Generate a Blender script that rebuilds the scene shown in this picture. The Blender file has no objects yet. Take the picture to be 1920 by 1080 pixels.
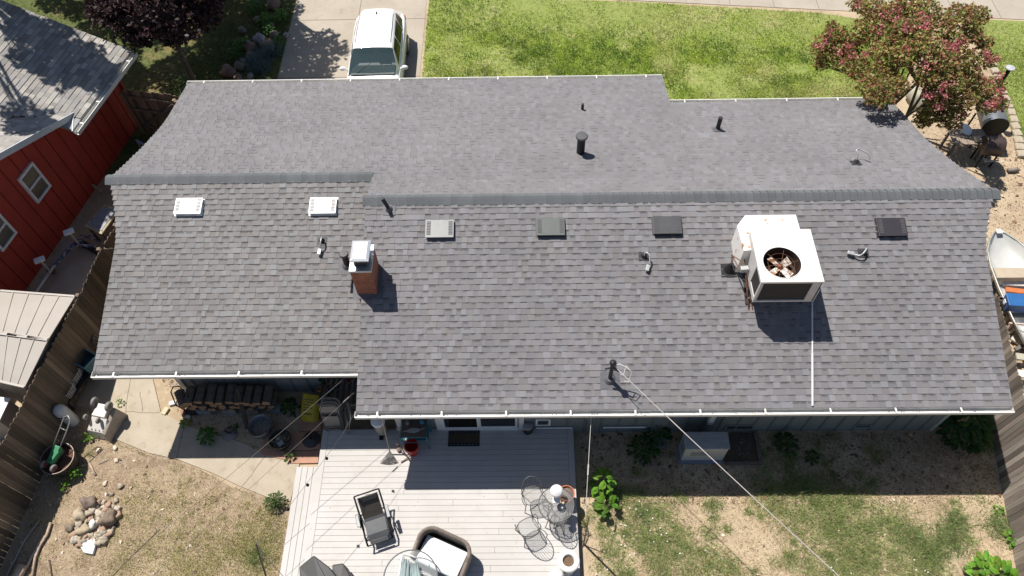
import bpy, math, random
import numpy as np
from mathutils import Vector, Matrix
random.seed(7); rng = np.random.default_rng(7)
R = math.radians; pi = math.pi
scene = bpy.context.scene
# ---------------------------------------------------------------- camera
F_PX, PITCH, ROLL, YAW, CAMH = 1431.42, R(56.891), R(-1.7273), R(-1.3866), 17.5
fw = Vector((math.sin(YAW)*math.cos(PITCH), math.cos(YAW)*math.cos(PITCH), -math.sin(PITCH)))
rt = Vector((math.cos(YAW), -math.sin(YAW), 0)); up = rt.cross(fw)
RT = rt*math.cos(ROLL) + up*math.sin(ROLL); UP = up*math.cos(ROLL) - rt*math.sin(ROLL)
CAM = Vector((0, 0, CAMH))
cd = bpy.data.cameras.new('camera'); co = bpy.data.objects.new('camera', cd); scene.collection.objects.link(co)
m3 = Matrix((RT, UP, -fw)).transposed()
co.matrix_world = Matrix.Translation(CAM) @ m3.to_4x4()
cd.sensor_width = 36; cd.lens = F_PX/1920*36; cd.clip_end = 1000; cd.clip_start = .1
scene.camera = co
scene.render.resolution_x = 1024; scene.render.resolution_y = 576
# ---------------------------------------------------------------- light
SUN = Vector((.365, -.350, -1)).normalized()      # direction of travel
world = bpy.data.worlds.new("World"); scene.world = world; world.use_nodes = True
nt = world.node_tree; bg = nt.nodes['Background']
sky = nt.nodes.new('ShaderNodeTexSky'); sky.sky_type = 'NISHITA'; sky.sun_disc = False
sky.sun_elevation = math.asin(-SUN.z); sky.sun_rotation = math.atan2(-SUN.x, -SUN.y)
sky.air_density = 1.0; sky.dust_density = .8
nt.links.new(sky.outputs[0], bg.inputs[0]); bg.inputs[1].default_value = .063
sl = bpy.data.lights.new('sun', 'SUN'); sl.energy = 5; sl.angle = R(.55); sl.color = (1, .955, .89)
so = bpy.data.objects.new('sun', sl); scene.collection.objects.link(so)
so.rotation_euler = SUN.to_track_quat('-Z', 'Y').to_euler(); so.location = (-10, 10, 30)
scene.view_settings.view_transform = 'Standard'; scene.view_settings.look = 'None'
scene.view_settings.exposure = 0.36; scene.view_settings.gamma = 1
# ---------------------------------------------------------------- helpers
def ray(x, y): return fw + RT*((x-960)/F_PX) - UP*((y-540)/F_PX)
def at(x, y, z=0):
    d = ray(x, y); return CAM + d*((z-CAMH)/d.z)
def aty(x, y, Y):
    d = ray(x, y); return CAM + d*((Y-CAM.y)/d.y)
def V(*a): return Vector(a)
_off = {}
class MB:
    def __init__(s, T=None): s.v=[]; s.f=[]; s.c=[]; s.col=(1,1,1); s.T=T
    def add(s, vs, fs, col=None):
        n=len(s.v)
        for p in vs:
            p=Vector(p); s.v.append(s.T@p if s.T is not None else p)
        for f in fs: s.f.append(tuple(n+i for i in f)); s.c.append(col or s.col)
        return s
    def box(s,x0,x1,y0,y1,z0,z1,col=None):
        return s.add([(x0,y0,z0),(x1,y0,z0),(x1,y1,z0),(x0,y1,z0),(x0,y0,z1),(x1,y0,z1),(x1,y1,z1),(x0,y1,z1)],
          [(0,3,2,1),(4,5,6,7),(0,1,5,4),(1,2,6,5),(2,3,7,6),(3,0,4,7)],col)
    def obox(s,c,size,rz=0,rx=0,ry=0,col=None):
        M=Matrix.Translation(Vector(c))@Matrix.Rotation(rz,4,'Z')@Matrix.Rotation(ry,4,'Y')@Matrix.Rotation(rx,4,'X')
        a,b,d=[q/2 for q in size]
        vs=[M@Vector(p) for p in [(-a,-b,-d),(a,-b,-d),(a,b,-d),(-a,b,-d),(-a,-b,d),(a,-b,d),(a,b,d),(-a,b,d)]]
        return s.add(vs,[(0,3,2,1),(4,5,6,7),(0,1,5,4),(1,2,6,5),(2,3,7,6),(3,0,4,7)],col)
    def beam(s,p,q,w,h,col=None,upv=(0,0,1)):
        p=Vector(p);q=Vector(q);d=(q-p).normalized();u=Vector(upv)
        if abs(d.dot(u))>.95:u=Vector((0,1,0))
        sd=d.cross(u).normalized()*(w/2);u2=sd.normalized().cross(d)*(h/2)
        vs=[p-sd-u2,p+sd-u2,p+sd+u2,p-sd+u2,q-sd-u2,q+sd-u2,q+sd+u2,q-sd+u2]
        return s.add(vs,[(0,1,2,3),(7,6,5,4),(1,0,4,5),(2,1,5,6),(3,2,6,7),(0,3,7,4)],col)
    def tube(s,path,r,n=8,cap=True,closed=False,col=None):
        P=[Vector(p) for p in path];m=len(P)
        rs=r if isinstance(r,(list,tuple)) else [r]*m
        t0=(P[1]-P[0]).normalized(); u=t0.orthogonal().normalized(); vs=[];fs=[]
        for i in range(m):
            if closed: t=(P[(i+1)%m]-P[i-1]).normalized()
            else: t=(P[min(i+1,m-1)]-P[max(i-1,0)]).normalized()
            u=(u-t*u.dot(t)).normalized(); w=t.cross(u)
            for k in range(n):
                a=2*pi*k/n; vs.append(P[i]+(u*math.cos(a)+w*math.sin(a))*rs[i])
        for i in range(m if closed else m-1):
            j=(i+1)%m
            for k in range(n): fs.append((i*n+k,i*n+(k+1)%n,j*n+(k+1)%n,j*n+k))
        if cap and not closed: fs.append(tuple(range(n))[::-1]); fs.append(tuple((m-1)*n+k for k in range(n)))
        return s.add(vs,fs,col)
    def lathe(s,prof,c=(0,0,0),n=20,M=None,sx=1,sy=1,col=None,caps=True):
        vs=[];fs=[];c=Vector(c)
        if len(prof)==2 and min(prof[0][0],prof[1][0])<1e-4: caps=False
        for r,z in prof:
            for k in range(n):
                a=2*pi*k/n;p=Vector((r*math.cos(a)*sx,r*math.sin(a)*sy,z)); vs.append((M@p if M else p)+c)
        m=len(prof)
        for i in range(m-1):
            for k in range(n): fs.append((i*n+k,i*n+(k+1)%n,(i+1)*n+(k+1)%n,(i+1)*n+k))
        if caps and prof[0][0]>1e-4: fs.append(tuple(range(n))[::-1])
        if caps and prof[-1][0]>1e-4: fs.append(tuple((m-1)*n+k for k in range(n)))
        return s.add(vs,fs,col)
    def prism(s,poly,z0,z1,col=None):
        n=len(poly);vs=[(p[0],p[1],z0) for p in poly]+[(p[0],p[1],z1) for p in poly]
        return s.add(vs,[tuple(range(n))[::-1],tuple(range(n,2*n))]+[(i,(i+1)%n,n+(i+1)%n,n+i) for i in range(n)],col)
    def blob(s,c,rad,seed=0,n=7,jit=.2,flat=1,col=None,rz=None):
        r_=random.Random(seed);vs=[];fs=[];m=2*n;c=Vector(c);rz=r_.uniform(0,6.28) if rz is None else rz
        ph=[r_.uniform(0,6.28) for _ in range(6)]
        for i in range(1,n):
            th=pi*i/n
            for k in range(m):
                a=2*pi*k/m;d=Vector((math.sin(th)*math.cos(a),math.sin(th)*math.sin(a),math.cos(th)))
                q=1+jit*(.5*math.sin(2.1*d.x*2+ph[0]+d.y*3)+.35*math.sin(4*d.y+ph[1]+3*d.z)+.3*math.sin(5*d.z+ph[2]+4*d.x)+r_.uniform(-.25,.25))
                p=Vector((d.x*rad[0]*q,d.y*rad[1]*q,d.z*rad[2]*q));p.rotate(Matrix.Rotation(rz,3,'Z')); vs.append(p+c)
        t=len(vs);vs.append(c+Vector((0,0,rad[2])));vs.append(c-Vector((0,0,rad[2])))
        for i in range(n-2):
            for k in range(m): fs.append((i*m+k,(i+1)*m+k,(i+1)*m+(k+1)%m,i*m+(k+1)%m))
        for k in range(m): fs.append((t,k,(k+1)%m)); fs.append((t+1,(n-2)*m+(k+1)%m,(n-2)*m+k))
        return s.add(vs,fs,col)
    def build(s,name,mat,parent=None,smooth=False,bev=0,origin=None,autos=False):
        o_=Vector(origin) if origin is not None else (_off.get(parent.name,Vector((0,0,0))) if parent else Vector((0,0,0)))
        me=bpy.data.meshes.new(name)
        me.from_pydata([tuple(p-o_) for p in s.v],[],s.f)
        nl=len(me.loops); cols=np.ones((nl,4),np.float32)
        tot=np.array([len(f) for f in s.f]); cols[:,:3]=np.repeat(np.array([c[:3] for c in s.c],np.float32),tot,axis=0)
        a=me.color_attributes.new('Col','FLOAT_COLOR','CORNER'); a.data.foreach_set('color',cols.ravel())
        me.materials.append(mat)
        if smooth: me.polygons.foreach_set('use_smooth',[True]*len(me.polygons))
        if autos:
            me.polygons.foreach_set('use_smooth',[True]*len(me.polygons))
            try: me.set_sharp_from_angle(angle=R(40))
            except Exception: pass
        o=bpy.data.objects.new(name,me); scene.collection.objects.link(o)
        if parent:
            o.parent=parent; _off[o.name]=o_; o.location=o_-_off.get(parent.name,Vector((0,0,0)))
        else: o.location=o_; _off[o.name]=o_
        if bev:
            b=o.modifiers.new('bevel','BEVEL'); b.width=bev; b.segments=2; b.limit_method='ANGLE'
        return o
def build_split(mb,name,mat,parent,**k):
    """each connected piece becomes an object of its own"""
    par=list(range(len(mb.v)))
    def fd(i):
        while par[i]!=i: par[i]=par[par[i]];i=par[i]
        return i
    for f in mb.f:
        for j in f[1:]: par[fd(j)]=fd(f[0])
    comp={}
    for f,c in zip(mb.f,mb.c): comp.setdefault(fd(f[0]),[]).append((f,c))
    out=[]
    for fs in comp.values():
        q=MB();ids=sorted({i for f,_ in fs for i in f});mp={i:n for n,i in enumerate(ids)};q.v=[mb.v[i] for i in ids]
        q.f=[tuple(mp[i] for i in f) for f,_ in fs];q.c=[c for _,c in fs];out.append(q.build(name,mat,parent,**k))
    return out
ORD=['first','second','third','fourth','fifth','sixth','seventh','eighth','ninth','tenth','eleventh','twelfth','thirteenth','fourteenth','fifteenth','sixteenth','seventeenth','eighteenth','nineteenth','twentieth']
def tag(o,label=None,cat=None,group=None,kind=None):
    if label:o['label']=label
    if cat:o['category']=cat
    if group:o['group']=group
    if kind:o['kind']=kind
    return o
def thing(name,label,cat,loc=(0,0,0),group=None):
    o=bpy.data.objects.new(name,None); scene.collection.objects.link(o); o.location=loc; o.empty_display_size=.2
    _off[o.name]=Vector(loc); return tag(o,label,cat,group)
def dup(root,loc,rz=0,label=None,group=None,scale=None):
    def cp(o,par):
        c=o.copy(); scene.collection.objects.link(c); c.parent=par
        for ch in list(o.children): cp(ch,c)
        return c
    r=cp(root,None); r.location=loc; r.rotation_euler=(0,0,rz)
    if label:r['label']=label
    if group:r['group']=group
    if scale:r.scale=scale
    return r
# raw numpy mesh (leaf and blade clouds)
def npmesh(name,verts,nper,cols,mat,parent=None,origin=None):
    o_=np.array(origin if origin is not None else (tuple(_off[parent.name]) if parent else (0,0,0)),float)
    n=len(verts); nf=n//nper; me=bpy.data.meshes.new(name)
    me.vertices.add(n); me.vertices.foreach_set('co',(verts-o_).astype(np.float32).ravel())
    me.loops.add(n); me.loops.foreach_set('vertex_index',np.arange(n,dtype=np.int32))
    me.polygons.add(nf); me.polygons.foreach_set('loop_start',np.arange(0,n,nper,dtype=np.int32))
    try: me.polygons.foreach_set('loop_total',np.full(nf,nper,dtype=np.int32))
    except Exception: pass
    me.update(calc_edges=True)
    a=me.color_attributes.new('Col','FLOAT_COLOR','CORNER'); c4=np.ones((n,4),np.float32); c4[:,:3]=np.repeat(cols,nper,axis=0)
    a.data.foreach_set('color',c4.ravel()); me.materials.append(mat)
    o=bpy.data.objects.new(name,me); scene.collection.objects.link(o)
    if parent:o.parent=parent; o.location=Vector(o_)-_off[parent.name]
    else:o.location=o_
    _off[o.name]=Vector(o_); return o
def vnoise(x,y,s,seed=0):
    g=np.random.default_rng(seed).random((64,64)); x=np.asarray(x)*s+100;y=np.asarray(y)*s+100
    xi=np.floor(x).astype(int);yi=np.floor(y).astype(int);fx=x-xi;fy=y-yi;fx=fx*fx*(3-2*fx);fy=fy*fy*(3-2*fy)
    a=g[xi%64,yi%64];b=g[(xi+1)%64,yi%64];c=g[xi%64,(yi+1)%64];d=g[(xi+1)%64,(yi+1)%64]
    return (a*(1-fx)+b*fx)*(1-fy)+(c*(1-fx)+d*fx)*fy
def inpoly(x,y,poly):
    r=np.zeros(len(x),bool);n=len(poly)
    for i in range(n):
        x0,y0=poly[i][:2];x1,y1=poly[(i+1)%n][:2]
        c=((y0>y)!=(y1>y))&(x<(x1-x0)*(y-y0)/((y1-y0)+1e-12)+x0); r^=c
    return r
# ---------------------------------------------------------------- materials
_m={}
def mat(name,col=(.5,.5,.5),rough=.6,metal=0,var=.12,scale=6,fine=90,fvar=.06,bump=.0,bscale=80,attr=False,alpha=1,col2=None,mixs=3,thr=(.45,.6),spec=.5,coat=0,trans=0,stretch=(1,1,1),em=None):
    if name in _m:return _m[name]
    m=bpy.data.materials.new(name);m.use_nodes=True;N=m.node_tree;n=N.nodes;L=N.links
    b=n['Principled BSDF'];b.inputs['Roughness'].default_value=rough;b.inputs['Metallic'].default_value=metal
    b.inputs['Specular IOR Level'].default_value=spec;b.inputs['Coat Weight'].default_value=coat
    tc=n.new('ShaderNodeTexCoord');mp=n.new('ShaderNodeMapping');L.new(tc.outputs['Object'],mp.inputs[0]);mp.inputs['Scale'].default_value=stretch
    def noise(s,d=3):
        q=n.new('ShaderNodeTexNoise');q.inputs['Scale'].default_value=s;q.inputs['Detail'].default_value=d;L.new(mp.outputs[0],q.inputs['Vector']);return q
    base=n.new('ShaderNodeRGB');base.outputs[0].default_value=(*col,1);cur=base.outputs[0]
    if attr:
        at_=n.new('ShaderNodeAttribute');at_.attribute_name='Col';cur=at_.outputs['Color']
    if col2:
        q=noise(mixs,5);mr=n.new('ShaderNodeMapRange');mr.inputs[1].default_value=thr[0];mr.inputs[2].default_value=thr[1];L.new(q.outputs[0],mr.inputs[0])
        mx=n.new('ShaderNodeMix');mx.data_type='RGBA';L.new(mr.outputs[0],mx.inputs[0]);L.new(cur,mx.inputs[6]);mx.inputs[7].default_value=(*col2,1);cur=mx.outputs[2]
    for s,a in ((scale,var),(fine,fvar)):
        if a<=0:continue
        q=noise(s,4);mr=n.new('ShaderNodeMapRange');mr.inputs[1].default_value=.25;mr.inputs[2].default_value=.75;mr.inputs[3].default_value=1-a;mr.inputs[4].default_value=1+a;mr.clamp=False
        L.new(q.outputs[0],mr.inputs[0]);vm=n.new('ShaderNodeVectorMath');vm.operation='SCALE';L.new(cur,vm.inputs[0]);L.new(mr.outputs[0],vm.inputs['Scale']);cur=vm.outputs[0]
    L.new(cur,b.inputs['Base Color'])
    if bump>0:
        q=noise(bscale,4);bp=n.new('ShaderNodeBump');bp.inputs['Strength'].default_value=bump;bp.inputs['Distance'].default_value=.02;L.new(q.outputs[0],bp.inputs['Height']);L.new(bp.outputs[0],b.inputs['Normal'])
    if alpha<1:b.inputs['Alpha'].default_value=alpha
    if trans:b.inputs['Transmission Weight'].default_value=trans
    if em:b.inputs['Emission Color'].default_value=(*em,1);b.inputs['Emission Strength'].default_value=1
    _m[name]=m;return m
def leafmat(name,tr=.35):
    m=mat(name,attr=True,rough=.55,var=.1,fvar=0,spec=.25)
    N=m.node_tree;n=N.nodes;L=N.links;b=n['Principled BSDF'];out=n['Material Output'];t=n.new('ShaderNodeBsdfTranslucent');mx=n.new('ShaderNodeMixShader')
    src=b.inputs['Base Color'].links[0].from_socket;L.new(src,t.inputs[0]);mx.inputs[0].default_value=tr;L.new(b.outputs[0],mx.inputs[1]);L.new(t.outputs[0],mx.inputs[2]);L.new(mx.outputs[0],out.inputs[0]);return m
# ================================================================ GROUND
def ground_mat(name,cols,scs,rough=.95,bump=.5,bs=40):
    """layered noise mix between several soil / grass tones"""
    m=bpy.data.materials.new(name);m.use_nodes=True;N=m.node_tree;n=N.nodes;L=N.links;b=n['Principled BSDF'];b.inputs['Roughness'].default_value=rough;b.inputs['Specular IOR Level'].default_value=.2
    tc=n.new('ShaderNodeTexCoord');c=n.new('ShaderNodeRGB');c.outputs[0].default_value=(*cols[0],1);cur=c.outputs[0]
    for col,(s,lo,hi,d) in zip(cols[1:],scs):
        q=n.new('ShaderNodeTexNoise');q.inputs['Scale'].default_value=s;q.inputs['Detail'].default_value=d;q.inputs['Roughness'].default_value=.65
        mp=n.new('ShaderNodeMapping');mp.inputs['Location'].default_value=(s*3.1,s*1.7,0);L.new(tc.outputs['Object'],mp.inputs[0]);L.new(mp.outputs[0],q.inputs['Vector'])
        r=n.new('ShaderNodeMapRange');r.inputs[1].default_value=lo;r.inputs[2].default_value=hi;L.new(q.outputs[0],r.inputs[0])
        x=n.new('ShaderNodeMix');x.data_type='RGBA';L.new(r.outputs[0],x.inputs[0]);L.new(cur,x.inputs[6]);x.inputs[7].default_value=(*col,1);cur=x.outputs[2]
    L.new(cur,b.inputs['Base Color'])
    if bump:
        q=n.new('ShaderNodeTexNoise');q.inputs['Scale'].default_value=bs;q.inputs['Detail'].default_value=5;L.new(tc.outputs['Object'],q.inputs['Vector'])
        bp=n.new('ShaderNodeBump');bp.inputs['Strength'].default_value=bump;bp.inputs['Distance'].default_value=.03;L.new(q.outputs[0],bp.inputs['Height']);L.new(bp.outputs[0],b.inputs['Normal'])
    return m
dirt=ground_mat('dirt',[(.36,.275,.185),(.46,.365,.25),(.25,.18,.12),(.48,.39,.265),(.22,.16,.105)],[(.5,.4,.6,5),(1.3,.54,.72,6),(5,.50,.70,6),(38,.58,.76,4)],bump=.4)
lawnm=ground_mat('lawn_soil',[(.24,.28,.08),(.36,.33,.16),(.16,.20,.05),(.42,.37,.22)],[(.45,.52,.64,5),(6,.45,.65,5),(30,.6,.75,4)])
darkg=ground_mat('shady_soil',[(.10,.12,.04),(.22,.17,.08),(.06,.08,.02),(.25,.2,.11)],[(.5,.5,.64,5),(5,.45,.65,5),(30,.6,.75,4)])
conc=ground_mat('concrete',[(.37,.325,.265),(.43,.38,.315),(.29,.255,.21),(.33,.28,.225)],[(.8,.4,.65,6),(3,.56,.75,6),(60,.5,.7,3)],bump=.12,bs=120)
conc2=ground_mat('path_concrete',[(.39,.335,.255),(.46,.40,.315),(.30,.25,.18),(.34,.29,.22)],[(1.2,.4,.65,6),(4,.55,.72,6),(70,.5,.7,3)],bump=.12,bs=120)
asph=ground_mat('asphalt',[(.06,.06,.06),(.08,.08,.08)],[(2,.4,.6,5)],bump=.2,bs=100)
def sheet(name,poly,z,m,thick=None):
    b=MB()
    if thick: b.prism([(p[0],p[1]) for p in poly],z-thick,z)
    else: b.add([(p[0],p[1],z) for p in poly],[tuple(range(len(poly)))])
    return tag(b.build(name,m),kind='structure')
sheet('ground',[(-250,-250),(250,-250),(250,250),(-250,250)],0,dirt)
lawn_poly=[(-3.28,14.5),(11.2,14.5),(11.6,17.5),(13.0,20.0),(14.3,21.9),(10.6,22.9),(3.9,23.7),(-3.28,24.2)]
sheet('front_lawn',lawn_poly,.004,lawnm)
sheet('side_lawn',[(15.35,12),(30,12),(30,21.0),(17.5,22.3),(15.9,22.45),(15.2,16.3)],.004,lawnm)
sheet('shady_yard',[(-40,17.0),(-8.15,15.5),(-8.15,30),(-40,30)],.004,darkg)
lydirt=ground_mat('brown_dirt',[(.27,.195,.135),(.35,.27,.185),(.19,.135,.09),(.40,.32,.22),(.17,.12,.08)],[(.7,.4,.6,5),(2.2,.5,.68,6),(7,.5,.68,6),(40,.56,.74,4)],bump=.5)
sheet('bare_soil',[(-12.4,-3),(-4.9,-3),(-4.9,5.4),(-6.9,5.9),(-9.0,7.0),(-10.8,7.9),(-11.9,8.2)],.006,lydirt)
drive=sheet('driveway',[(-8.12,14.8),(-3.34,14.8),(-3.38,26.5),(-8.12,26.5)],.012,conc)
# expansion joints: narrow dark grooves
j=MB()
for y in (19.9,22.9,25.6): j.box(-8.1,-3.36,y-.011,y+.011,.013,.016)
j.box(-5.76,-5.74,14.9,26.4,.013,.016)
tag(j.build('driveway_joints',mat('joint',(.16,.13,.1),.9)),kind='structure')
def sw(x,o): return 24.16-.102*(x)+o
sheet('sidewalk',[(-3.3,sw(-3.3,.0)),(32,sw(32,0)),(32,sw(32,1.5)),(-3.3,sw(-3.3,1.5))],.016,conc)
b=MB()
for i in range(1,22):
    x=-3.3+i*1.55; b.box(x-.008,x+.008,sw(x,.03),sw(x,1.46),.017,.020)
tag(b.build('sidewalk_joints',_m['joint']),kind='structure')
sheet('road',[(-120,29),(120,29),(120,40),(-120,40)],.008,asph)
path_px=[(188,706),(285,702),(302,773),(345,797),(372,806),(452,830),(500,852),(562,870),(545,940),(505,934),(450,912),(400,888),(335,862),(280,850),(215,823),(165,760)]
path_poly=[at(*p) for p in path_px]
sheet('path',path_poly,.03,conc2,.04)
j=MB()
for a,c in [((246,700),(236,772)),((236,772),(300,774)),((236,772),(214,823)),((262,735),(268,772)),((330,862),(345,797)),((455,912),(500,852))]:
    p=at(*a,.03);q=at(*c,.03); n_=6
    pts=[p.lerp(q,i/n_)+V(random.uniform(-.015,.015),random.uniform(-.015,.015),0) for i in range(n_+1)]
    for u,w in zip(pts,pts[1:]): j.beam(u,w,.012,.006)
tag(j.build('path_cracks',_m['joint']),kind='structure')
# neighbour's concrete pad
sheet('neighbour_pad',[at(120,545),at(160,430),at(215,470),at(160,560)]and[(-13.6,10.2),(-13.2,13.2),(-11.0,13.0),(-11.15,9.9)],.01,conc)
# ================================================================ HOUSE
YR,ZR=11.19,4.10; YL,ZL=12.19,3.77; TF=.33; TL=.2565; XS=-3.53
def zFR(y): return ZR-TF*(YR-y)
def zFL(y): return ZL-TL*(YL-y)
def zBk(x,y):
    if x>4.03: return ZR-TF*(y-YR)
    return ZR-TF*(y-YR) if y<YL else ZL-TL*(y-YL)
def xl_front(y): return -9.44-.42*max(0,(y-10.5)/1.69)**1.5
def xl_back(y): return -9.42-.45*max(0,(14.9-y)/2.71)**1.6-(.03*(y-14.9) if y>14.9 else 0)
def xr_front(y): return 10.235+.42*max(0,(y-9.7)/1.49)**1.6
def xr_back(y): return 10.17+.53*max(0,(13.7-y)/2.51)**1.5
house=thing('house','long grey ranch house with dark shingle roof, filling the middle of the photo','house',(0,11,0))
shm=mat('shingle',attr=True,rough=.93,var=.09,scale=.7,fine=140,fvar=.18,bump=.25,bscale=160,spec=.25)
PAL=[(0.1783, 0.1694, 0.1757), (0.1859, 0.1781, 0.1852), (0.1708, 0.1629, 0.1682), (0.1988, 0.1955, 0.2044), (0.1794, 0.1673, 0.1672), (0.1891, 0.1792, 0.1789), (0.1664, 0.1618, 0.1703), (0.201, 0.1998, 0.2108), (0.1826, 0.1759, 0.1831)]
def shingles(b,y0,y1,xl,xr,zf,seed,e=.138,tint=(1,1,1),skip=None,dark=.0):
    """courses from the eave y0 up to y1; xl/xr are functions of y"""
    r=random.Random(seed);sg=1 if y1>y0 else -1;kc=.6 if seed>=3 else .85
    y=y0;k=0;slope=abs(zf((xl(y0)+xr(y0))/2,y0+sg*.3)-zf((xl(y0)+xr(y0))/2,y0))/.3;e*=math.cos(math.atan(slope))
    while sg*(y1-y)>.02:
        ye=y+sg*e; ym=y+sg*e*.5
        if sg*(ye-y1)>0: ye=y1
        a,c=xl(ym),xr(ym); x=a-r.uniform(0,.2); raised=False; crs=r.uniform(.96,1.04)
        while x<c-.004:
            w=r.uniform(.08,.15) if raised else r.uniform(.10,.22); x2=min(x+w,c); xa=max(x,a)
            if c-x2<.03:x2=c
            if x2-xa>.004 and not (skip and skip((xa+x2)/2,ym)):
                h=.022 if raised else .014
                col=r.choice(PAL); q=crs*r.uniform(.955,1.045)*(1.055 if raised else .965)
                col=tuple((m_+(ci-m_)*kc)*(1+(q-1)*kc)*t for ci,t,m_ in zip(col,tint,(.183,.177,.184)))
                def P(xx,yy,hh): return (xx,yy,zf(xx,yy)+hh)
                o_=sg*.012
                lo=[P(xa,y,h),P(x2,y,h),P(x2,ye+o_,.001+(.006 if raised else 0)),P(xa,ye+o_,.001+(.006 if raised else 0))]
                lo+= [P(xa,y,-.002),P(x2,y,-.002)]
                f=[(0,1,2,3),(4,5,1,0),(4,0,3),(5,2,1)] if sg>0 else [(3,2,1,0),(0,1,5,4),(3,0,4),(1,2,5)]
                b.add(lo,f,col)
                if not raised and r.random()<.6: # darker printed band of granules just under the course above
                    xb=xa+(x2-xa)*r.uniform(0,.3);xc=x2-(x2-xa)*r.uniform(0,.3)
                    yb=y+(ye-y)*r.uniform(.62,.78)
                    def S(xx,yy): 
                        t_=(yy-y)/(ye-y); return (xx,yy,zf(xx,yy)+h*(1-t_)+.003)
                    b.add([S(xb,yb),S(xc,yb),S(xc,ye),S(xb,ye)],[(0,1,2,3) if sg>0 else (3,2,1,0)],tuple(ci*.68 for ci in col))
            x=x2 if x2>x else x+.1; raised=not raised if r.random()<.8 else raised
        y+=sg*e;k+=1
    return b
E_=.0
roof=MB()
shingles(roof,6.63,YR,lambda y:-3.54,xr_front,lambda x,y:zFR(y),1)
shingles(roof,7.62,YL,xl_front,lambda y:XS-.012,lambda x,y:zFL(y),2,tint=(1.03,1.02,.98))
shingles(roof,16.78,YL,xl_back,lambda y:4.03,zBk,3,skip=lambda x,y:x>XS-.0 and False)
shingles(roof,YL+.02,YR,lambda y:XS-.0,lambda y:4.03,zBk,4)
shingles(roof,15.76,YR,lambda y:4.034,xr_back,lambda x,y:ZR-TF*(y-YR),5)
rf=roof.build('roof',shm,house)
# decks (thickness, soffits, fascia) under the shingles
wood=mat('grey_trim',(.17,.185,.18),.7,var=.1)
def deck(b,ys,xl,xr,zf,th=.13):
    for ya,yb in zip(ys,ys[1:]):
        a=[(xl(ya),ya),(xr(ya),ya),(xr(yb),yb),(xl(yb),yb)]
        vs=[(x,y,zf(y)-.006) for x,y in a]+[(x,y,zf(y)-th) for x,y in a]
        b.add(vs,[(0,1,2,3),(7,6,5,4),(0,3,7,4),(1,5,6,2)]+([(0,4,5,1)] if ya==ys[0] else [])+([(3,2,6,7)] if yb==ys[-1] else []))
d=MB()
def lin(a,b,n): return [a+(b-a)*i/n for i in range(n+1)]
deck(d,lin(6.64,YR,14),lambda y:-3.53,lambda y:xr_front(y)-.005,zFR)
deck(d,lin(7.63,YL,14),lambda y:xl_front(y)+.005,lambda y:XS+.3,zFL)
deck(d,lin(YL,16.77,14),lambda y:xl_back(y)+.005,lambda y:4.02,lambda y:ZL-TL*(y-YL))
deck(d,lin(YR,YL,3),lambda y:XS+.005,lambda y:4.02,lambda y:ZR-TF*(y-YR))
deck(d,lin(YR,15.75,14),lambda y:4.03,lambda y:xr_back(y)-.005,lambda y:ZR-TF*(y-YR))
d.build('roof_deck',wood,house)
# ridge caps
capm=mat('ridge_shingle',attr=True,rough=.92,var=.1,scale=2,fine=120,fvar=.2,spec=.2)
def ridge(xa,xb,yr,zr,tf,tb,seed,end_first):
    b=MB();r=random.Random(seed);x=xa;w=.17;wb=.145;n_=int((xb-xa)/.165);st=(xb-xa)/n_
    for i in range(n_):
        x0=xa+i*st;x1=x0+st+.03;h0,h1=(.045,.012)
        q=r.uniform(.93,1.07);col=(.128*q,.136*q,.142*q)
        jt=r.uniform(-.006,.006)
        def row(x,h): return [(x,yr-w+jt,zr-tf*w+h*.6),(x,yr-.05,zr-tf*.05+h+.018),(x,yr,zr+h+.024),(x,yr+.05,zr-tb*.05+h+.018),(x,yr+wb,zr-tb*wb+h*.6)]
        A=row(x0,h0);B=row(x1,h1);C=[(p[0],p[1],p[2]-.03) for p in A];D=[(p[0],p[1],p[2]-.03) for p in B]
        vs=A+B+C+D;f=[]
        for k in range(4): f.append((k,5+k,6+k,k+1)); f.append((k,k+1,11+k,10+k)); f.append((5+k,15+k,16+k,6+k))
        f.append((0,10,15,5)); f.append((4,9,19,14)); b.add(vs,[t[::-1] for t in f],col)
    return b.build('ridge_cap',capm,house)
ridge(-9.93,-3.56,YL,ZL,TL,TL,11,0); ridge(-3.60,10.74,YR,ZR,TF,TF,12,0)
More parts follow.
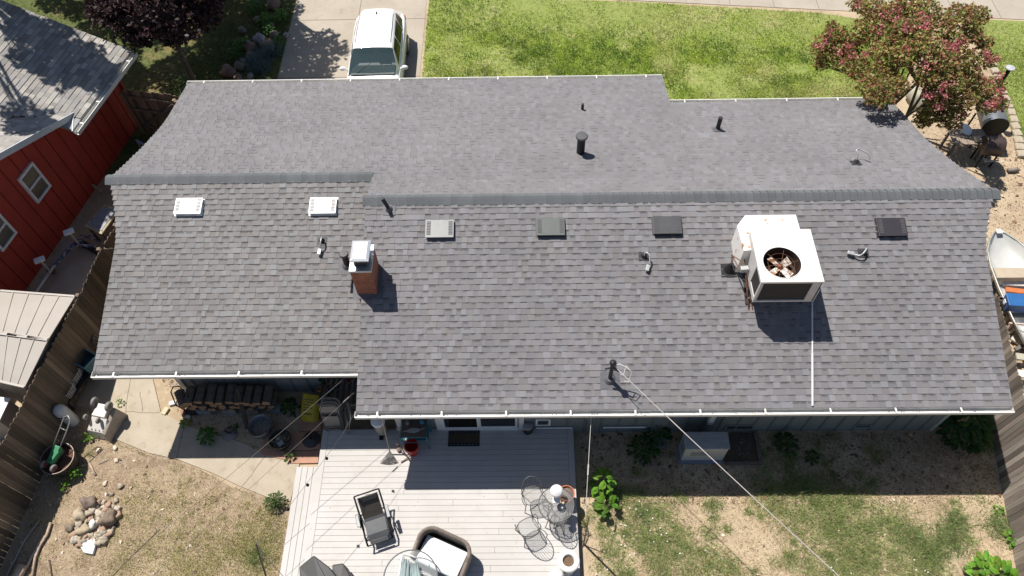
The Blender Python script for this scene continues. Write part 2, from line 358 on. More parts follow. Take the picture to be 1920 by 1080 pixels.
# gutters
whitem=mat('white_paint',(.64,.63,.60),.45,var=.05,scale=3,col2=(.55,.50,.42),mixs=5,thr=(.66,.8))
debm=mat('gutter_debris',attr=True,rough=.9)
def gutter(xa,xb,y,z,sg,hang):
    """U channel; y = eave line, opens upward, sg=-1 faces the camera"""
    t=.004;w=.125;b=MB();ya,yb=y-sg*.01,y+sg*w
    def S(y0,y1,z0,z1): b.box(xa,xb,min(y0,y1),max(y0,y1),z0,z1)
    S(ya,ya+sg*t,z-.115,z-.012); S(ya+sg*t,yb,z-.115,z-.110); S(yb-sg*t,yb,z-.110,z-.014); S(yb-sg*.014,yb+sg*.008,z-.014,z-.008)
    for x in (xa,xb): b.box(x-.003,x+.003,min(ya,yb),max(ya,yb),z-.116,z-.010)
    g=b.build('gutter',whitem,house)
    h=MB()
    x=xa+hang*.35
    while x<xb: h.box(x-.018,x+.018,min(ya,yb+sg*.006),max(ya,yb+sg*.006),z-.012,z+.0005); x+=hang
    build_split(h,'gutter_strap',whitem,g)
    r=random.Random(int(xa*10));q=MB()
    for i in range(int((xb-xa)*34)):
        x=r.uniform(xa+.05,xb-.05)
        if math.sin(x*1.7)+math.sin(x*4.1+1)<r.uniform(-1.2,1.2): continue
        yy=y+sg*r.uniform(.06,.11);s=r.uniform(.006,.02);c=r.choice([(.05,.035,.02),(.16,.09,.04),(.3,.2,.1),(.08,.06,.04)])
        q.obox((x,yy,z-.104),(s*2,s*.8,.012),r.uniform(0,3),col=c)
    q.build('gutter_debris',debm,g)
gutter(-3.56,10.24,6.63,2.6,-1,1.36); gutter(-9.46,-3.60,7.62,2.6,-1,1.38)
gutter(-9.52,4.03,16.78,ZL-TL*(16.78-YL),1,1.4); gutter(4.05,9.9,15.76,2.592,1,1.4)
# walls with vertical battens
sid=mat('siding',(.185,.205,.205),.75,var=.10,scale=1.2,stretch=(1,1,.25),fine=30,fvar=.07)
batm=mat('batten',(.14,.155,.158),.75,var=.1)
w=MB()
WY=7.2; WXR=9.85; WL=8.35; WXL=-8.45
w.prism([(-2.92,WY),(WXR,WY),(WXR,15.15),(4.0,15.15),(4.0,16.15),(WXL,16.15),(WXL,WL),(-2.92,WL)],0,2.5)
for x,yr,zr,t,y0,y1 in ((WXL,YL,ZL,TL,WL,16.15),(WXR,YR,ZR,TF,WY,15.15)):
    zz=lambda y:zr-t*abs(y-yr)-.12
    for s_ in (0,):
        a=x;c=x+(.1 if x<0 else -.1)
        vs=[(a,y0,2.5),(a,y1,2.5),(a,y1,zz(y1)),(a,yr,zz(yr)),(a,y0,zz(y0))];vs+=[(c,p[1],p[2]) for p in vs]
        w.add(vs,[(0,1,2,3,4),(9,8,7,6,5)]+[(i,(i+1)%5,5+(i+1)%5,5+i) for i in range(5)])
# south-facing infill between wall top and soffit
w.box(-2.9,WXR,WY,WY+.1,2.5,2.64); w.box(WXL,-2.95,WL,WL+.1,2.5,2.66)
wall=w.build('wall',sid,house)
b=MB()
x=-2.6
while x<WXR:
    if not(-2.08<x<.05): b.box(x-.022,x+.022,WY-.019,WY+.001,.0 if x>1.2 else .3,2.58)
    x+=.405
x=WXL+.3
while x<-2.95: b.box(x-.022,x+.022,WL-.019,WL+.001,0,2.62); x+=.405
for yy in lin(WL+.2,16,19): b.box(WXL-.019,WXL+.001,yy-.02,yy+.02,0,2.5)
build_split(b,'batten',batm,wall)
b=MB();b.box(WXL-.045,WXL+.075,WL-.045,WL+.02,0,2.6);b.box(-3.0,-2.86,WY-.05,WY+.05,0,2.55);b.box(-3.02,-2.84,WY-.07,WY+.06,.3,.52);b.box(WXR-.04,WXR+.03,WY-.03,WY+.04,0,2.5)
build_split(b,'corner_trim',mat('pale_trim',(.50,.50,.48),.6,var=.08),house)
# frieze / fascia boards behind gutters
b=MB();b.box(-3.54,10.23,6.655,6.68,2.44,2.585);b.box(-9.44,-3.6,7.645,7.67,2.44,2.585);b.box(-9.5,4.0,16.74,16.765,2.44,2.58)
build_split(b,'fascia',mat('fascia_paint',(.62,.60,.55),.6,var=.1),house)
# sliding glass door
glass=mat('dark_glass',(.012,.013,.014),.06,var=0,fvar=0,spec=.6)
frame=mat('vinyl_white',(.74,.75,.74),.4,var=.05)
dr=MB();x0,x1=-2.07,.01;zb=.3
dr.box(x0,x0+.13,WY-.045,WY-.001,zb,2.42);dr.box(x1-.13,x1,WY-.045,WY-.001,zb,2.42);dr.box(x0+.13,x1-.13,WY-.045,WY-.001,2.3,2.42);dr.box(x0+.13,x1-.13,WY-.06,WY-.001,zb,zb+.05)
door=dr.build('sliding_door',frame,house)
b=MB();xm=-1.05
for a,c,yo in ((x0+.131,xm+.03,.03),(xm-.03,x1-.131,.012)):
    b.box(a,a+.075,WY-yo-.02,WY-yo,zb+.051,2.299);b.box(c-.075,c,WY-yo-.02,WY-yo,zb+.051,2.299);b.box(a+.075,c-.075,WY-yo-.02,WY-yo,zb+.051,zb+.17);b.box(a+.075,c-.075,WY-yo-.02,WY-yo,2.2,2.299)
b.build('door_frame',frame,door)
b=MB();b.box(x0+.2,xm-.04,WY-.042,WY-.036,zb+.165,2.21);b.box(xm+.04,x1-.2,WY-.024,WY-.018,zb+.165,2.21);b.build('glass_pane',glass,door)
b=MB();b.box(xm+.0,xm+.03,WY-.09,WY-.055,1.2,1.5);b.build('door_handle',frame,door)
# cat door, crawl vents, wall window, meter box, downspout, conduit
def framed(px0,px1,za,zb_,Y,nm,inm,fr=.05,fm=None):
    t=MB();t.box(px0,px1,Y-.03,Y-.001,za,za+fr);t.box(px0,px1,Y-.03,Y-.001,zb_-fr,zb_);t.box(px0,px0+fr,Y-.03,Y-.001,za+fr,zb_-fr);t.box(px1-fr,px1,Y-.03,Y-.001,za+fr,zb_-fr)
    o=t.build(nm,fm or frame,house);q=MB();q.box(px0+fr,px1-fr,Y-.015,Y-.004,za+fr,zb_-fr);q.build('flap' if 'pet' in nm else 'pane',inm,o);return o
p0=aty(1004,798,WY-.02);p1=aty(1032,798,WY-.02);p2=aty(1004,783,WY-.02)
framed(p0.x,p1.x,p0.z,p0.z+.36,WY,'pet_door',mat('pet_flap',(.05,.055,.06),.3))
v0=aty(1362,800,WY-.02)
dkm=mat('vent_dark',(.035,.037,.04),.6)
framed(v0.x-.02,v0.x+.68,.12,.42,WY,'crawl_vent',dkm,.04,sid)
v1=aty(1598,803,WY-.02);framed(v1.x,v1.x+.42,.22,.38,WY,'crawl_vent',dkm,.03,sid)
a0=aty(478,702,WL-.02);framed(a0.x,a0.x+.75,2.0,2.42,WL,'window',glass,.05)
b=MB();c0=aty(1107,775,WY-.1);b.box(c0.x-.15,c0.x+.2,WY-.12,WY-.022,1.6,2.2);b.box(c0.x-.1,c0.x+.12,WY-.1,WY-.022,1.0,1.45);b.tube([(c0.x,WY-.06,1.0),(c0.x,WY-.06,.05)],.02);b.tube([(c0.x+.12,WY-.06,1.0),(c0.x+.12,WY-.06,.05)],.018)
b.build('meter_box',mat('meter_grey',(.20,.22,.22),.5,var=.08),house,bev=.006)
b=MB();q0=at(1318,803,.0);b.box(q0.x-.06,q0.x+.06,WY-.13,WY-.022,.7,2.45);b.add([],[]);b.beam((q0.x,WY-.08,2.45),(q0.x,6.7,2.52),.1,.07)
b.build('downspout',mat('downspout_paint',(.55,.56,.54),.5),house)
b=MB()
for xa,xb in ((.30,1.15),(1.9,2.9)): b.tube([(xa,WY-.04,.38),(xb,WY-.04,.38)],.02)
b.tube([(1.15,WY-.04,.38),(1.15,WY-.04,.32)],.02);b.tube([(.18,WY-.04,2.4),(.18,WY-.04,1.0)],.012);b.build('conduit',frame,house)
# ---------- roof fixtures (fixed to the house)
black=mat('black_rubber',(.012,.012,.014),.55,var=.1);galv=mat('galvanised',(.42,.44,.45),.35,.8,var=.12,scale=12)
nF=V(0,-TF,1).normalized()
def onF(px,py,h=0):
    d=ray(px,py);nrm=V(0,-TF,1);k=((ZR-TF*YR+h)-nrm.dot(CAM))/nrm.dot(d);return CAM+d*k
def onL(px,py,h=0):
    d=ray(px,py);nrm=V(0,-TL,1);k=((ZL-TL*YL+h)-nrm.dot(CAM))/nrm.dot(d);return CAM+d*k
def onB(px,py,h=0):
    d=ray(px,py);nrm=V(0,TF,1);k=((ZR+TF*YR+h)-nrm.dot(CAM))/nrm.dot(d);return CAM+d*k
def slopeM(p,t): return Matrix.Translation(p)@Matrix.Rotation(math.atan(t),4,'X')
for i,(px,py,f,t,c1,ro,me_,lab) in enumerate([
 (356,387,onL,TL,(.80,.80,.78),.4,0,'bright white roof vent nearest the left gable'),
 (607,386,onL,TL,(.80,.80,.78),.4,0,'bright white roof vent near the roof seam'),
 (825,429,onF,TF,(.16,.165,.165),.45,.2,'pale metal roof vent right of the brick chimney'),
 (1032,425,onF,TF,(.08,.09,.087),.5,.2,'grey-green roof vent'),
 (1250,422,onF,TF,(.075,.075,.08),.4,.2,'dark bronze roof vent left of the rooftop cooler'),
 (1669,426,onF,TF,(.045,.042,.048),.4,.2,'near black roof vent at the right end of the roof')]):
    p=f(px,py+2,.0);m_=mat('vent_metal_%d'%i,c1,ro,me_,var=.08);T_=slopeM(p,t);b=MB(T_)
    W,D=.305,.20
    b.box(-W-.03,W+.03,-D-.03,D+.04,.012,.018)
    b.add([(-W,-D,.02),(W,-D,.02),(W,D,.02),(-W,D,.02),(-W,-D,.115),(W,-D,.115),(W,D,.075),(-W,D,.075)],[(4,5,6,7),(0,1,5,4),(1,2,6,5),(2,3,7,6),(3,0,4,7)])
    b.add([(-W-.012,-D-.015,.116),(W+.012,-D-.015,.116),(W+.012,D+.01,.078),(-W-.012,D+.01,.078),(-W-.012,-D-.015,.096),(W+.012,-D-.015,.096),(W+.012,D+.01,.058),(-W-.012,D+.01,.058)],[(0,1,2,3),(7,6,5,4),(0,4,5,1),(1,5,6,2),(2,6,7,3),(3,7,4,0)])
    av=b.build('attic_vent',m_,house,bev=.006);av['label']=lab
    for s_ in (-1,1):
        q=MB(T_)
        for k in range(9):
            yy=-D+.05+k*.038;xa,xb=sorted((s_*(W-.015),s_*(W-.105)));z_=.1175-(yy+D)/(2*D)*.038
            q.box(xa,xb,yy,yy+.022,z_-.004,z_+.004)
        q.build('louvre',mat('louvre_dark',(.08,.08,.085),.6) if i>1 else mat('louvre_grey',(.15,.15,.15),.6),av)
def boot(b,p,t,s=.17,h=.0):
    T_=slopeM(p,t);q=MB(T_);q.box(-s,s,-s,s*.8,.012,.02);q.lathe([(s*.62,.02),(s*.45,.06),(s*.3,.10),(0,.10)],n=16);b.v+=q.v and []
    n=len(b.v);b.v+=q.v;b.f+=[tuple(n+i for i in f_) for f_ in q.f];b.c+=q.c
flm=mat('flashing_grey',(.10,.10,.11),.6,var=.1)
for px,py,f,t,h,lean,rr in [(1091,217,onB,-TF,.42,0,.038),(1345,243,onB,-TF,.42,0,.055),(730,393,onF,TF,.40,-.1,.045)]:
    p=f(px,py);b=MB();boot(b,p,t,.14);vp_=b.build('vent_pipe_boot',flm,house,autos=True)
    b=MB();b.tube([p,p+V(lean,0,h)],rr,12);b.build('vent_pipe',black,vp_,autos=True)
for px,py,f,t,h,rr in [(1088,290,onB,-TF,.62,.10),(652,498,onF,TF,.42,.07)]:
    p=f(px,py);b=MB();boot(b,p,t,.2);vp_=b.build('flue_flashing',flm,house,autos=True)
    b=MB();b.tube([p,p+V(0,0,h)],rr,16);b.build('flue_pipe',black,vp_,autos=True)
    b=MB();b.lathe([(rr*.9,h-.03),(rr*1.45,h-.01),(rr*1.5,h+.03),(rr*1.3,h+.05),(0,h+.055)],c=p,n=20);b.build('flue_cap',mat('flue_cap_grey',(.075,.075,.08),.6,.0),vp_,autos=True)
# conduit whips
wh=mat('conduit_grey',(.42,.43,.43),.4,.2)
def whip(px,py,f,t,pts,box,lab):
    p=f(px,py);b=MB();boot(b,p,t,.115);r_=b.build('conduit_boot',mat('boot_dark',(.028,.028,.031),.6),house,autos=True);r_['label']=lab
    T_=slopeM(p,t);b=MB();P=[T_@Vector(q) for q in pts];sm=[]
    for i in range(len(P)-1):
        a=P[max(i-1,0)];c=P[i];d_=P[i+1];e_=P[min(i+2,len(P)-1)]
        for k in range(5):
            u=k/5;sm.append(.5*((2*c)+(d_-a)*u+(2*a-5*c+4*d_-e_)*u*u+(-a+3*c-3*d_+e_)*u**3))
    sm.append(P[-1]);b.tube(sm,.017,8);b.build('conduit_whip',wh,r_,smooth=True)
    if box:
        b=MB(T_);b.obox(box,(.075,.13,.06),box[3] if len(box)>3 else 0) if False else b.obox(box[:3],(.075,.14,.06),box[3]);b.build('junction_box',wh,r_,bev=.006)
whip(604,452,onL,TL,[(0,0,.08),(.03,.02,.17),(.02,-.1,.19),(0,-.22,.1)],(-.02,-.3,.08,-.1),'black conduit boot with a hanging box on the left roof')
whip(1207,480,onF,TF,[(0,0,.08),(.03,.03,.17),(.1,-.05,.18),(.1,-.22,.1)],(.06,-.3,.08,-.3),'black conduit boot with a curling whip in mid roof')
whip(1618,474,onF,TF,[(0,0,.08),(.02,.05,.16),(-.06,-.05,.18),(-.14,-.1,.13),(-.24,-.06,.09)],(-.31,-.03,.09,1.3),'black conduit boot beyond the rooftop cooler')
whip(1604,306,onB,-TF,[(0,0,.06),(.01,.03,.22),(-.02,.1,.3),(.1,.16,.28),(.26,.06,.22),(.32,.0,.1)],None,'black conduit boot on the back slope')
# service mast
p=onF(1143,712);b=MB();boot(b,p,TF,.2);mast=b.build('mast_flashing',flm,house,autos=True);mast['label']='black flashing of the service mast by the front eave'
b=MB();b.tube([p,p+V(0,0,.72)],.042,12);b.build('service_mast',black,mast,autos=True)
b=MB();b.blob(p+V(0,0,.76),(.075,.075,.07),3,n=6,jit=.1);b.tube([p+V(-.14,0,.5),p+V(.08,0,.6)],.02);b.tube([p+V(0,0,.6),p+V(.14,-.05,.5)],.03);b.build('weatherhead',black,mast,autos=True)
MASTTOP=p+V(.02,0,.66)
# chimney
CX0,CX1,CY0,CY1,CZ=-3.62,-3.18,9.06,9.72,4.28
def brickmat():
    m=bpy.data.materials.new('chimney_brick');m.use_nodes=True;N=m.node_tree;n=N.nodes;L=N.links;b=n['Principled BSDF'];b.inputs['Roughness'].default_value=.85
    tc=n.new('ShaderNodeTexCoord');se=n.new('ShaderNodeSeparateXYZ');L.new(tc.outputs['Object'],se.inputs[0]);ad=n.new('ShaderNodeMath');L.new(se.outputs[0],ad.inputs[0]);L.new(se.outputs[1],ad.inputs[1])
    cb=n.new('ShaderNodeCombineXYZ');L.new(ad.outputs[0],cb.inputs[0]);L.new(se.outputs[2],cb.inputs[1])
    br=n.new('ShaderNodeTexBrick');L.new(cb.outputs[0],br.inputs['Vector']);br.inputs['Scale'].default_value=1;br.inputs['Brick Width'].default_value=.2;br.inputs['Row Height'].default_value=.066;br.inputs['Mortar Size'].default_value=.006;br.inputs['Bias'].default_value=0
    br.inputs['Color1'].default_value=(.36,.12,.06,1);br.inputs['Color2'].default_value=(.24,.075,.045,1);br.inputs['Mortar'].default_value=(.22,.16,.12,1)
    nz=n.new('ShaderNodeTexNoise');nz.inputs['Scale'].default_value=14;L.new(tc.outputs['Object'],nz.inputs['Vector']);mr=n.new('ShaderNodeMapRange');mr.inputs[3].default_value=.6;mr.inputs[4].default_value=1.4;L.new(nz.outputs[0],mr.inputs[0])
    vm=n.new('ShaderNodeVectorMath');vm.operation='SCALE';L.new(br.outputs[0],vm.inputs[0]);L.new(mr.outputs[0],vm.inputs['Scale']);L.new(vm.outputs[0],b.inputs['Base Color'])
    bp=n.new('ShaderNodeBump');bp.inputs['Strength'].default_value=.6;bp.inputs['Distance'].default_value=.01;bp.invert=True;L.new(br.outputs['Fac'],bp.inputs['Height']);L.new(bp.outputs[0],b.inputs['Normal']);return m
b=MB();b.box(CX0,CX1,CY0,CY1,2.8,CZ);ch=b.build('chimney',brickmat(),house)
b=MB();b.box(CX0-.02,CX1+.02,CY0-.02,CY1+.02,CZ,CZ+.05);b.box(CX0-.006,CX1+.006,CY0-.006,CY1+.006,CZ-.03,CZ);b.build('chimney_crown',mat('crown_metal',(.5,.52,.54),.3,.75,var=.1),ch,bev=.006)
b=MB();b.box(CX0+.09,CX1-.09,CY0+.12,CY1-.14,CZ+.05,CZ+.27);b.build('spark_screen',mat('mesh_dark',(.03,.03,.03),.6),ch)
b=MB();xa,xb,ya,yb,z=-3.58,-3.18,9.12,9.66,CZ+.30
b.add([(xa,ya,z-.03),(xb,ya,z-.03),(xb,yb,z-.03),(xa,yb,z-.03),(xa,ya,z),(xb,ya,z),(xb,yb,z),(xa,yb,z),(xa+.06,ya+.06,z+.03),(xb-.06,ya+.06,z+.03),(xb-.06,yb-.06,z+.03),(xa+.06,yb-.06,z+.03),((xa+xb)/2,(ya+yb)/2,z+.045)],
 [(3,2,1,0),(0,1,5,4),(1,2,6,5),(2,3,7,6),(3,0,4,7),(4,5,9,8),(5,6,10,9),(6,7,11,10),(7,4,8,11),(8,9,12),(9,10,12),(10,11,12),(11,8,12)])
b.build('chimney_cap',mat('cap_metal',(.62,.64,.66),.35,.5,var=.08),ch,bev=.006)
b=MB()
for x0_,x1_,y0_,y1_ in ((CX0-.1,CX1+.1,CY0-.1,CY0),(CX0-.1,CX0,CY0,CY1+.1),(CX1,CX1+.1,CY0,CY1+.1)):
    b.add([(x0_,y0_,zFR(y0_)+.022),(x1_,y0_,zFR(y0_)+.022),(x1_,y1_,zFR(y1_)+.022),(x0_,y1_,zFR(y1_)+.022)],[(0,1,2,3)])
b.build('flashing',flm,ch)
# ================================================================ NEIGHBOUR HOUSE (red)
red=mat('red_siding',(.40,.045,.028),.7,var=.12,scale=2,fine=40,fvar=.06)
redd=mat('red_groove',(.17,.022,.014),.8)
W0=V(-12.20,18.04,0); WD=V(-.227,-.974,0).normalized(); WN=V(-WD.y*-1,0,0)   # wall runs along WD (towards the viewer)
WP=V(-.974,.227,0).normalized()                                               # away from our house
nh=thing('red_house','red neighbouring house with weathered tan-grey shingle roof at the upper left','house',(-13.5,14,0))
def L2W(s,t,z=0):
    p=W0+WP*s+WD*t;return V(p.x,p.y,z)
G0=.66 # eave overhang
def zmain(s): return 2.6+.33*(s+G0)
def zwing(t): return 2.72+.40*(t-2.5)
b=MB();Z0=2.55
ws=[L2W(0,0),L2W(0,12),L2W(9,12),L2W(9,0)]
b.prism([(p.x,p.y) for p in ws],0,Z0)
# gable of the wing on the facing wall
g=[L2W(0,2.6,Z0-.01),L2W(0,8.2,Z0-.01),L2W(0,8.2,zwing(2.6)-.1),L2W(0,5.4,zwing(5.4)-.1),L2W(0,2.6,Z0+.08)]
g2=[p+WP*.12 for p in g]; b.add(g+g2,[(4,3,2,1,0),(5,6,7,8,9)]+[(i,5+i,5+(i+1)%5,(i+1)%5) for i in range(5)])
nw=b.build('wall',red,nh)
b=MB();t=.45
while t<12:
    zt=min(Z0+ (max(0,(zwing(t)-Z0-.15)) if t>2.6 and t<=5.4 else max(0,zwing(10.8-t)-Z0-.15) if 5.4<t<8.1 else .02),4.3)
    p=L2W(-.006,t,0);b.beam(p,p+V(0,0,zt),.028,.014,upv=WD); t+=.41
b.build('siding_groove',redd,nw)
# windows: two white framed panes on the gable wall
tw1=(at(55,304,2.4).y-18.04)/-.974;tw2=(at(0,393,2.4).y-18.04)/-.974
for i,(ta,za) in enumerate(((tw1,1.45),(tw2,1.45))):
    b=MB();P=lambda a,z:L2W(-.03,a,z);w_=.66;h_=.98
    for a,c,z1,z2 in ((ta,ta+w_,za,za+.07),(ta,ta+w_,za+h_-.07,za+h_),(ta,ta+.07,za+.07,za+h_-.07),(ta+w_-.07,ta+w_,za+.07,za+h_-.07),(ta+.07,ta+w_-.07,za+h_/2-.03,za+h_/2+.03)):
        b.beam(P((a+c)/2,z1),P((a+c)/2,z2),c-a,.07,upv=WP)
    wn=b.build('window',mat('white_trim',(.78,.78,.76),.4),nh); wn['label']='white framed window nearer the shed' if i else 'white framed window nearer the gutter corner'
    b=MB();b.beam(P(ta+w_/2,za+.06),P(ta+w_/2,za+h_-.06),w_-.14,.01,upv=WP);b.build('pane',mat('screen_glass',(.10,.095,.08),.25,var=.2),wn)
# shingles in (s,t) space
NP=[(.28,.26,.235),(.24,.23,.215),(.32,.30,.27),(.22,.21,.20),(.26,.25,.245),(.30,.29,.265),(.36,.335,.30),(.24,.22,.20)]
b=MB();r=random.Random(5)
def shing2(b,n,fixed,lo,hi,zf,conv,skip,e=.14):
    for k in range(n):
        a=fixed(k,e);x=lo(k)-r.uniform(0,.3)
        while x<hi(k):
            w=r.uniform(.14,.36);x2=min(x+w,hi(k));xa=max(x,lo(k))
            if x2-xa>.02 and not skip(a+e/2,(xa+x2)/2):
                h=r.choice((.012,.022));q=r.uniform(.85,1.15);c=tuple(v*q for v in r.choice(NP))
                pts=[conv(a,xa,h),conv(a,x2,h),conv(a+e+.01,x2,.003),conv(a+e+.01,xa,.003),conv(a,xa,-.01),conv(a,x2,-.01)]
                b.add(pts,[(0,1,2,3),(4,5,1,0),(4,0,3),(5,2,1)],c)
            x=x2
shing2(b,62,lambda k,e:-G0+k*e,lambda k:-.35,lambda k:2.95 if k*.14<.28 else 9,zmain,lambda a,x,h:L2W(a,x,zmain(a)+h),lambda a,x:x>2.5 and zwing(x)>zmain(a))
shing2(b,21,lambda k,e:2.45+k*e,lambda k:-.42,lambda k:9,zwing,lambda a,x,h:L2W(x,a,zwing(a)+h),lambda t,s:zmain(s)>zwing(t)+.01)
b.build('roof',mat('old_shingle',attr=True,rough=.92,var=.15,scale=1.5,fine=120,fvar=.2),nh)
b=MB()
def slab(P,th=.12):
    vs=[p-V(0,0,.012) for p in P]+[p-V(0,0,th) for p in P];n=len(P);b.add(vs,[tuple(range(n)),tuple(range(2*n-1,n-1,-1))]+[(i,n+i,n+(i+1)%n,(i+1)%n) for i in range(n)])
slab([L2W(-G0,-.35,zmain(-G0)),L2W(-G0,2.95,zmain(-G0)),L2W(0,2.95,zmain(0)),L2W(8,2.95,zmain(8)),L2W(8,-.35,zmain(8))])
slab([L2W(-.42,2.46,zwing(2.46)),L2W(-.42,5.4,zwing(5.4)),L2W(6,5.4,zwing(5.4)),L2W(6,2.46,zwing(2.46))])
slab([L2W(-.42,5.4,zwing(5.4)),L2W(-.42,8.3,zwing(2.5)),L2W(6,8.3,zwing(2.5)),L2W(6,5.4,zwing(5.4))])
slab([L2W(-.5,8.3,2.72),L2W(-.5,12.3,2.72),L2W(9,12.3,2.9),L2W(9,8.3,2.9)])
b.build('roof_deck',mat('roof_deck_wood',(.3,.3,.3),.7),nh)
b=MB();b.beam(L2W(-.44,2.46,zwing(2.46)-.075),L2W(-.44,5.4,zwing(5.4)-.075),.03,.17);b.beam(L2W(-.42,2.43,2.62),L2W(-G0,2.98,2.52),.03,.14)
b.build('fascia',mat('grey_white_fascia',(.50,.52,.55),.5,var=.08),nh)
b=MB();a=L2W(-G0-.01,-.35,2.55);c=L2W(-G0-.01,2.97,2.55)
o_=-WP
b.beam(a+V(0,0,-.06),c+V(0,0,-.06),.006,.11);b.beam(a+o_*.06+V(0,0,-.11),c+o_*.06+V(0,0,-.11),.12,.006);b.beam(a+o_*.125+V(0,0,-.055),c+o_*.125+V(0,0,-.055),.02,.12)
for q in (.12,.42,.64,.9): p=a.lerp(c,q);b.beam(p+V(0,0,.008),p+o_*.13+V(0,0,.008),.04,.006)
b.build('gutter',whitem,nh)
b=MB();b.beam(L2W(-.06,.1,0),L2W(-.06,.1,2.5),.08,.08);b.build('corner_board',mat('red_trim',(.32,.04,.03),.6),nh)
# ================================================================ FENCES
fwm=mat('weathered_wood',attr=True,rough=.85,var=.25,scale=3,stretch=(3,3,.35),fine=40,fvar=.15)
def fence(name,label,pts,z0,z1,side,seed,cols,pw=.135,posts=2.4,drop=None):
    """dog-eared pickets along a polyline; side = +1/-1 puts pickets on that side of the rails"""
    r=random.Random(seed);T=thing(name,label,'fence',(pts[0][0],pts[0][1],0));b=MB();pb=MB();rb=MB()
    for a,c in zip(pts,pts[1:]):
        A=V(a[0],a[1],0);C=V(c[0],c[1],0);d=(C-A);ln=d.length;d.normalize();nrm=V(-d.y,d.x,0)*side;x=0
        while x<ln-.02:
            w=min(pw,ln-x)-.007;h=z1+r.uniform(-.03,.03);q=r.uniform(.6,1.3);col=tuple(v*q for v in r.choice(cols));ti=r.uniform(-.006,.006)
            P=A+d*x+nrm*(.03+ti);Q=A+d*(x+w)+nrm*(.03-ti*.5);th=nrm*.018
            prof=[(0,z0),(1,z0),(1,h-.05),(.78,h-.012),(.5,h),(.22,h-.012),(0,h-.05)]
            vs=[P.lerp(Q,u)+V(0,0,z) for u,z in prof]+[P.lerp(Q,u)+th+V(0,0,z) for u,z in prof]
            b.add(vs,[tuple(range(7))[::-1],tuple(range(7,14))]+[(i,(i+1)%7,7+(i+1)%7,7+i) for i in range(7)],col)
            x+=pw
        for z in (z0+.25,z0+(z1-z0)*.55,z1-.28): rb.beam(A+V(0,0,z)-nrm*.012,C+V(0,0,z)-nrm*.012,.04,.085,cols[0])
        k=0
        while k<ln: p=A+d*k-nrm*.075;pb.beam(p+V(0,0,0),p+V(0,0,z1-.08),.09,.09,cols[0]);k+=posts
    b.build('picket_boards',fwm,T);rb.build('rails',fwm,T);pb.build('posts',fwm,T);return T
brn=[(.150,.112,.080),(.122,.094,.068),(.185,.142,.105),(.10,.08,.06)]
gry=[(.21,.17,.14),(.25,.205,.17),(.17,.14,.115),(.28,.24,.20)]
fence('wooden_fence','dark brown dog-eared picket fence running down the left side between the yards',[(-10.86,11.62),(-10.97,10.2),(-11.28,8.15),(-11.5,6.3),(-11.95,2.2)],.02,1.8,1,3,brn)
fence('wooden_fence','weathered picket fence section behind the left gable of the grey house',[(-10.15,17.02),(-10.42,14.6),(-10.66,12.4),(-10.84,11.7)],.02,1.8,1,4,brn)
fence('wooden_fence','short cross fence closing the gap between left fence and grey house',[(-10.8,11.66),(-9.3,11.72)],.02,1.72,-1,5,brn)
T=fence('wooden_fence','tall grey weathered fence along the right edge beside the boat',[(10.42,2.0),(11.05,5.55),(11.38,7.6),(11.66,10.0),(11.80,11.1)],.02,1.58,1,6,gry)
T=fence('wooden_gate','brown wooden gate with a diagonal brace between red house and fence',[(-11.95,17.48),(-10.2,17.14)],.05,1.8,1,8,[(.22,.15,.10),(.26,.18,.12),(.18,.125,.085)],posts=1.7);T['category']='gate'
b=MB();b.beam((-11.85,17.40,.3),(-10.4,17.10,1.5),.03,.09,brn[0]);b.build('brace',fwm,T)
# ================================================================ SHED
shedm=mat('shed_tan',(.36,.325,.285),.5,var=.06,scale=2,spec=.4)
sh=thing('metal_shed','beige ribbed metal shed roof beside the left fence','shed',(-12,9,0))
A1,B1=at(-60,541,1.75),at(140,556,1.75);A2,B2=at(-60,617,2.02),at(90,637,2.02);A3,B3=at(-40,706,1.75),at(46,726,1.75)
def ribbed(P,Q,S,U,n,nm):
    b=MB();b.add([P,Q,U,S,P-V(0,0,.03),Q-V(0,0,.03),U-V(0,0,.03),S-V(0,0,.03)],[(3,2,1,0),(4,5,6,7),(0,1,5,4),(1,2,6,5),(2,3,7,6),(3,0,4,7)])
    for i in range(n+1):
        a=P.lerp(Q,i/n);c=S.lerp(U,i/n);b.beam(a+V(0,0,.008),c+V(0,0,.008),.03,.022)
    b.beam(P+V(0,0,.004),Q+V(0,0,.004),.05,.05);b.beam(S+V(0,0,.01),U+V(0,0,.01),.07,.05)
    return b.build(nm,shedm,sh)
ribbed(A1,B1,A2,B2,7,'roof_panel');ribbed(A3,B3,A2+V(.0,-.01,.0),B2+V(.0,-.01,0),6,'roof_panel')
b=MB();fl=lambda p:V(p.x,p.y,0)
in_=.06
q1,q2,q3=B1+V(-.1,-.05,-.05),B2+V(-.1,0,-.06),B3+V(-.1,.05,-.05);w1,w3=A1+V(.1,-.05,-.05),A3+V(.1,.05,-.05)
b.add([fl(q1),fl(q3),q3,q2,q1],[(0,1,2,3,4)]);b.add([fl(q3),fl(w3),w3,q3],[(0,1,2,3)]);b.add([fl(q1),fl(w1),w1,q1],[(3,2,1,0)])
for i in range(9):
    p=q3.lerp(w3,(i+.5)/9);b.beam(fl(p)-V(.01,.01,0),p-V(.01,.01,.03),.02,.02)
for i in range(7):
    p=q1.lerp(q3,(i+.5)/7);b.beam(fl(p)+V(.01,0,0),V(p.x+.01,p.y,1.7),.02,.02)
b.build('shed_wall',mat('shed_wall_tan',(.30,.265,.225),.55,var=.08),sh)
wb=thing('white_cabinet','white lidded storage box cut off by the left edge below the shed','box',at(-20,830,0))
P=[at(-70,738,1.0),at(19,746,1.0),at(-2,790,1.0),at(-80,800,1.0)]
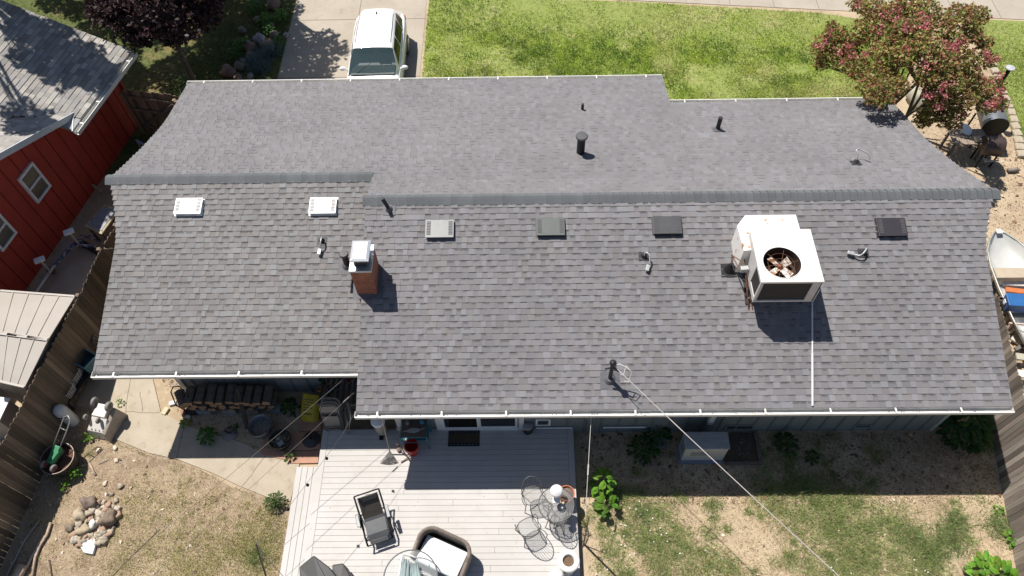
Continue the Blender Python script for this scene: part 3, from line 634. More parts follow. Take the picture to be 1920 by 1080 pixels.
b=MB();b.prism([(p.x,p.y) for p in P],.96,1.0);b.build('lid',mat('white_plastic',(.72,.73,.75),.35,var=.04),wb)
c_=sum(P,V(0,0,0))/4;b=MB();b.prism([(c_.x+(p.x-c_.x)*.92,c_.y+(p.y-c_.y)*.92) for p in P],0,.96);b.build('cabinet_body',mat('grey_plastic',(.28,.28,.29),.5),wb)
# dented board on trestle, trailer tongue with jacks, in the gap
tb=thing('utility_table','scratched grey-topped tan table wedged behind the left gable','table',at(190,430,0))
P=[at(158,424,.75),at(196,383,.75),at(224,392,.75),at(190,439,.75)]
b=MB();b.prism([(p.x,p.y) for p in P][::-1],.71,.75);b.build('tabletop',mat('tan_board',(.36,.30,.19),.7,col2=(.16,.13,.09),mixs=7,thr=(.55,.62)),tb)
c_=sum(P,V(0,0,0))/4;b=MB();b.prism([(c_.x+(p.x-c_.x)*.78,c_.y+(p.y-c_.y)*.8) for p in P][::-1],.752,.762);b.build('table_inlay',mat('slate_sheet',(.20,.21,.24),.4,var=.25,scale=9),tb)
for p in P: q=c_+(p-c_)*.85;b=MB();b.beam(V(q.x,q.y,0),V(q.x,q.y,.71),.05,.05);b.build('leg',mat('dark_steel',(.05,.05,.055),.5,.5),tb)
tr=thing('trailer_frame','blue and white tube frame with two white-topped jacks on the concrete pad','trailer frame',at(95,520,0))
steel=mat('frame_grey',(.50,.52,.54),.45,.4,var=.25,scale=20);blu=mat('frame_blue',(.06,.09,.17),.5,.2,col2=(.4,.42,.45),mixs=9,thr=(.52,.56))
b=MB();b.tube([at(66,550,.35),at(100,500,.35)],.04,10);b.build('tongue_tube',steel,tr,autos=True)
b=MB();b.tube([at(100,500,.35),at(138,458,.35)],.05,10);b.tube([at(138,458,.35),at(178,462,.35)],.04,10);b.tube([at(140,460,.35),at(176,436,.4)],.02,8);b.tube([at(150,440,.4),at(186,452,.4)],.018,8);b.build('cross_tube',blu,tr,autos=True)
for px,py in ((95,510),(148,458)):
    p=at(px,py,.3);b=MB();b.tube([p,p+V(0,0,.55)],.035,10);b.tube([p+V(.1,.05,.1),p+V(.16,-.1,.3),p+V(.05,-.16,.1)],.012,6);b.build('jack_post',steel,tr,autos=True)
    b=MB();b.obox(p+V(0,0,.58),(.26,.15,.08),.5);b.lathe([(.028,.61),(.028,.622),(0,.622)],c=p+V(.0,0,0),n=10);b.build('jack_head',mat('jack_white',(.78,.82,.84),.4),tr,bev=.01)
    b=MB();b.lathe([(.12,-.03),(.14,0),(.12,.03)],c=p+V(-.08,.12,-.1),n=14,M=Matrix.Rotation(1.3,3,'X'));b.build('jack_wheel',mat('grey_rubber',(.12,.12,.12),.8),tr,autos=True)
b=MB();p,q=at(152,455,.1),at(182,472,.1);b.beam(p,q,.14,.2);b.build('bumper_bar',mat('black_plastic',(.018,.018,.02),.4),tr)
# ================================================================ DECK
def deckmat():
    m=ground_mat('composite_board',[(.455,.435,.41),(.50,.48,.46),(.42,.40,.38),(.46,.42,.38)],[(.7,.42,.62,5),(3,.58,.75,5),(.9,.62,.75,3)],rough=.6,bump=.05);return m
dkm_=deckmat();dk=thing('deck','pale grey composite board deck outside the sliding door','deck',(-1.8,4.5,0))
DX0,DX1,DY1=-4.83,1.19,7.19
b=MB();y=DY1;r=random.Random(2);bw=.1325
vr=[]
while y>-.5:
    jx=DX0+1.2+(len(vr)*2.37)%3.6;vr.append(0)
    b.box(DX0+.145,jx-.002,y-bw+.0045,y,.268,.3);b.box(jx+.002,DX1-.145,y-bw+.0045,y,.268,.3); y-=bw
b.box(DX0,DX0+.14,-.5,DY1,.268,.3);b.box(DX1-.14,DX1,-.5,DY1,.268,.3)
b.build('deck_boards',dkm_,dk,bev=.003)
b=MB();b.box(DX0+.05,DX1-.05,-.45,DY1-.02,.02,.262);b.box(DX1-.02,DX1-.001,-.5,DY1,.03,.267);b.build('deck_frame',mat('dark_joist',(.11,.10,.095),.9),dk)
st=MB();x=-5.37
for k in range(4): st.box(x+k*.135,x+k*.135+.128,-.5,6.32,.12,.15)
st.build('step_boards',dkm_,dk,bev=.003)
b=MB();b.box(-5.35,-4.85,-.45,6.28,.0,.118);b.build('step_frame',mat('step_riser',(.3,.28,.27),.8),dk)
# red flagstones
flag=mat('flagstone',(.40,.22,.15),.85,var=.2,scale=3,fine=60,fvar=.1,bump=.2)
for i,P in enumerate([[(538,848),(599,846),(596,868),(541,869)],[(488,838),(533,846),(536,862),(490,852)],[(540,812),(600,811),(600,842),(538,845)],[(562,786),(602,786),(602,808),(560,809)],[(505,800),(535,812),(534,842),(492,834)]]):
    Q=[at(*p,.05) for p in P];b=MB();b.prism([(q.x,q.y) for q in Q][::-1],.0,.05+.003*i);o=b.build('flagstone',flag,bev=.008,origin=sum(Q,V(0,0,0))/len(Q)-V(0,0,.05))
    tag(o,'flat reddish paving slab beside the deck, '+['in full sun nearest the step','at the left tip of the row','half in shade next to the deck','in deep shade by the yellow bag','between black tub and metal disc'][i],'paving slab','red paving slabs')
# ================================================================ EDGING STONES on the right, boulder, bricks
stm=mat('pale_stone',(.40,.34,.25),.85,var=.25,scale=6,bump=.3)
ei=0
b0=None
for py in range(70,300,13):
    px=1838+(py-70)*.40 if py<220 else 1898+(py-220)*.22
    p=at(px,py,.0);b=MB();b.obox(p+V(0,0,.05),(.24+.04*math.sin(py),.27,.11),.15*math.sin(py*3.),.06*math.cos(py));ei+=1
    o=b.build('edging_stone',stm,bev=.035,origin=p);tag(o,ORD[ei-1]+' edging stone from the top in the row beside the right lawn','stone','edging stones of the right lawn')
b=MB();p=at(1716,195,0);b.blob(p+V(0,0,.2),(.26,.48,.3),5,n=9,jit=.2,rz=.3);o=b.build('boulder',mat('boulder_grey',(.36,.33,.26),.85,var=.3,scale=4,col2=(.38,.36,.14),mixs=2,thr=(.5,.65),bump=.3),smooth=True,origin=p);tag(o,'large grey-yellow boulder at the foot of the pink-flowered tree','boulder')
# ================================================================ ROOFTOP COOLER / AC
acw=mat('ac_white',(.74,.71,.67),.42,col2=(.60,.54,.46),mixs=3.5,thr=(.56,.8),var=.05,scale=4,fine=25,fvar=.03)
acg=mat('ac_side',(.52,.50,.48),.5,var=.1,col2=(.30,.20,.14),mixs=7,thr=(.64,.78))
rust=mat('rust_steel',(.16,.07,.035),.8,.2,var=.35,scale=20,bump=.2)
X0,X1,Y0,Y1,ZB,ZT=4.84,6.08,8.51,9.81,3.83,4.59
ac=thing('rooftop_unit','big boxy white rooftop air unit with rusty top fan, standing on the front slope','air conditioner',(5.46,9.1,3.4))
b=MB();cx,cy,rr=5.33,8.97,.385;n=40
# top with a round hole
ring=[(cx+rr*math.cos(2*pi*k/n),cy+rr*math.sin(2*pi*k/n)) for k in range(n)]
def sq(a):
    dx,dy=math.cos(a),math.sin(a);t=[]
    if dx>1e-6:t.append((X1-cx)/dx)
    if dx<-1e-6:t.append((X0-cx)/dx)
    if dy>1e-6:t.append((Y1-cy)/dy)
    if dy<-1e-6:t.append((Y0-cy)/dy)
    q=min(t);return (cx+dx*q,cy+dy*q)
angs=sorted(set([2*pi*k/n for k in range(n)]+[math.atan2(y-cy,x-cx)%(2*pi) for x in (X0,X1) for y in (Y0,Y1)]))
inn=[(cx+rr*math.cos(a),cy+rr*math.sin(a),ZT) for a in angs];out=[(*sq(a),ZT) for a in angs];m=len(angs)
b.add(inn+out,[(i,m+i,m+(i+1)%m,(i+1)%m) for i in range(m)])
o1=[(p[0]+(.012 if abs(p[0]-X1)<1e-4 else -.012 if abs(p[0]-X0)<1e-4 else 0),p[1]+(.012 if abs(p[1]-Y1)<1e-4 else -.012 if abs(p[1]-Y0)<1e-4 else 0),ZT-.004) for p in out];o2=[(p[0],p[1],ZT-.05) for p in o1]
b.add(out+o1+o2,[(i,m+i,m+(i+1)%m,(i+1)%m) for i in range(m)]+[(m+i,2*m+i,2*m+(i+1)%m,m+(i+1)%m) for i in range(m)])
b.lathe([(rr,0),(rr-.002,.012),(rr+.012,.014),(rr+.014,0)],c=(cx,cy,ZT),n=n,caps=False)
b.build('top_panel',acw,ac,autos=True)
b=MB()
b.box(X0,X0+.02,Y0+.45,Y1,ZB,ZT-.03);b.box(X1-.02,X1,Y0,Y1,ZB,ZT-.03);b.box(X0+.02,X1-.02,Y1-.02,Y1,ZB,ZT-.03)
for x in (X0,X1-.06):b.box(x,x+.06,Y0,Y0+.05,ZB,ZT-.03)
b.box(X1-.18,X1-.06,Y0+.002,Y0+.03,ZB+.02,ZT-.04)
b.box(X0+.06,X1-.18,Y0,Y0+.04,ZT-.08,ZT-.04);b.box(X0+.06,X1-.06,Y0,Y0+.04,ZB,ZB+.035);b.box(X0,X0+.02,Y0+.05,Y0+.45,ZB,ZB+.1);b.box(X0,X0+.02,Y0+.05,Y0+.45,ZT-.12,ZT-.03);b.box(X0,X1,Y0,Y1,ZB-.02,ZB-.001)
b.build('casing',acg,ac)
b=MB();b.box(X0+.06,X1-.18,Y0+.03,Y0+.06,ZB+.035,ZT-.08);b.box(X0+.02,X0+.05,Y0+.05,Y0+.45,ZB+.1,ZT-.12)
b.build('coil_grille',mat('coil_dark',(.022,.02,.018),.7,var=.4,scale=8,stretch=(1,1,8)),ac)
b=MB();b.lathe([(rr-.003,-.34),(rr-.003,.0)],c=(cx,cy,ZT),n=n,caps=False);b.lathe([(0,-.335),(rr-.003,-.335)],c=(cx,cy,ZT),n=n,caps=False)
b.build('fan_well',mat('well_dark',(.045,.022,.015),.8,var=.4,scale=8),ac,smooth=True)
fan=MB();
for k in range(4):
    a=.55+k*pi/2+.12;Mx=Matrix.Translation(V(cx,cy,ZT-.16))@Matrix.Rotation(a,4,'Z')@Matrix.Translation(V(.17,0,0))@Matrix.Rotation(R(24),4,'X')
    fan.add([Mx@V(*p) for p in [(-.11,-.06,0),(.12,-.085,0),(.12,.085,0),(-.11,.06,0),(-.11,-.06,.006),(.12,-.085,.006),(.12,.085,.006),(-.11,.06,.006)]],[(3,2,1,0),(4,5,6,7),(0,1,5,4),(1,2,6,5),(2,3,7,6),(3,0,4,7)])
    
fb=fan.build('fan_blades',mat('blade_white',(.62,.57,.50),.5,var=.1,col2=(.28,.13,.06),mixs=9,thr=(.52,.6)),ac)
b=MB();b.lathe([(0,-.02),(.05,-.02),(.055,.02),(.04,.05),(0,.055)],c=(cx,cy,ZT-.15),n=16);b.lathe([(.07,-.16),(.07,-.03),(0,-.03)],c=(cx,cy,ZT-.15),n=16);b.build('fan_hub',mat('hub_rust',(.30,.10,.05),.7,var=.3,scale=30),fb,autos=True)
b=MB()
for k in range(3):
    a=.2+k*pi/3;b.tube([(cx-rr*math.cos(a),cy-rr*math.sin(a),ZT-.05),(cx+rr*math.cos(a),cy+rr*math.sin(a),ZT-.05)],.005,5)
for q in (.14,.27):b.tube([(cx+q*math.cos(2*pi*k/24),cy+q*math.sin(2*pi*k/24),ZT-.05) for k in range(24)],.004,5,closed=True)
b.build('fan_guard',rust,ac)
# plenum hood behind
b=MB();P=[(4.69,9.45),(4.88,9.45),(5.98,9.45),(5.98,10.42),(4.88,10.42),(4.66,10.13)]
zt=[4.36,4.38,4.38,4.33,4.33,4.33]
vs=[(x,y,3.55) for x,y in P]+[(x,y,z) for (x,y),z in zip(P,zt)]
b.add(vs,[tuple(range(6)),tuple(range(11,5,-1))]+[(i,6+i,6+(i+1)%6,(i+1)%6) for i in range(6)])
b.build('duct_hood',mat('hood_white',(.80,.77,.73),.45,var=.03,col2=(.40,.20,.11),mixs=5.5,thr=(.60,.66)),ac)
b=MB()
for x in (X0+.03,X1-.03):
    zf_=zFR(Y0+.4);b.beam((x,Y0+.4,zf_),(x,Y0+.4,ZB-.02),.04,.04);b.beam((x,Y1-.05,zFR(Y1-.05)),(x,Y1-.05,ZB-.02),.04,.04)
    b.beam((x,Y0+.25,zFR(Y0+.25)+.04),(x,Y1+.3,zFR(Y1+.3)+.04),.05,.04)
build_split(b,'support_frame',mat('frame_dark',(.03,.03,.035),.6),ac)
p=onF(1404,583);b=MB();b.tube([p,(X0-.06,Y0+.6,3.9),(X0-.06,Y0+1.0,4.05)],.014,8);b.tube([onF(1412,583),(X0-.02,Y0+.5,3.8)],.012,8);b.build('rusty_pipe',rust,ac,autos=True)
q=onF(1366,506)
b=MB();b.tube([q+V(.02,0,0),q+V(.02,0,.3),q+V(.02,.18,.34),(X0-.2,9.2,4.0)],.014,8);b.tube([q+V(0,.0,.3),q+V(0,.1,.42),(X0-.1,9.3,4.1)],.012,8);b.build('line_set',mat('copper_dull',(.16,.09,.06),.6,.3,var=.2),ac,autos=True)
b=MB();b.obox((X0-.1,9.22,4.0),(.16,.1,.12),.1);b.build('disconnect_box',wh,ac,bev=.005)
b=MB();b.obox((X1+.07,9.35,4.1),(.09,.1,.12));b.build('valve_box',wh,ac,bev=.004)
b=MB();boot(b,q,TF,.17);b.lathe([(.1,.03),(.04,.2),(.03,.24)],c=q,n=14);bt=b.build('pipe_boot',black,house,autos=True);bt['label']='black boot left of the rooftop air unit'
a=onF(1523,566,.03);c=onF(1523.5,761,.03);b=MB();b.tube([V(a.x,a.y,ZB),a,a.lerp(c,.5)],.017,8);b.tube([a.lerp(c,.5),c],.024,8);b.build('drain_pipe',mat('pvc_white',(.60,.60,.60),.4),ac,autos=True)
# ================================================================ CABLES
def sag(p,q,s,n=14):
    return [p.lerp(q,i/n)-V(0,0,s*4*(i/n)*(1-i/n)) for i in range(n+1)]
cab=mat('cable_grey',(.42,.38,.36),.6,var=.2,scale=2);cabd=mat('cable_dark',(.08,.075,.07),.7)
e=at(1600,1105,3.4);e2=at(1725,1260,3.6);far=MASTTOP+(e-MASTTOP)*2.2
b=MB();b.tube(sag(MASTTOP,e,.05)+[e+(e-MASTTOP)*.6],.009,6);o=b.build('power_cable',cab,origin=MASTTOP);tag(o,'thick twisted service cable running from the roof mast to the lower right','cable')
b=MB();w=MASTTOP
b.tube([w+V(.02,0,-.04),w+V(.12,.02,.02),w+V(.25,-.02,-.02),w+V(.22,-.14,-.12),w+V(.12,-.12,-.2)],.013,6);b.tube([w+V(.25,-.02,0),w+V(.38,-.1,-.1),w+V(.32,-.25,-.25),w+V(.1,-.18,-.34),w+V(0,-.02,-.3)],.010,6)
o=b.build('drip_loop',mat('loop_white',(.55,.53,.5),.5),mast,smooth=True)
A=at(663,695,2.45);B=at(380,930,2.35);C=A+(B-A)*2.3
b=MB();b.tube(sag(A,C,.06),.0045,5);o=b.build('overhead_wire',mat('wire_brown',(.13,.11,.10),.6),origin=A);tag(o,'thin wire over the yellow bag and path, the upper of two','wire','wires over the concrete path')
A=at(664,736,2.5);B=at(455,925,2.4);C=A+(B-A)*2.3
b=MB();b.tube(sag(A,C,.05),.004,5);b.tube([A.lerp(C,.02),A.lerp(C,.045)],.016,8);o=b.build('overhead_wire',_m['wire_brown'],origin=A);tag(o,'thin wire over the folding chairs and path, the lower of two','wire','wires over the concrete path')
sl_=thing('string_light','dark string of small hanging bulbs across the upper left of the deck','string lights',at(664,776,2.5))
pts=[at(664,776,2.52),at(640,818,2.45),at(611,857,2.4),at(575,907,2.36),at(536,957,2.3),at(500,1000,2.2),at(481,1018,2.05)]
b=MB();b.tube(pts,.004,5);b.build('wire',cabd,sl_)
bulbm=mat('bulb_dark',(.02,.02,.02),.7,spec=.2)
for px,py in ((611,857),(575,907),(538,953),(650,800)):
    p=at(px,py,2.4);b=MB();b.tube([p,p-V(0,0,.05)],.014,8);b.lathe([(0,-.12),(.028,-.105),(.034,-.08),(.02,-.05)],c=p,n=12);b.build('bulb',bulbm,sl_,autos=True)
po=thing('garden_pole','thin dark pole in the dry grass at the bottom, holding the bulb string','pole',at(500,1085,0))
b=MB();b.tube([at(500,1085,0),at(480,1018,2.0)],.02,8);b.build('pole',mat('pole_dark',(.03,.028,.025),.5),po)
b=MB();b.tube([at(480,1018,2.0),at(500,1045,1.8),at(535,1085,1.6)],.006,5);b.build('guy_wire',cabd,po)
# right pole with chain of cord
ch_=thing('hanging_cord','pale cord and shepherd hook beside the right edge of the deck','cord',at(1095,1015,0))
p0=V(1.45,6.66,2.45);p1=at(1098,965,1.6)
b=MB();b.tube(sag(p0,p1,.05),.007,5);b.tube([p0.lerp(p1,.52),p0.lerp(p1,.62)],.016,6);b.build('cord',mat('cord_pale',(.5,.48,.45),.7),ch_)
b=MB();b.tube([at(1094,1022,0),at(1104,971,1.25)],.012,6);b.tube([at(1094,1018,.1),at(1160,1085,.1)],.014,6)
q=at(1093,1000,.9);b.tube([q+V(.12*math.cos(t),0,.2*math.sin(t)) for t in lin(-1.4,1.4,10)],.01,6);b.build('hook_stake',mat('hook_black',(.02,.02,.02),.5),ch_)
# ================================================================ DECK FURNITURE
wire=mat('wrought_iron',(.10,.10,.10),.5,.3,var=.1)
def meshmat():
    m=mat('expanded_mesh',(.16,.16,.16),.5,.3);N=m.node_tree;n=N.nodes;L=N.links;b=n['Principled BSDF'];tc=n.new('ShaderNodeTexCoord');w=[]
    for a in (R(45),R(-45)):
        mp=n.new('ShaderNodeMapping');mp.inputs['Rotation'].default_value=(0,0,a);L.new(tc.outputs['Object'],mp.inputs[0]);q=n.new('ShaderNodeTexWave');q.inputs['Scale'].default_value=18;L.new(mp.outputs[0],q.inputs[0]);g=n.new('ShaderNodeMath');g.operation='GREATER_THAN';g.inputs[1].default_value=.86;L.new(q.outputs['Fac'],g.inputs[0]);w.append(g)
    mx=n.new('ShaderNodeMath');mx.operation='MAXIMUM';L.new(w[0].outputs[0],mx.inputs[0]);L.new(w[1].outputs[0],mx.inputs[1]);L.new(mx.outputs[0],b.inputs['Alpha']);return m
emesh=meshmat()
def bistro(loc,rz,label):
    T=thing('bistro_chair',label,'chair',(0,0,0),'wire patio chairs')
    # local: seat faces -y front, back at +y
    S=[(.20*math.cos(t)*(1.0 if math.sin(t)<0 else 1.05),.20*math.sin(t),.45) for t in lin(0,2*pi,24)[:-1]]
    def sqr(t,a=.21,n_=3.2): c,s=math.cos(t),math.sin(t);return (a*abs(c)**(2/n_)*(1 if c>0 else -1),a*abs(s)**(2/n_)*(1 if s>0 else -1),.45)
    S=[sqr(2*pi*k/28) for k in range(28)]
    b=MB();b.tube(S,.009,6,closed=True);b.build('seat_ring',wire,T,smooth=True)
    b=MB();b.add(S,[tuple(range(28))]);b.build('seat',emesh,T)
    b=MB();arc=[(.235*math.cos(t),.06+.235*math.sin(t)*1.0,.50+.38*max(0,math.sin(t))**.6) for t in lin(-.25,pi+.25,22)]
    b.tube(arc,.010,6)
    for k in range(11):
        t=pi*(k+1)/12;top=V(.235*math.cos(t),.06+.235*math.sin(t),.50+.38*math.sin(t)**.6);bot=V(.17*math.cos(t),.19 if abs(math.cos(t))<.8 else .12,.455);b.tube([bot,bot.lerp(top,.5)+V(0,.02,-.02),top],.0045,5)
    b.build('back_fan',wire,T,smooth=True)
    for s_ in (-1,1):
        b=MB();b.tube([(s_*.23,.02,.50),(s_*.26,-.08,.62),(s_*.25,-.16,.60),(s_*.21,-.19,.45)],.009,6);b.build('armrest',wire,T,smooth=True)
        for f_ in (-1,1):
            b=MB();b.tube([(s_*.18,f_*.17,.45),(s_*.2,f_*.19,.2),(s_*.22,f_*.22,.0)],.010,6);b.build('leg',wire,T,smooth=True)
    T.location=loc;T.rotation_euler=(0,0,rz);return T
def atd(px,py,z): p=at(px,py,z);return V(p.x,p.y,.3)
c1_=bistro(atd(999,929,.75),R(10),'wire patio chair half in the shade at the upper left of the small table')
dup(c1_,atd(991,990,.75),R(-152),'wire patio chair turned away from the small table, full in the sun')
dup(c1_,atd(1047,968,.72),R(160),'wire patio chair tucked under the lower side of the small table')
tb=thing('bistro_table','small round wire mesh patio table near the right deck edge','table',atd(1043,946,1.0))
c=V(tb.location.x,tb.location.y,0);b=MB();RT_=.385;S=[c+V(RT_*math.cos(2*pi*k/36),RT_*math.sin(2*pi*k/36),1.0) for k in range(36)];b.tube(S,.012,6,closed=True);b.build('table_rim',wire,tb,smooth=True)
b=MB();b.add(S,[tuple(range(36))]);b.build('tabletop',emesh,tb)
for k in range(3):
    a=k*2.09+.4;b=MB();b.tube([c+V(.34*math.cos(a),.34*math.sin(a),1.0),c+V(.1*math.cos(a),.1*math.sin(a),.65),c+V(.33*math.cos(a),.33*math.sin(a),.3)],.011,6);b.build('leg',wire,tb,smooth=True)
pc=at(1062,928,.6);po_=thing('terracotta_pot','terracotta pot of dry soil behind the small wire table','pot',V(pc.x,pc.y,.3))
b=MB();b.lathe([(.12,0),(.17,.34),(.185,.36),(.185,.42),(.165,.42),(.155,.36),(.11,.30)],c=(pc.x,pc.y,.3),n=28);b.build('pot',mat('terracotta',(.42,.15,.07),.8,var=.15),po_,autos=True)
b=MB();b.lathe([(0,.365),(.15,.36),(.156,.35)],c=(pc.x,pc.y,.3),n=20);b.build('soil',mat('potting_soil',(.16,.13,.11),.95,var=.4,scale=30,bump=.6),po_,smooth=True)
f0=at(1043,930,1.02);f0=V(f0.x,f0.y,1.012);lf=thing('desk_lamp','white round-headed lamp standing on the small wire table','lamp',f0)
b=MB();b.box(f0.x-.08,f0.x+.08,f0.y-.16,f0.y+.0,1.012,1.05);b.tube([f0+V(0,-.06,.03),f0+V(0,0,.2)],.03,10);b.build('lamp_base',mat('glossy_white',(.80,.79,.77),.3,var=.03),lf,bev=.01)
b=MB();b.lathe([(0,.07),(.09,.06),(.14,.02),(.145,-.01),(.12,-.05),(0,-.06)],c=f0+V(0,.02,.27),n=24,M=Matrix.Rotation(.5,3,'X'));b.build('lamp_head',_m['glossy_white'],lf,smooth=True)
g0=at(1052,952,1.01);b=MB();b.lathe([(0,0),(.05,0),(.09,.04),(.085,.045),(.045,.012),(0,.012)],c=(g0.x,g0.y,1.012),n=20);o=b.build('saucer',mat('dark_dish',(.03,.035,.045),.3),origin=(g0.x,g0.y,1.012),autos=True);tag(o,'small dark dish beside the lamp on the wire table','dish')
g0=at(1056,944,1.01);b=MB();b.blob((g0.x,g0.y,1.05),(.035,.03,.035),4,n=6);o=b.build('candle',mat('candle_cream',(.62,.5,.33),.5),origin=(g0.x,g0.y,1.01),smooth=True);tag(o,'small cream candle by the table rim','candle')
# urn
pu=at(1066,1052,.95);u_=thing('white_planter','tall white planter with soil at the right deck corner by the bottom edge','planter',V(pu.x,pu.y,.3))
b=MB();b.lathe([(.16,0),(.17,.1),(.13,.35),(.17,.55),(.225,.62),(.235,.68),(.21,.705),(.13,.70),(.115,.66),(.11,.5)],c=(pu.x,pu.y,.3),n=32);b.build('urn',mat('planter_white',(.66,.65,.62),.5,var=.06,scale=3),u_,autos=True)
b=MB();b.lathe([(0,.63),(.113,.625)],c=(pu.x,pu.y,.3),n=20);b.build('soil',mat('bark_soil',(.14,.09,.055),.95,var=.5,scale=35,bump=.6),u_)
pv=at(1045,1078,.6);b=MB();b.blob((pv.x,pv.y,.5),(.19,.16,.22),9,n=9,jit=.12);o=b.build('plastic_bag',mat('bag_white',(.68,.68,.68),.4),origin=(pv.x,pv.y,.3),smooth=True);tag(o,'crumpled white bag against the white planter','bag')
# zero gravity recliner
rc=thing('recliner','black zero gravity recliner with mesh sling in the middle of the deck','reclining chair',(0,0,0))
bk=mat('recliner_black',(.014,.014,.015),.75,var=.1,spec=.2);sling=mat('sling_grey',(.085,.088,.092),.65,var=.12,scale=5);slb=mat('sling_back',(.035,.03,.024),.7,alpha=.9)
prof=[(.66,.80),(.30,.55),(.02,.36),(-.18,.40),(-.42,.46),(-.66,.30)]  # (y,z) head -> feet
def pr_(u):
    i=min(int(u),len(prof)-2);f=u-i;return (prof[i][0]*(1-f)+prof[i+1][0]*f,prof[i][1]*(1-f)+prof[i+1][1]*f)
b=MB();rn=[]
for sx in (-1,1): b.tube([(sx*.29,y,z) for y,z in prof],.021,8)
b.tube([(-.29,prof[0][0],prof[0][1]),(.29,prof[0][0],prof[0][1])],.021,8);b.tube([(-.29,prof[-1][0],prof[-1][1]),(.29,prof[-1][0],prof[-1][1])],.021,8);b.build('frame',bk,rc,smooth=True)
def sl_panel(ua,ub,w,sg):
    q=MB();n_=10
    for i in range(n_):
        a=pr_(ua+(ub-ua)*i/n_);c=pr_(ua+(ub-ua)*(i+1)/n_);q.add([(-w,a[0],a[1]-sg),(w,a[0],a[1]-sg),(w,c[0],c[1]-sg),(-w,c[0],c[1]-sg),(-w,a[0],a[1]-sg-.006),(w,a[0],a[1]-sg-.006),(w,c[0],c[1]-sg-.006),(-w,c[0],c[1]-sg-.006)],[(0,3,2,1),(4,5,6,7),(0,4,7,3),(1,2,6,5)])
    return q
sl_panel(.15,1.75,.235,.02).build('back_sling',slb,rc);sl_panel(1.75,4.55,.235,.02).build('seat_sling',sling,rc)
q=MB()
for s_ in (-1,1):
    for k in range(24):
        y,z=pr_(.2+k*.18);q.tube([(s_*.235,y,z-.02),(s_*.285,y,z)],.0035,4)
q.build('lacing',mat('lace_grey',(.22,.22,.22),.6),rc)
b=MB();b.obox((0,.52,.735),(.42,.15,.06),rx=R(35));b.build('headrest',mat('headrest_black',(.02,.02,.02),.6),rc,bev=.02)
b=MB();b.obox((0,-.62,.345),(.40,.12,.03),rx=R(35));b.build('foot_pad',mat('foot_grey',(.11,.11,.115),.5),rc,bev=.01)
for s_ in (-1,1):
    b=MB();b.obox((s_*.345,.02,.62),(.075,.40,.03),rx=R(-4));b.build('armrest',mat('arm_grey',(.13,.135,.14),.4),rc,bev=.01)
    b=MB();b.tube([(s_*.32,.2,.6),(s_*.32,-.35,.02),(s_*.32,-.40,.02)],.013,8);b.build('leg',bk,rc);b=MB();b.tube([(s_*.32,-.2,.6),(s_*.32,.38,.02),(s_*.32,.42,.02)],.013,8);b.build('leg',bk,rc)
b=MB()
for y in (-.38,.40):b.tube([(-.32,y,.02),(.32,y,.02)],.013,8)
b.build('floor_bar',bk,rc)
lc=at(700,968,.8);rc.location=(lc.x,lc.y-.02,.3);rc.rotation_euler=(0,0,R(19));rc.scale=(.96,.76,.9)
# wicker loveseat
ls=thing('wicker_loveseat','brown wicker loveseat with rounded back and one white seat cushion','loveseat',(0,0,0))
wk=mat('wicker',(.08,.062,.05),.7,var=.3,scale=14,stretch=(6,1,1),fine=60,fvar=.25,bump=.5,bscale=60)
W_,D_=.60,.36
path=[(-W_,-D_),(-W_,.0)]+[(-W_+.28+.28*math.cos(t),.10+.28*math.sin(t)) for t in lin(pi,pi/2,6)]+[(W_-.28+.28*math.cos(t),.10+.28*math.sin(t)) for t in lin(pi/2,0,6)]+[(W_,.0),(W_,-D_)]
b=MB();m=len(path)
def hgt(i):
    y=path[i][1];return .50+.22*min(1,max(0,(y+D_)/.45))
rows=[]
for i,(x,y) in enumerate(path):
    q=path[min(i+1,m-1)];p=path[max(i-1,0)];tx,ty=q[0]-p[0],q[1]-p[1];L_=math.hypot(tx,ty);nx,ny=-ty/L_,tx/L_
    h=hgt(i);o=.02;bl=.04
    rows.append([(x+nx*o,y+ny*o,.06),(x+nx*(o+bl),y+ny*(o+bl),h-.03),(x+nx*(o*.6+bl),y+ny*(o*.6+bl),h),(x-nx*o,y-ny*o,h-.01),(x-nx*o,y-ny*o,.06)])
vs=[p for r_ in rows for p in r_];fs=[]
for i in range(m-1):
    for k in range(4): a=i*5+k;fs.append((a,a+1,a+6,a+5))
fs+= [tuple(range(5))[::-1],tuple((m-1)*5+k for k in range(5))]
b.add(vs,fs);b.build('wicker_shell',wk,ls,smooth=False)
b=MB()
for i in range(m-1):
    for u in ((0,.25,.5,.75) if math.hypot(path[i+1][0]-path[i][0],path[i+1][1]-path[i][1])<.2 else lin(0,.96,26)):
        A=[V(*p) for p in rows[i]];B=[V(*p) for p in rows[i+1]];P=[a.lerp(c,u) for a,c in zip(A,B)]
        b.tube([P[0]*.999+V(0,0,.02),P[1],P[2]+V(0,0,.006),P[3]+V(0,0,.004)],.010,5)
b.build('wicker_ribs',mat('wicker_rib',(.24,.195,.16),.65,var=.25,scale=30),ls,smooth=True)
b=MB();b.box(-W_+.03,W_-.03,-D_,.30,.12,.30);b.build('seat_base',wk,ls)
b=MB();b.box(-W_+.07,W_-.07,-D_-.02,.26,.305,.44);b.build('seat_cushion',mat('cushion_white',(.80,.81,.82),.7,var=.03),ls,bev=.045)
b=MB();b.box(-W_+.062,W_-.062,-D_-.028,.268,.355,.372);b.build('cushion_piping',mat('piping_aqua',(.25,.45,.50),.6),ls,bev=.004)
for sx in(-1,1):
    for sy in(-1,1): b=MB();b.box(sx*.52-.03,sx*.52+.03,sy*.28-.03-.02,sy*.28+.03-.02,0,.119);b.build('leg',bk,ls)
lc=at(830,1038,.72);ls.location=(lc.x,lc.y,.3);ls.rotation_euler=(0,0,R(-24));ls.scale=(.93,.93,.93)
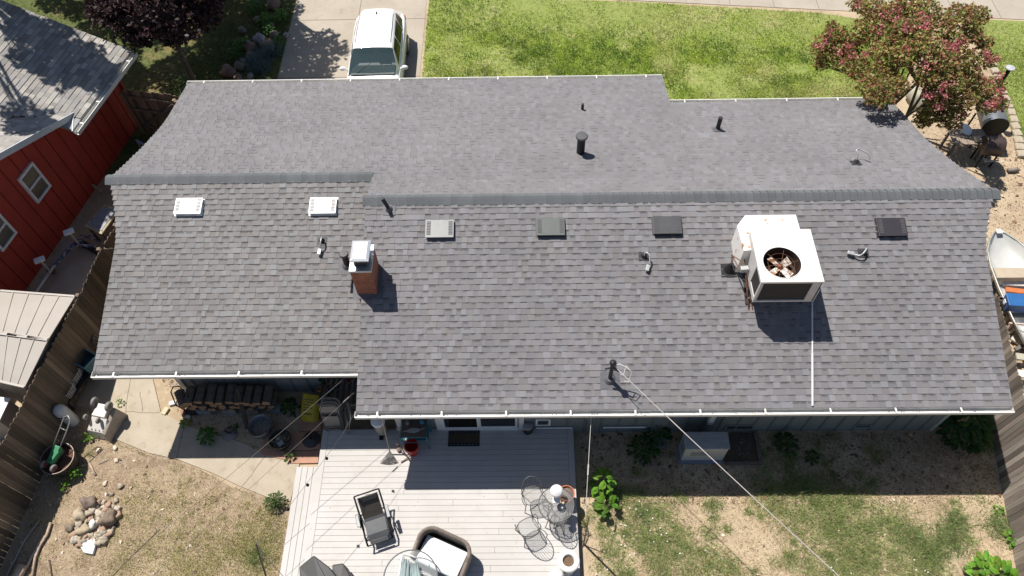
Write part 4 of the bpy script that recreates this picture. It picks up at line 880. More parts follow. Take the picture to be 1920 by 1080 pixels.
# glass table with folded chairs, grill under cover
gp=at(770,1075,1.0);gt=thing('glass_table','round glass-topped table cut by the bottom edge of the photo','table',(gp.x,gp.y,.3))
c=V(gp.x,gp.y-.08,0);S=[c+V(.56*math.cos(2*pi*k/40),.56*math.sin(2*pi*k/40),.98) for k in range(40)]
b=MB();b.tube(S,.014,6,closed=True);b.build('table_rim',wire,gt,smooth=True)
b=MB();b.lathe([(0,.975),(.55,.975),(.55,.983),(0,.983)],c=c,n=40);b.build('tabletop',mat('table_glass',(.55,.58,.58),.05,alpha=.18,var=0,fvar=0),gt)
for k in range(4): a=k*pi/2+.6;b=MB();b.tube([c+V(.45*math.cos(a),.45*math.sin(a),.97),c+V(.40*math.cos(a),.40*math.sin(a),.3)],.014,6);b.build('leg',wire,gt)
um=thing('folded_umbrella','folded grey-green parasol lying over the glass table','umbrella',c+V(0,-.1,.99))
b=MB();r=random.Random(4)
for k in range(7):
    x=-.20+k*.065;z=1.03+.05*math.sin(k*1.3)
    p=c+V(x*.75,.36-.02*k,z+.02);q=c+V(x*1.35+.08,-.75,z);mid=p.lerp(q,.5)+V(r.uniform(-.02,.02),0,.05)
    b.tube([p,p.lerp(mid,.5)+V(0,0,.03),mid,mid.lerp(q,.5)+V(0,0,.03),q],[.02,.045,.055,.06,.055],8)
b.build('folded_canopy',mat('canopy_cloth',(.23,.29,.29),.75,var=.3,scale=4,stretch=(6,1,1)),um,smooth=True)
b=MB();b.tube([c+V(-.2,.40,1.06),c+V(-.17,.47,1.02),c+V(-.05,.44,1.05),c+V(.1,.38,1.05)],.022,8);b.tube([c+V(-.21,.40,1.06),c+V(-.24,-.2,1.04)],.022,8);b.build('rib_frame',mat('rib_white',(.66,.67,.66),.4),um,smooth=True)
gv=at(612,1120,.9);gr=thing('covered_grill','barbecue under a dark grey fitted cover at the bottom edge of the deck','grill',(gv.x,gv.y,.3))
cov=mat('cover_grey',(.048,.048,.048),.6,var=.12,scale=3,bump=.1,bscale=8)
def hull(b,low,high,zl,zh):
    n=len(low);vs=[(*p,zl) for p in low]+[(p[0],p[1],zh[i] if isinstance(zh,list) else zh) for i,p in enumerate(high)]
    cen=(sum(p[0] for p in high)/n,sum(p[1] for p in high)/n,(sum(zh)/n if isinstance(zh,list) else zh)+.03)
    b.add(vs+[cen],[(i,(i+1)%n,n+(i+1)%n,n+i) for i in range(n)]+[(n+i,n+(i+1)%n,2*n) for i in range(n)])
b=MB();hp=[at(588,1041,1.2),at(616,1062,1.2),at(640,1092,1.2),at(640,1190,1.2),at(565,1190,1.2),at(560,1062,1.15)]
P=[(p.x,p.y) for p in hp][::-1];cc=(sum(p[0] for p in P)/6,sum(p[1] for p in P)/6);Q=[(cc[0]+(x-cc[0])*1.06,cc[1]+(y-cc[1])*1.04) for x,y in P]
hull(b,Q,P,.38,[1.12,1.15,1.2,1.18,1.2,1.22]);b.build('grill_cover',cov,gr,bev=.03)
b=MB();hp=[at(622,1058,.95),at(643,1055,.95),at(656,1078,.95),at(650,1120,.95),at(625,1120,.95)]
P=[(p.x,p.y) for p in hp][::-1];cc=(sum(p[0] for p in P)/5,sum(p[1] for p in P)/5);Q=[(cc[0]+(x-cc[0])*1.05,cc[1]+(y-cc[1])*1.05) for x,y in P];hull(b,Q,P,.45,.93);b.build('side_cover',cov,gr,bev=.03)
b=MB();p=at(588,1043,1.24);q=at(610,1085,1.27);b.tube([p,p.lerp(q,.4)+V(0,0,.01),q],.006,5);b.build('cover_seam',mat('seam_grey',(.16,.16,.16),.7),gr)
# post by the deck, bin, rake, bucket, rack
bn=atd(713,800,.6);bi=thing('trash_can','slim grey can with a round white lid next to the wall corner','bin',bn)
b=MB();b.lathe([(.12,0),(.13,.1),(.14,.60),(.15,.62)],c=bn,n=24);b.build('can_body',mat('can_beige',(.33,.30,.27),.5),bi,autos=True)
b=MB();b.lathe([(.165,.62),(.17,.65),(.15,.68),(0,.70)],c=bn,n=28);b.build('lid',mat('lid_white',(.80,.80,.79),.4,var=.02),bi,autos=True)
b=MB();b.obox(bn+V(0,-.17,.03),(.1,.1,.04));b.build('pedal',bk,bi,bev=.006)
rk=thing('leaf_rake','fan-shaped grey leaf rake leaning with its long handle up by the wall corner','rake',atd(730,865,.35))
tip=atd(731,845,.40);b=MB();b.tube([tip+V(0,-.02,.1),V(tip.x-.06,WY-.1,1.9)],.014,8);b.build('handle',mat('rake_handle',(.34,.27,.22),.6),rk)
b=MB();n_=24
for k in range(n_):
    a=R(-128)+R(76)*k/(n_-1)+R(0);d_=V(math.cos(a),math.sin(a),0);L_=.31/(.84+.16*math.cos((a+pi/2)*2))
    b.tube([tip+V(0,0,.1),tip+d_*L_*.9+V(0,0,.05),tip+d_*L_+V(0,0,.0)],[.004,.005,.004],4)
for q_ in (.5,.8,.93): b.tube([tip+V(math.cos(a),math.sin(a),0)*.31*q_+V(0,0,.1-.05*q_) for a in lin(R(-128),R(-52),10)],.006,5)
vs=[tip+V(0,0,.104)]+[tip+V(math.cos(a),math.sin(a),0)*.17+V(0,0,.08) for a in lin(R(-128),R(-52),8)];b.add(vs,[(0,i,i+1) for i in range(1,9)])
b.build('rake_head',mat('rake_grey',(.05,.047,.047),.6),rk)
bu=atd(772,838,.6);bc=thing('bucket','bright red plastic bucket in front of the teal rack','bucket',bu)
b=MB();b.lathe([(0,.006),(.105,.006),(.115,0),(.15,.35),(.162,.36),(.162,.39),(.148,.39),(.14,.35),(.10,.03),(0,.03)],c=bu,n=32);b.build('pail',mat('bucket_red',(.52,.012,.008),.4,var=.08),bc,autos=True)
b=MB();b.tube([bu+V(.155*math.cos(t),-.09-.06*math.sin(t) ,.36-.10*math.sin(t)) for t in lin(0,pi,14)],.004,5);b.build('handle',mat('wire_handle',(.35,.35,.35),.4,.6),bc)
b=MB();b.tube([atd(745,838,.4)+V(0,0,.3),atd(757,848,.4)+V(0,0,.22),atd(768,862,.4)+V(0,0,.02)],.018,8);b.tube([atd(752,868,.3)+V(0,0,.02),atd(772,855,.3)+V(0,0,.06)],.014,8);b.lathe([(.0,.02),(.05,.03),(.05,.07),(0,.08)],c=atd(747,842,.4),n=12)
o=b.build('hand_tool',mat('tool_brown',(.13,.08,.06),.6),origin=atd(752,850,.3),autos=True);tag(o,'small brown long-handled tool leaning at the red bucket','tool')
ra=thing('bakers_rack','teal metal rack with a dark wooden shelf against the wall','rack',V(-2.55,6.95,.3))
teal=mat('teal_paint',(.02,.15,.19),.45,var=.12);xa,xb,ya,yb=-2.83,-2.22,6.68,7.12
for x in(xa,xb):
    for y in(ya,yb): b=MB();b.tube([(x,y,.3),(x,y,1.05 if y==ya else 1.75)],.016,8);b.build('leg',teal,ra)
b=MB()
for z in (.72,1.02): b.tube([(xa,ya,z),(xb,ya,z),(xb,yb,z),(xa,yb,z)],.013,6,closed=True)
for z in (1.35,1.7): b.tube([(xa,yb,z),(xb,yb,z)],.012,6)
for x in lin(xa,xb,6):b.tube([(x,yb,1.02),(x,yb,1.7)],.008,5)
for x in (xa,xb):b.tube([(x,ya,1.05),(x,ya-.05,.9),(x,ya+.08,.7)],.012,6)
b.build('rack_frame',teal,ra)
b=MB();b.box(xa+.02,xb-.02,ya+.01,yb-.01,1.025,1.045);b.build('shelf',mat('shelf_brown',(.10,.07,.055),.6,var=.2,stretch=(1,6,1)),ra)
b=MB();b.box(xa+.02,xb-.02,ya+.1,yb-.01,.6,.615);b.build('lower_shelf',teal,ra)
s0=V(-2.52,6.84,1.05);sp=thing('garden_trowel','pale grey leaf-shaped metal tray lying on the teal rack','tray',s0)
b=MB();P=[(-.19,-.03),(-.1,-.055),(.02,-.065),(.12,-.03),(.15,.02),(.06,.055),(-.06,.05),(-.15,.01)];b.prism([(s0.x+x,s0.y+y) for x,y in P],1.05,1.065);b.beam(s0+V(.12,0,.012),s0+V(.25,.055,.02),.02,.012);b.beam(s0+V(-.17,-.01,.012),s0+V(-.25,-.04,.02),.02,.012);b.build('leaf_tray',mat('tray_grey',(.36,.38,.40),.35,.4),sp)
for x,y,c_,l in ((-2.67,7.0,(.20,.19,.2),'small grey potted figurine at the left on the teal rack'),(-2.34,7.02,(.05,.22,.34),'small blue ceramic pot at the right on the teal rack')):
    b=MB();b.lathe([(.03,0),(.05,.04),(.045,.09),(.02,.11),(.04,.14),(0,.15)],c=(x,y,1.046),n=14);o=b.build('ceramic_pot',mat('ceramic_'+l[6:10].strip(),c_,.35),origin=(x,y,1.046),autos=True);tag(o,l,'pot')
# door mat, dust mop, cat
mt=thing('door_mat','dark brown doormat with patterned black border before the sliding door','doormat',atd(870,822,.3));c=V(mt.location.x,mt.location.y,.302)
b=MB();b.box(c.x-.375,c.x+.375,c.y-.20,c.y+.20,.301,.314);b.build('mat_base',mat('mat_black',(.018,.018,.02),.9),mt)
b=MB();b.box(c.x-.36,c.x+.36,c.y-.115,c.y+.115,.3145,.318);b.build('mat_coir',mat('mat_coir',(.075,.05,.03),.95,var=.3,scale=20),mt)
b=MB()
for k in range(8):
    for sy in(-1,1): b.obox((c.x-.31+k*.088,c.y+sy*.158,.316),(.035,.03,.004),k*.7)
b.build('mat_pattern',mat('mat_grey',(.11,.11,.11),.9),mt)
wv=thing('wall_decoration','round dark red ornament hanging at the right side of the sliding door','ornament',V(-.02,WY-.06,1.9))
b=MB();q=aty(971,776,WY-.08);b.lathe([(0,.02),(.07,.015),(.085,0),(.07,-.015),(0,-.02)],c=q,n=18,M=Matrix.Rotation(pi/2,3,'X'));b.build('ornament_disc',mat('dark_red',(.20,.02,.02),.6,var=.4,scale=25),wv,autos=True)
b=MB();b.beam(q-V(0,0,.08),q-V(0,0,.85),.02,.01);b.build('ornament_tail',black,wv)
so_=atd(990,806,.4);sp=thing('spotted_jug','black and white spotted jug with grey top by the small wall flap','jug',so_)
b=MB();b.lathe([(.0,0),(.1,.01),(.13,.12),(.11,.26),(.07,.32)],c=so_,n=18);b.build('jug_body',mat('spotted',(.015,.015,.017),.5,col2=(.55,.55,.55),mixs=7,thr=(.58,.6)),sp,autos=True)
b=MB();b.lathe([(.07,.32),(.12,.34),(.10,.40),(0,.43)],c=so_,n=18);b.build('jug_top',mat('jug_grey',(.22,.23,.25),.5),sp,autos=True)
# ================================================================ UNDER THE LEFT EAVE
# folding chairs stack
fc=mat('folding_grey',(.17,.165,.155),.45,.2,var=.08);fcs=mat('folding_frame',(.28,.27,.26),.4,.4)
F0=atd(628,806,.3)
T=thing('folding_chair','grey folded metal chair, outermost of the three leaning under the left eave','folding chair',(0,0,0),'folded metal chairs leaning together')
b=MB();b.tube([(-.22,0,.0),(-.21,.02,.80),(-.17,.02,.90),(-.1,.02,.93),(.1,.02,.93),(.17,.02,.90),(.21,.02,.80),(.22,0,.0)],.012,8);b.tube([(-.22,0,.12),(.22,0,.12)],.009,6);b.tube([(-.17,-.03,.0),(-.17,-.03,.6)],.010,6);b.tube([(.17,-.03,.0),(.17,-.03,.6)],.010,6);b.tube([(-.17,-.03,.05),(.17,-.03,.05)],.009,6);b.build('frame',fcs,T,smooth=True)
b=MB();b.prism([(-.19,.66),(.19,.66),(.19,.82),(.14,.89),(-.14,.89),(-.19,.82)],-.006,.006);b.v=[V(p.x,.012-p.z,p.y) for p in b.v];b.build('backrest',fc,T,bev=.004)
b=MB();b.prism([(-.18,.22),(.18,.22),(.19,.50),(.15,.58),(-.15,.58),(-.19,.50)],-.01,.01);b.v=[V(p.x,-.035-p.z,p.y) for p in b.v];b.build('seat',fc,T,bev=.006)
T.location=F0;T.rotation_euler=(R(-14),0,R(3))
for k,l in enumerate(('grey folded metal chair, middle of the three leaning under the left eave','grey folded metal chair, innermost of the three and darkest under the left eave')):
    c_=dup(T,F0+V(.01*(k+1),.09*(k+1),.03*(k+1)),0,l);c_.rotation_euler=(R(-12),0,R(2-3*k))
c_=dup(T,F0+V(.27,.10,.02),0,'grey folded metal chair turned sideways at the right of the leaning chairs');c_.rotation_euler=(R(-14),0,R(-72))
# yellow bag
yb_=thing('soil_bag','yellow plastic sack with dark printing beside the folded chairs','bag',at(580,792,0))
b=MB();n_=8;vs=[];fs=[]
Mx=Matrix.Translation(at(580,793,0))@Matrix.Rotation(R(-8),4,'Z')@Matrix.Rotation(R(-52),4,'X')
for j_ in range(n_+1):
    for i in range(n_+1):
        u,v=i/n_,j_/n_;x=(u-.5)*.46*(1-.12*abs(v-.5));z=v*.72;bul=.16*(math.sin(pi*u)**.5)*(math.sin(pi*min(max(v,0.02),.98))**.5);vs.append(Mx@V(x,-bul*.8,z))
for j_ in range(n_):
    for i in range(n_): a=j_*(n_+1)+i;fs.append((a,a+1,a+n_+2,a+n_+1))
b.add(vs,fs);nv=len(b.v);b.add([Mx@V(p[0],p[1],p[2]) for p in [(-.2,.06,.02),(.2,.06,.02),(.2,.06,.7),(-.2,.06,.7)]],[(3,2,1,0)])
b.build('sack',mat('bag_yellow',(.55,.40,.02),.45,var=.12,scale=8),yb_,smooth=True)
b=MB()
for row,(v,ws) in enumerate(((.60,[.05,.04,.06,.05]),(.54,[.03]*6),(.47,[.04,.05,.03]),(.40,[.03]*5),(.34,[.06,.03]),(.24,[.22]))):
    x=-.13
    for w in ws: b.add([Mx@V(*p) for p in [(x,-.145,v),(x+w,-.145,v),(x+w,-.145,v+.028),(x,-.145,v+.028)]],[(0,1,2,3)]);x+=w+.014
b.build('bag_print',mat('print_dark',(.07,.05,.02),.6),yb_)
# umbrella base
ub=at(585,826,0);o_=thing('umbrella_base','round dark cast iron umbrella base with a short stem on the red paving','umbrella stand',ub)
b=MB();b.lathe([(.21,.05),(.215,.07),(.19,.09),(.07,.11),(.04,.13)],c=ub,n=28);b.build('base_plate',mat('cast_iron',(.05,.045,.043),.6,var=.2,scale=20,bump=.4),o_,autos=True);b=MB();b.tube([ub+V(0,0,.1),ub+V(0,0,.42)],.025,10);b.build('stem',black,o_)
ml=at(430,815,0);o_=thing('metal_disc','flat round grey lid with a bar handle lying near the wood pile','lid',ml)
b=MB();b.lathe([(.19,.0),(.20,.02),(.17,.035),(0,.045)],c=ml,n=28);b.build('lid_disc',mat('lid_grey',(.20,.19,.185),.5,.3,var=.15),o_,autos=True);b=MB();b.obox(ml+V(-.04,.04,.06),(.16,.035,.03),R(-25));b.build('handle',black,o_,bev=.006)
# tubs
t1=at(494,808,0);o_=thing('metal_tub','galvanised round washtub in the shade beside the woodpile','tub',t1)
b=MB();b.lathe([(0,.01),(.2,.01),(.27,.32),(.285,.33),(.28,.35),(.262,.33),(.20,.05),(0,.05)],c=t1,n=36);b.build('tub_wall',mat('tub_zinc',(.24,.25,.27),.4,.55,var=.12),o_,autos=True)
b=MB();b.lathe([(0,.17),(.225,.17)],c=t1,n=24);b.build('tub_residue',mat('tub_dirt',(.17,.165,.15),.8,var=.4,scale=14),o_)
t2=at(531,832,0);o_=thing('plastic_tub','round dark green-black tub full of dried stalks and pebbles','tub',t2)
b=MB();b.lathe([(.17,0),(.25,.30),(.262,.31),(.258,.33),(.24,.31),(.22,.22)],c=t2,n=36);b.build('tub_wall',mat('tub_black',(.035,.04,.037),.45),o_,autos=True)
b=MB();b.lathe([(0,.25),(.15,.24),(.228,.22)],c=t2,n=20);b.build('soil',mat('tub_soil',(.06,.05,.035),.95,var=.4,scale=25),o_)
b=MB();r=random.Random(9)
for k in range(70):
    a=r.uniform(0,6.28);q=r.uniform(0,.2);p=t2+V(q*math.cos(a),q*math.sin(a),.245);b.beam(p,p+V(r.uniform(-.1,.1),r.uniform(-.1,.1),r.uniform(.0,.06)),.007,.004)
b.build('dried_stalks',mat('stalk_pale',(.30,.28,.20),.9,var=.3),o_);
b=MB();b.obox(t2+V(-.05,.02,.27),(.09,.06,.04),.4);b.obox(t2+V(.03,-.1,.26),(.14,.12,.06),.7);b.build('pebble',mat('pebble_grey',(.26,.28,.28),.6),o_,bev=.01)
# firewood
logm=mat('bark',(.12,.095,.075),.9,var=.4,scale=10,stretch=(1,1,1),bump=.6,bscale=25);endm=mat('log_end',(.32,.19,.11),.8,var=.3,scale=12)
wl_y=WL-.42
def log(p,L_,r_,rz,tilt,lab,grp,seed):
    r=random.Random(seed);M_=Matrix.Translation(p)@Matrix.Rotation(rz,4,'Z')@Matrix.Rotation(tilt,4,'X')@Matrix.Rotation(pi/2,4,'X')
    n_=9;prof=[r.uniform(.8,1.15) for _ in range(n_)];cut=r.random()<.5
    def ringp(z,s):
        o=[]
        for k in range(n_):
            a=2*pi*k/n_;q=r_*prof[k]*s*r.uniform(.96,1.04);x,y=q*math.cos(a),q*math.sin(a)
            if cut: y=min(y,r_*.35)
            o.append(M_@V(x,y,z))
        return o
    b=MB();rr_=[ringp(z,s) for z,s in ((-L_/2,1),(-L_*.2,1.02),(L_*.15,.98),(L_/2,1.0))]
    vs=[q for w in rr_ for q in w];b.add(vs,[(i*n_+k,i*n_+(k+1)%n_,(i+1)*n_+(k+1)%n_,(i+1)*n_+k) for i in range(3) for k in range(n_)])
    T=thing('firewood_log',lab,'firewood log',p,grp);b.build('bark',logm,T,smooth=True)
    e=MB();e.add(rr_[0],[tuple(range(n_))[::-1]]);e.add(rr_[3],[tuple(range(n_))]);e.build('cut_end',endm,T);return T
r=random.Random(21);LX0=at(352,770,.3).x
base=at(360,782,.2);xr_=at(512,778,.2).x
k=0
for layer,(z,nn,off) in enumerate(((.28,9,0),(.46,9,.08),(.63,9,.02))):
    for i in range(nn):
        x=LX0+.12+off+(xr_-LX0-.2)*i/8+r.uniform(-.02,.02)
        top=layer==2
        lab='split firewood log on the top layer of the stack under the left eave' if top else ('firewood log in the middle layer of the stack under the left eave' if layer==1 else 'x')
        lab=ORD[i]+' log from the left in the '+('bottom','middle','top')[layer]+' layer of the woodpile under the eave'
        log(V(x,7.98+r.uniform(-.03,.03),z+r.uniform(-.01,.02)),.46,r.uniform(.085,.10) if not top else r.uniform(.085,.115),r.uniform(-.06,.06),r.uniform(-.04,.04),lab,('logs on top of the stack','logs in the middle of the stack','logs at the bottom of the stack')[2-layer],k);k+=1
log(V(LX0-.12,7.95,.5),.44,.12,.5,.0,'thick barked log tilted at the left end of the woodpile',None,99)
for i,px in enumerate((428,470,512,380)):
    p=at(px,782,.1);b=MB();b.box(p.x-.17,p.x+.17,7.74,7.94,0,.19);o=b.build('concrete_block',mat('block_grey',(.24,.25,.25),.85,var=.15,bump=.3),bev=.006,origin=(p.x,7.84,0));tag(o,'grey concrete block under the firewood, '+['second from the left','third from the left','nearest the metal tub','leftmost'][i],'concrete block','blocks carrying the firewood')
b=MB();p=at(464,803,.02);q=V(at(438,750,1.0).x,8.0,.95);b.beam(p,q,.09,.045);o=b.build('wooden_post',mat('dark_plank',(.05,.04,.033),.85,var=.2),origin=p);tag(o,'dark wooden plank leaning on the front of the woodpile','plank')
hd=thing('hand_truck','black tubular hand truck leaning at the left end of the woodpile','hand truck',at(350,775,0))
a=at(352,772,.05);c=at(322,735,.9);b=MB();b.tube([a,at(330,760,.4),c+V(-.02,0,0),c+V(.06,.08,.12),c+V(.2,.1,.08),at(352,742,.75),at(372,772,.1)],.016,8);b.build('frame',black,hd,smooth=True)
b=MB();b.obox(a+V(.1,-.03,.02),(.35,.14,.012));b.build('toe_plate',black,hd)
for i,(px,py,s,c_) in enumerate(((325,757,.11,(.6,.6,.58)),(311,772,.12,(.55,.46,.30)),(345,775,.12,(.33,.16,.10)),(353,783,.08,(.55,.5,.42)))):
    p=at(px,py,0);b=MB();b.obox(p+V(0,0,.035),(s*1.6,s,.07),i*.9+.3);o=b.build('brick',mat('brick_piece_%d'%i,c_,.85,var=.15),bev=.006,origin=p);tag(o,['white brick at the foot of the left wall corner','yellowish broken brick beside the path','red paver piece beside the path and wood','small pale brick by the blocks'][i],'brick')
# potting bench
pb=thing('potting_bench','slatted dark bench crowded with pots under the gap between the roofs','bench',V(-4.2,8.0,0))
bx0,bx1=at(597,735,.85).x,-3.05;b=MB()
for k in range(14): x=bx0+(bx1-bx0)*(k+.5)/14;b.box(x-.035,x+.035,7.62,8.28,.83,.85)
b.build('bench_slats',mat('old_wood',(.07,.06,.05),.85,var=.3),pb)
b=MB();b.box(bx0,bx1,7.59,7.62,.76,.853);b.box(bx0,bx1,8.28,8.31,.76,.853);b.box(bx0,bx1,7.6,7.64,.42,.47);b.build('bench_rail',mat('old_wood_l',(.16,.14,.12),.8),pb)
for x in(bx0+.04,bx1-.04):
    for y in(7.66,8.24): b=MB();b.box(x-.03,x+.03,y-.03,y+.03,0,.829);b.build('leg',_m['old_wood'],pb)
for i,(px,py,rr_,c_,l) in enumerate(((603,712,.06,(.02,.14,.07),'green cup on the potting bench'),(599,731,.055,(.35,.16,.07),'small orange clay pot at the bench corner'),(620,732,.06,(.08,.11,.16),'blue-grey pot on the potting bench'),(630,727,.05,(.11,.13,.16),'smaller slate pot beside the blue-grey one'),(655,715,.06,(.25,.10,.06),'clay pot near the right end of the bench'))):
    p=at(px,py,.9);b=MB();b.lathe([(rr_*.7,0),(rr_,.1),(rr_*1.1,.11),(rr_*.9,.11),(rr_*.6,.03),(0,.03)],c=(p.x,max(min(p.y,8.2),7.7),.851),n=18);o=b.build('flower_pot',mat('pot_%d'%i,c_,.6),origin=(p.x,max(min(p.y,8.2),7.7),.851),autos=True);tag(o,l,'pot')
p=at(623,715,1.0);hw=thing('heart_wreath','heart-shaped twig wreath lying at the back of the potting bench','wreath',V(p.x,8.05,.88))
b=MB()
for q_ in range(3): b.tube([V(p.x+.011*(16*math.sin(t)**3)+random.uniform(-.008,.008),8.0+.011*(13*math.cos(t)-5*math.cos(2*t)-2*math.cos(3*t)-math.cos(4*t))+random.uniform(-.008,.008),.875+q_*.01) for t in lin(0,2*pi,26)[:-1]],.009,5,closed=True)
b.build('twig_ring',mat('twig_brown',(.22,.15,.10),.85,var=.3),hw,smooth=True)
# ================================================================ LEFT YARD CLUTTER
def crate(px,py,z,s,rz,m_,lab,wires=False):
    p=at(px,py,z+s[2]);T=thing('storage_crate' if not wires else 'wire_basket',lab,'crate' if not wires else 'basket',V(p.x,p.y,z));M_=Matrix.Translation(V(p.x,p.y,z))@Matrix.Rotation(rz,4,'Z');b=MB(M_);a,c,h=s[0]/2,s[1]/2,s[2]
    if wires:
        for q_,zz in ((1,h),(.93,h*.66),(.86,h*.33),(.8,0)): b.tube([(-a*q_,-c*q_,zz),(a*q_,-c*q_,zz),(a*q_,c*q_,zz),(-a*q_,c*q_,zz)],.011 if zz==h else .007,5,closed=True)
        for k in range(9):
            x=-a+2*a*k/8
            for sy in(-1,1): b.tube([(x,sy*c,h),(x*.8,sy*c*.8,0)],.0065,4)
            b.tube([(x*.8,-c*.8,0),(x*.8,c*.8,0)],.0065,4)
        for k in range(6):
            y=-c+2*c*k/5
            for sx in(-1,1): b.tube([(sx*a,y,h),(sx*a*.8,y*.8,0)],.0065,4)
        b.build('wire_cage',m_,T)
    else:
        t=.018
        b.box(-a,a,-c,c,0,t);b.box(-a,-a+t,-c,c,t,h);b.box(a-t,a,-c,c,t,h);b.box(-a+t,a-t,-c,-c+t,t,h*.55);b.box(-a+t,a-t,-c,-c+t,h*.82,h);b.box(-a+t,a-t,c-t,c,t,h)
        b.build('crate_shell',m_,T);q=MB(M_);e=.008;q.box(-a-e,a+e,-c-e,-c+t,h,h+.02);q.box(-a-e,a+e,c-t,c+e,h,h+.02);q.box(-a-e,-a+t,-c+t,c-t,h,h+.02);q.box(a-t,a+e,-c+t,c-t,h,h+.02);q.build('crate_rim',mat('crate_rim_blue',(.12,.28,.33),.4),T)
    return T
crate(156,671,.42,(.50,.42,.28),R(-28),mat('crate_teal',(.02,.11,.15),.45),'dark teal plastic crate on a low stand by the left fence')
crate(129,700,.35,(.42,.33,.24),R(-12),mat('basket_white',(.62,.63,.62),.4),'white wire basket nearer the teal crate',True)
crate(117,728,.35,(.42,.33,.24),R(-12),_m['basket_white'],'white wire basket nearer the gas cylinder',True)
sd_=at(160,705,.0);bs=thing('low_stand','black low metal stand holding crate and baskets beside the fence','stand',sd_)
b=MB();A=[at(175,690,.38),at(140,672,.38),at(95,740,.30),at(128,758,.30)]
b.prism([(p.x,p.y) for p in A],.30,.33);b.build('stand_top',mat('stand_black',(.02,.02,.022),.6),bs)
for p in A: b=MB();b.beam(V(p.x,p.y,0),V(p.x,p.y,.3),.04,.04);b.build('leg',_m['stand_black'],bs)
pc_=at(138,790,0);pt=thing('gas_cylinder','white gas cylinder standing between fence and upturned toy cart','gas cylinder',pc_)
b=MB();b.lathe([(.15,0),(.155,.03),(.15,.05),(.155,.10),(.157,.60),(.14,.72),(.09,.80),(.03,.83),(0,.83)],c=pc_,n=30);b.build('cylinder_body',mat('cylinder_white',(.58,.59,.60),.45,var=.12,scale=5,col2=(.25,.22,.2),mixs=6,thr=(.63,.75)),pt,smooth=True)
b=MB();b.lathe([(.159,.50),(.159,.56)],c=pc_,n=30);b.f=b.f[18:27];b.c=b.c[:len(b.f)];b.build('cylinder_mark',mat('mark_black',(.03,.03,.035),.6),pt)
# upturned toy cart
tc_=thing('toy_cart','cream plastic toy wagon stood on end with its four wheels up','toy wagon',at(195,815,0))
cream=mat('cream_plastic',(.66,.62,.57),.5,var=.06);Mx=Matrix.Translation(at(196,812,0))@Matrix.Rotation(R(-12),4,'Z')
b=MB(Mx)
def hexa(b,P,Q): b.add(list(P)+list(Q),[(3,2,1,0),(4,5,6,7),(0,1,5,4),(1,2,6,5),(2,3,7,6),(3,0,4,7)])
hexa(b,[(-.28,-.16,0),(.22,-.16,0),(.24,.26,0),(-.22,.26,0)],[(-.26,-.10,.30),(.20,-.10,.30),(.22,.20,.52),(-.18,.20,.52)])
hexa(b,[(-.18,.20,.30),(.17,.20,.30),(.17,.52,.25),(-.12,.52,.25)],[(-.18,.20,.56),(.17,.20,.56),(.17,.50,.64),(-.12,.50,.64)])
b.build('wagon_body',cream,tc_,bev=.015)
b=MB(Mx);hexa(b,[(.225,-.2,0),(.30,-.2,0),(.36,.56,0),(.29,.56,0)],[(.205,-.14,.36),(.26,-.14,.33),(.30,.5,.50),(.215,.5,.54)]);b.build('side_panel',mat('tan_plastic',(.34,.29,.24),.5),tc_,bev=.01)
b=MB(Mx)
for k in range(4): b.obox((-.16+.1*k,-.02,.335+.0*k),(.03,.12,.02),.5)
b.build('slots',mat('slot_dark',(.2,.18,.17),.7),tc_)
for x,y,z,r_,w_ in ((-.20,.50,.66,.12,.07),(.20,.46,.66,.12,.08),(-.27,.12,.58,.075,.05),(.06,.10,.56,.075,.05)):
    b=MB(Mx@Matrix.Translation(V(x,y,z))@Matrix.Rotation(pi/2,4,'Y'));b.lathe([(r_*.4,-w_/2),(r_*.9,-w_/2),(r_,-w_*.3),(r_,w_*.3),(r_*.9,w_/2),(r_*.4,w_/2)],n=22);wl=b.build('wheel',mat('wheel_grey',(.20,.19,.18),.7,var=.15),tc_,autos=True)
    b=MB(Mx@Matrix.Translation(V(x,y,z))@Matrix.Rotation(pi/2,4,'Y'));b.lathe([(0,w_/2+.004),(r_*.45,w_/2+.002)],n=14);b.build('hub_cap',mat('hub_dark',(.08,.075,.07),.6),wl)
# fire ring planter with spreader
fr=at(125,872,0);ft=thing('half_barrel','rusty half barrel planter against the left fence','planter',fr)
b=MB();b.lathe([(.30,0),(.37,.42),(.385,.43),(.385,.45),(.36,.44),(.29,.08),(0,.08)],c=fr,n=36);b.build('barrel_wall',mat('barrel_dark',(.06,.045,.035),.7,var=.3),ft,autos=True)
b=MB();b.tube([fr+V(.385*math.cos(2*pi*k/36),.385*math.sin(2*pi*k/36),.455) for k in range(36)],.014,6,closed=True);b.build('barrel_rim',mat('rim_grey',(.30,.25,.22),.5,.5),ft,smooth=True)
b=MB();b.lathe([(0,.33),(.33,.31)],c=fr,n=24);b.build('soil',mat('barrel_soil',(.12,.06,.04),.95,var=.4,scale=20,bump=.5),ft)
sp=thing('lawn_spreader','green push spreader with grey handle lying in the half barrel','spreader',fr+V(0,0,.4))
Mx=Matrix.Translation(fr+V(-.0,.03,.48))@Matrix.Rotation(R(-22),4,'Z');b=MB(Mx);hexa(b,[(-.09,-.22,0),(.09,-.22,0),(.09,.16,0),(-.09,.16,0)],[(-.05,-.2,.12),(.05,-.2,.12),(.13,.2,.22),(-.13,.2,.22)]);b.build('hopper',mat('spreader_green',(.04,.22,.09),.4,var=.1),sp,bev=.012)
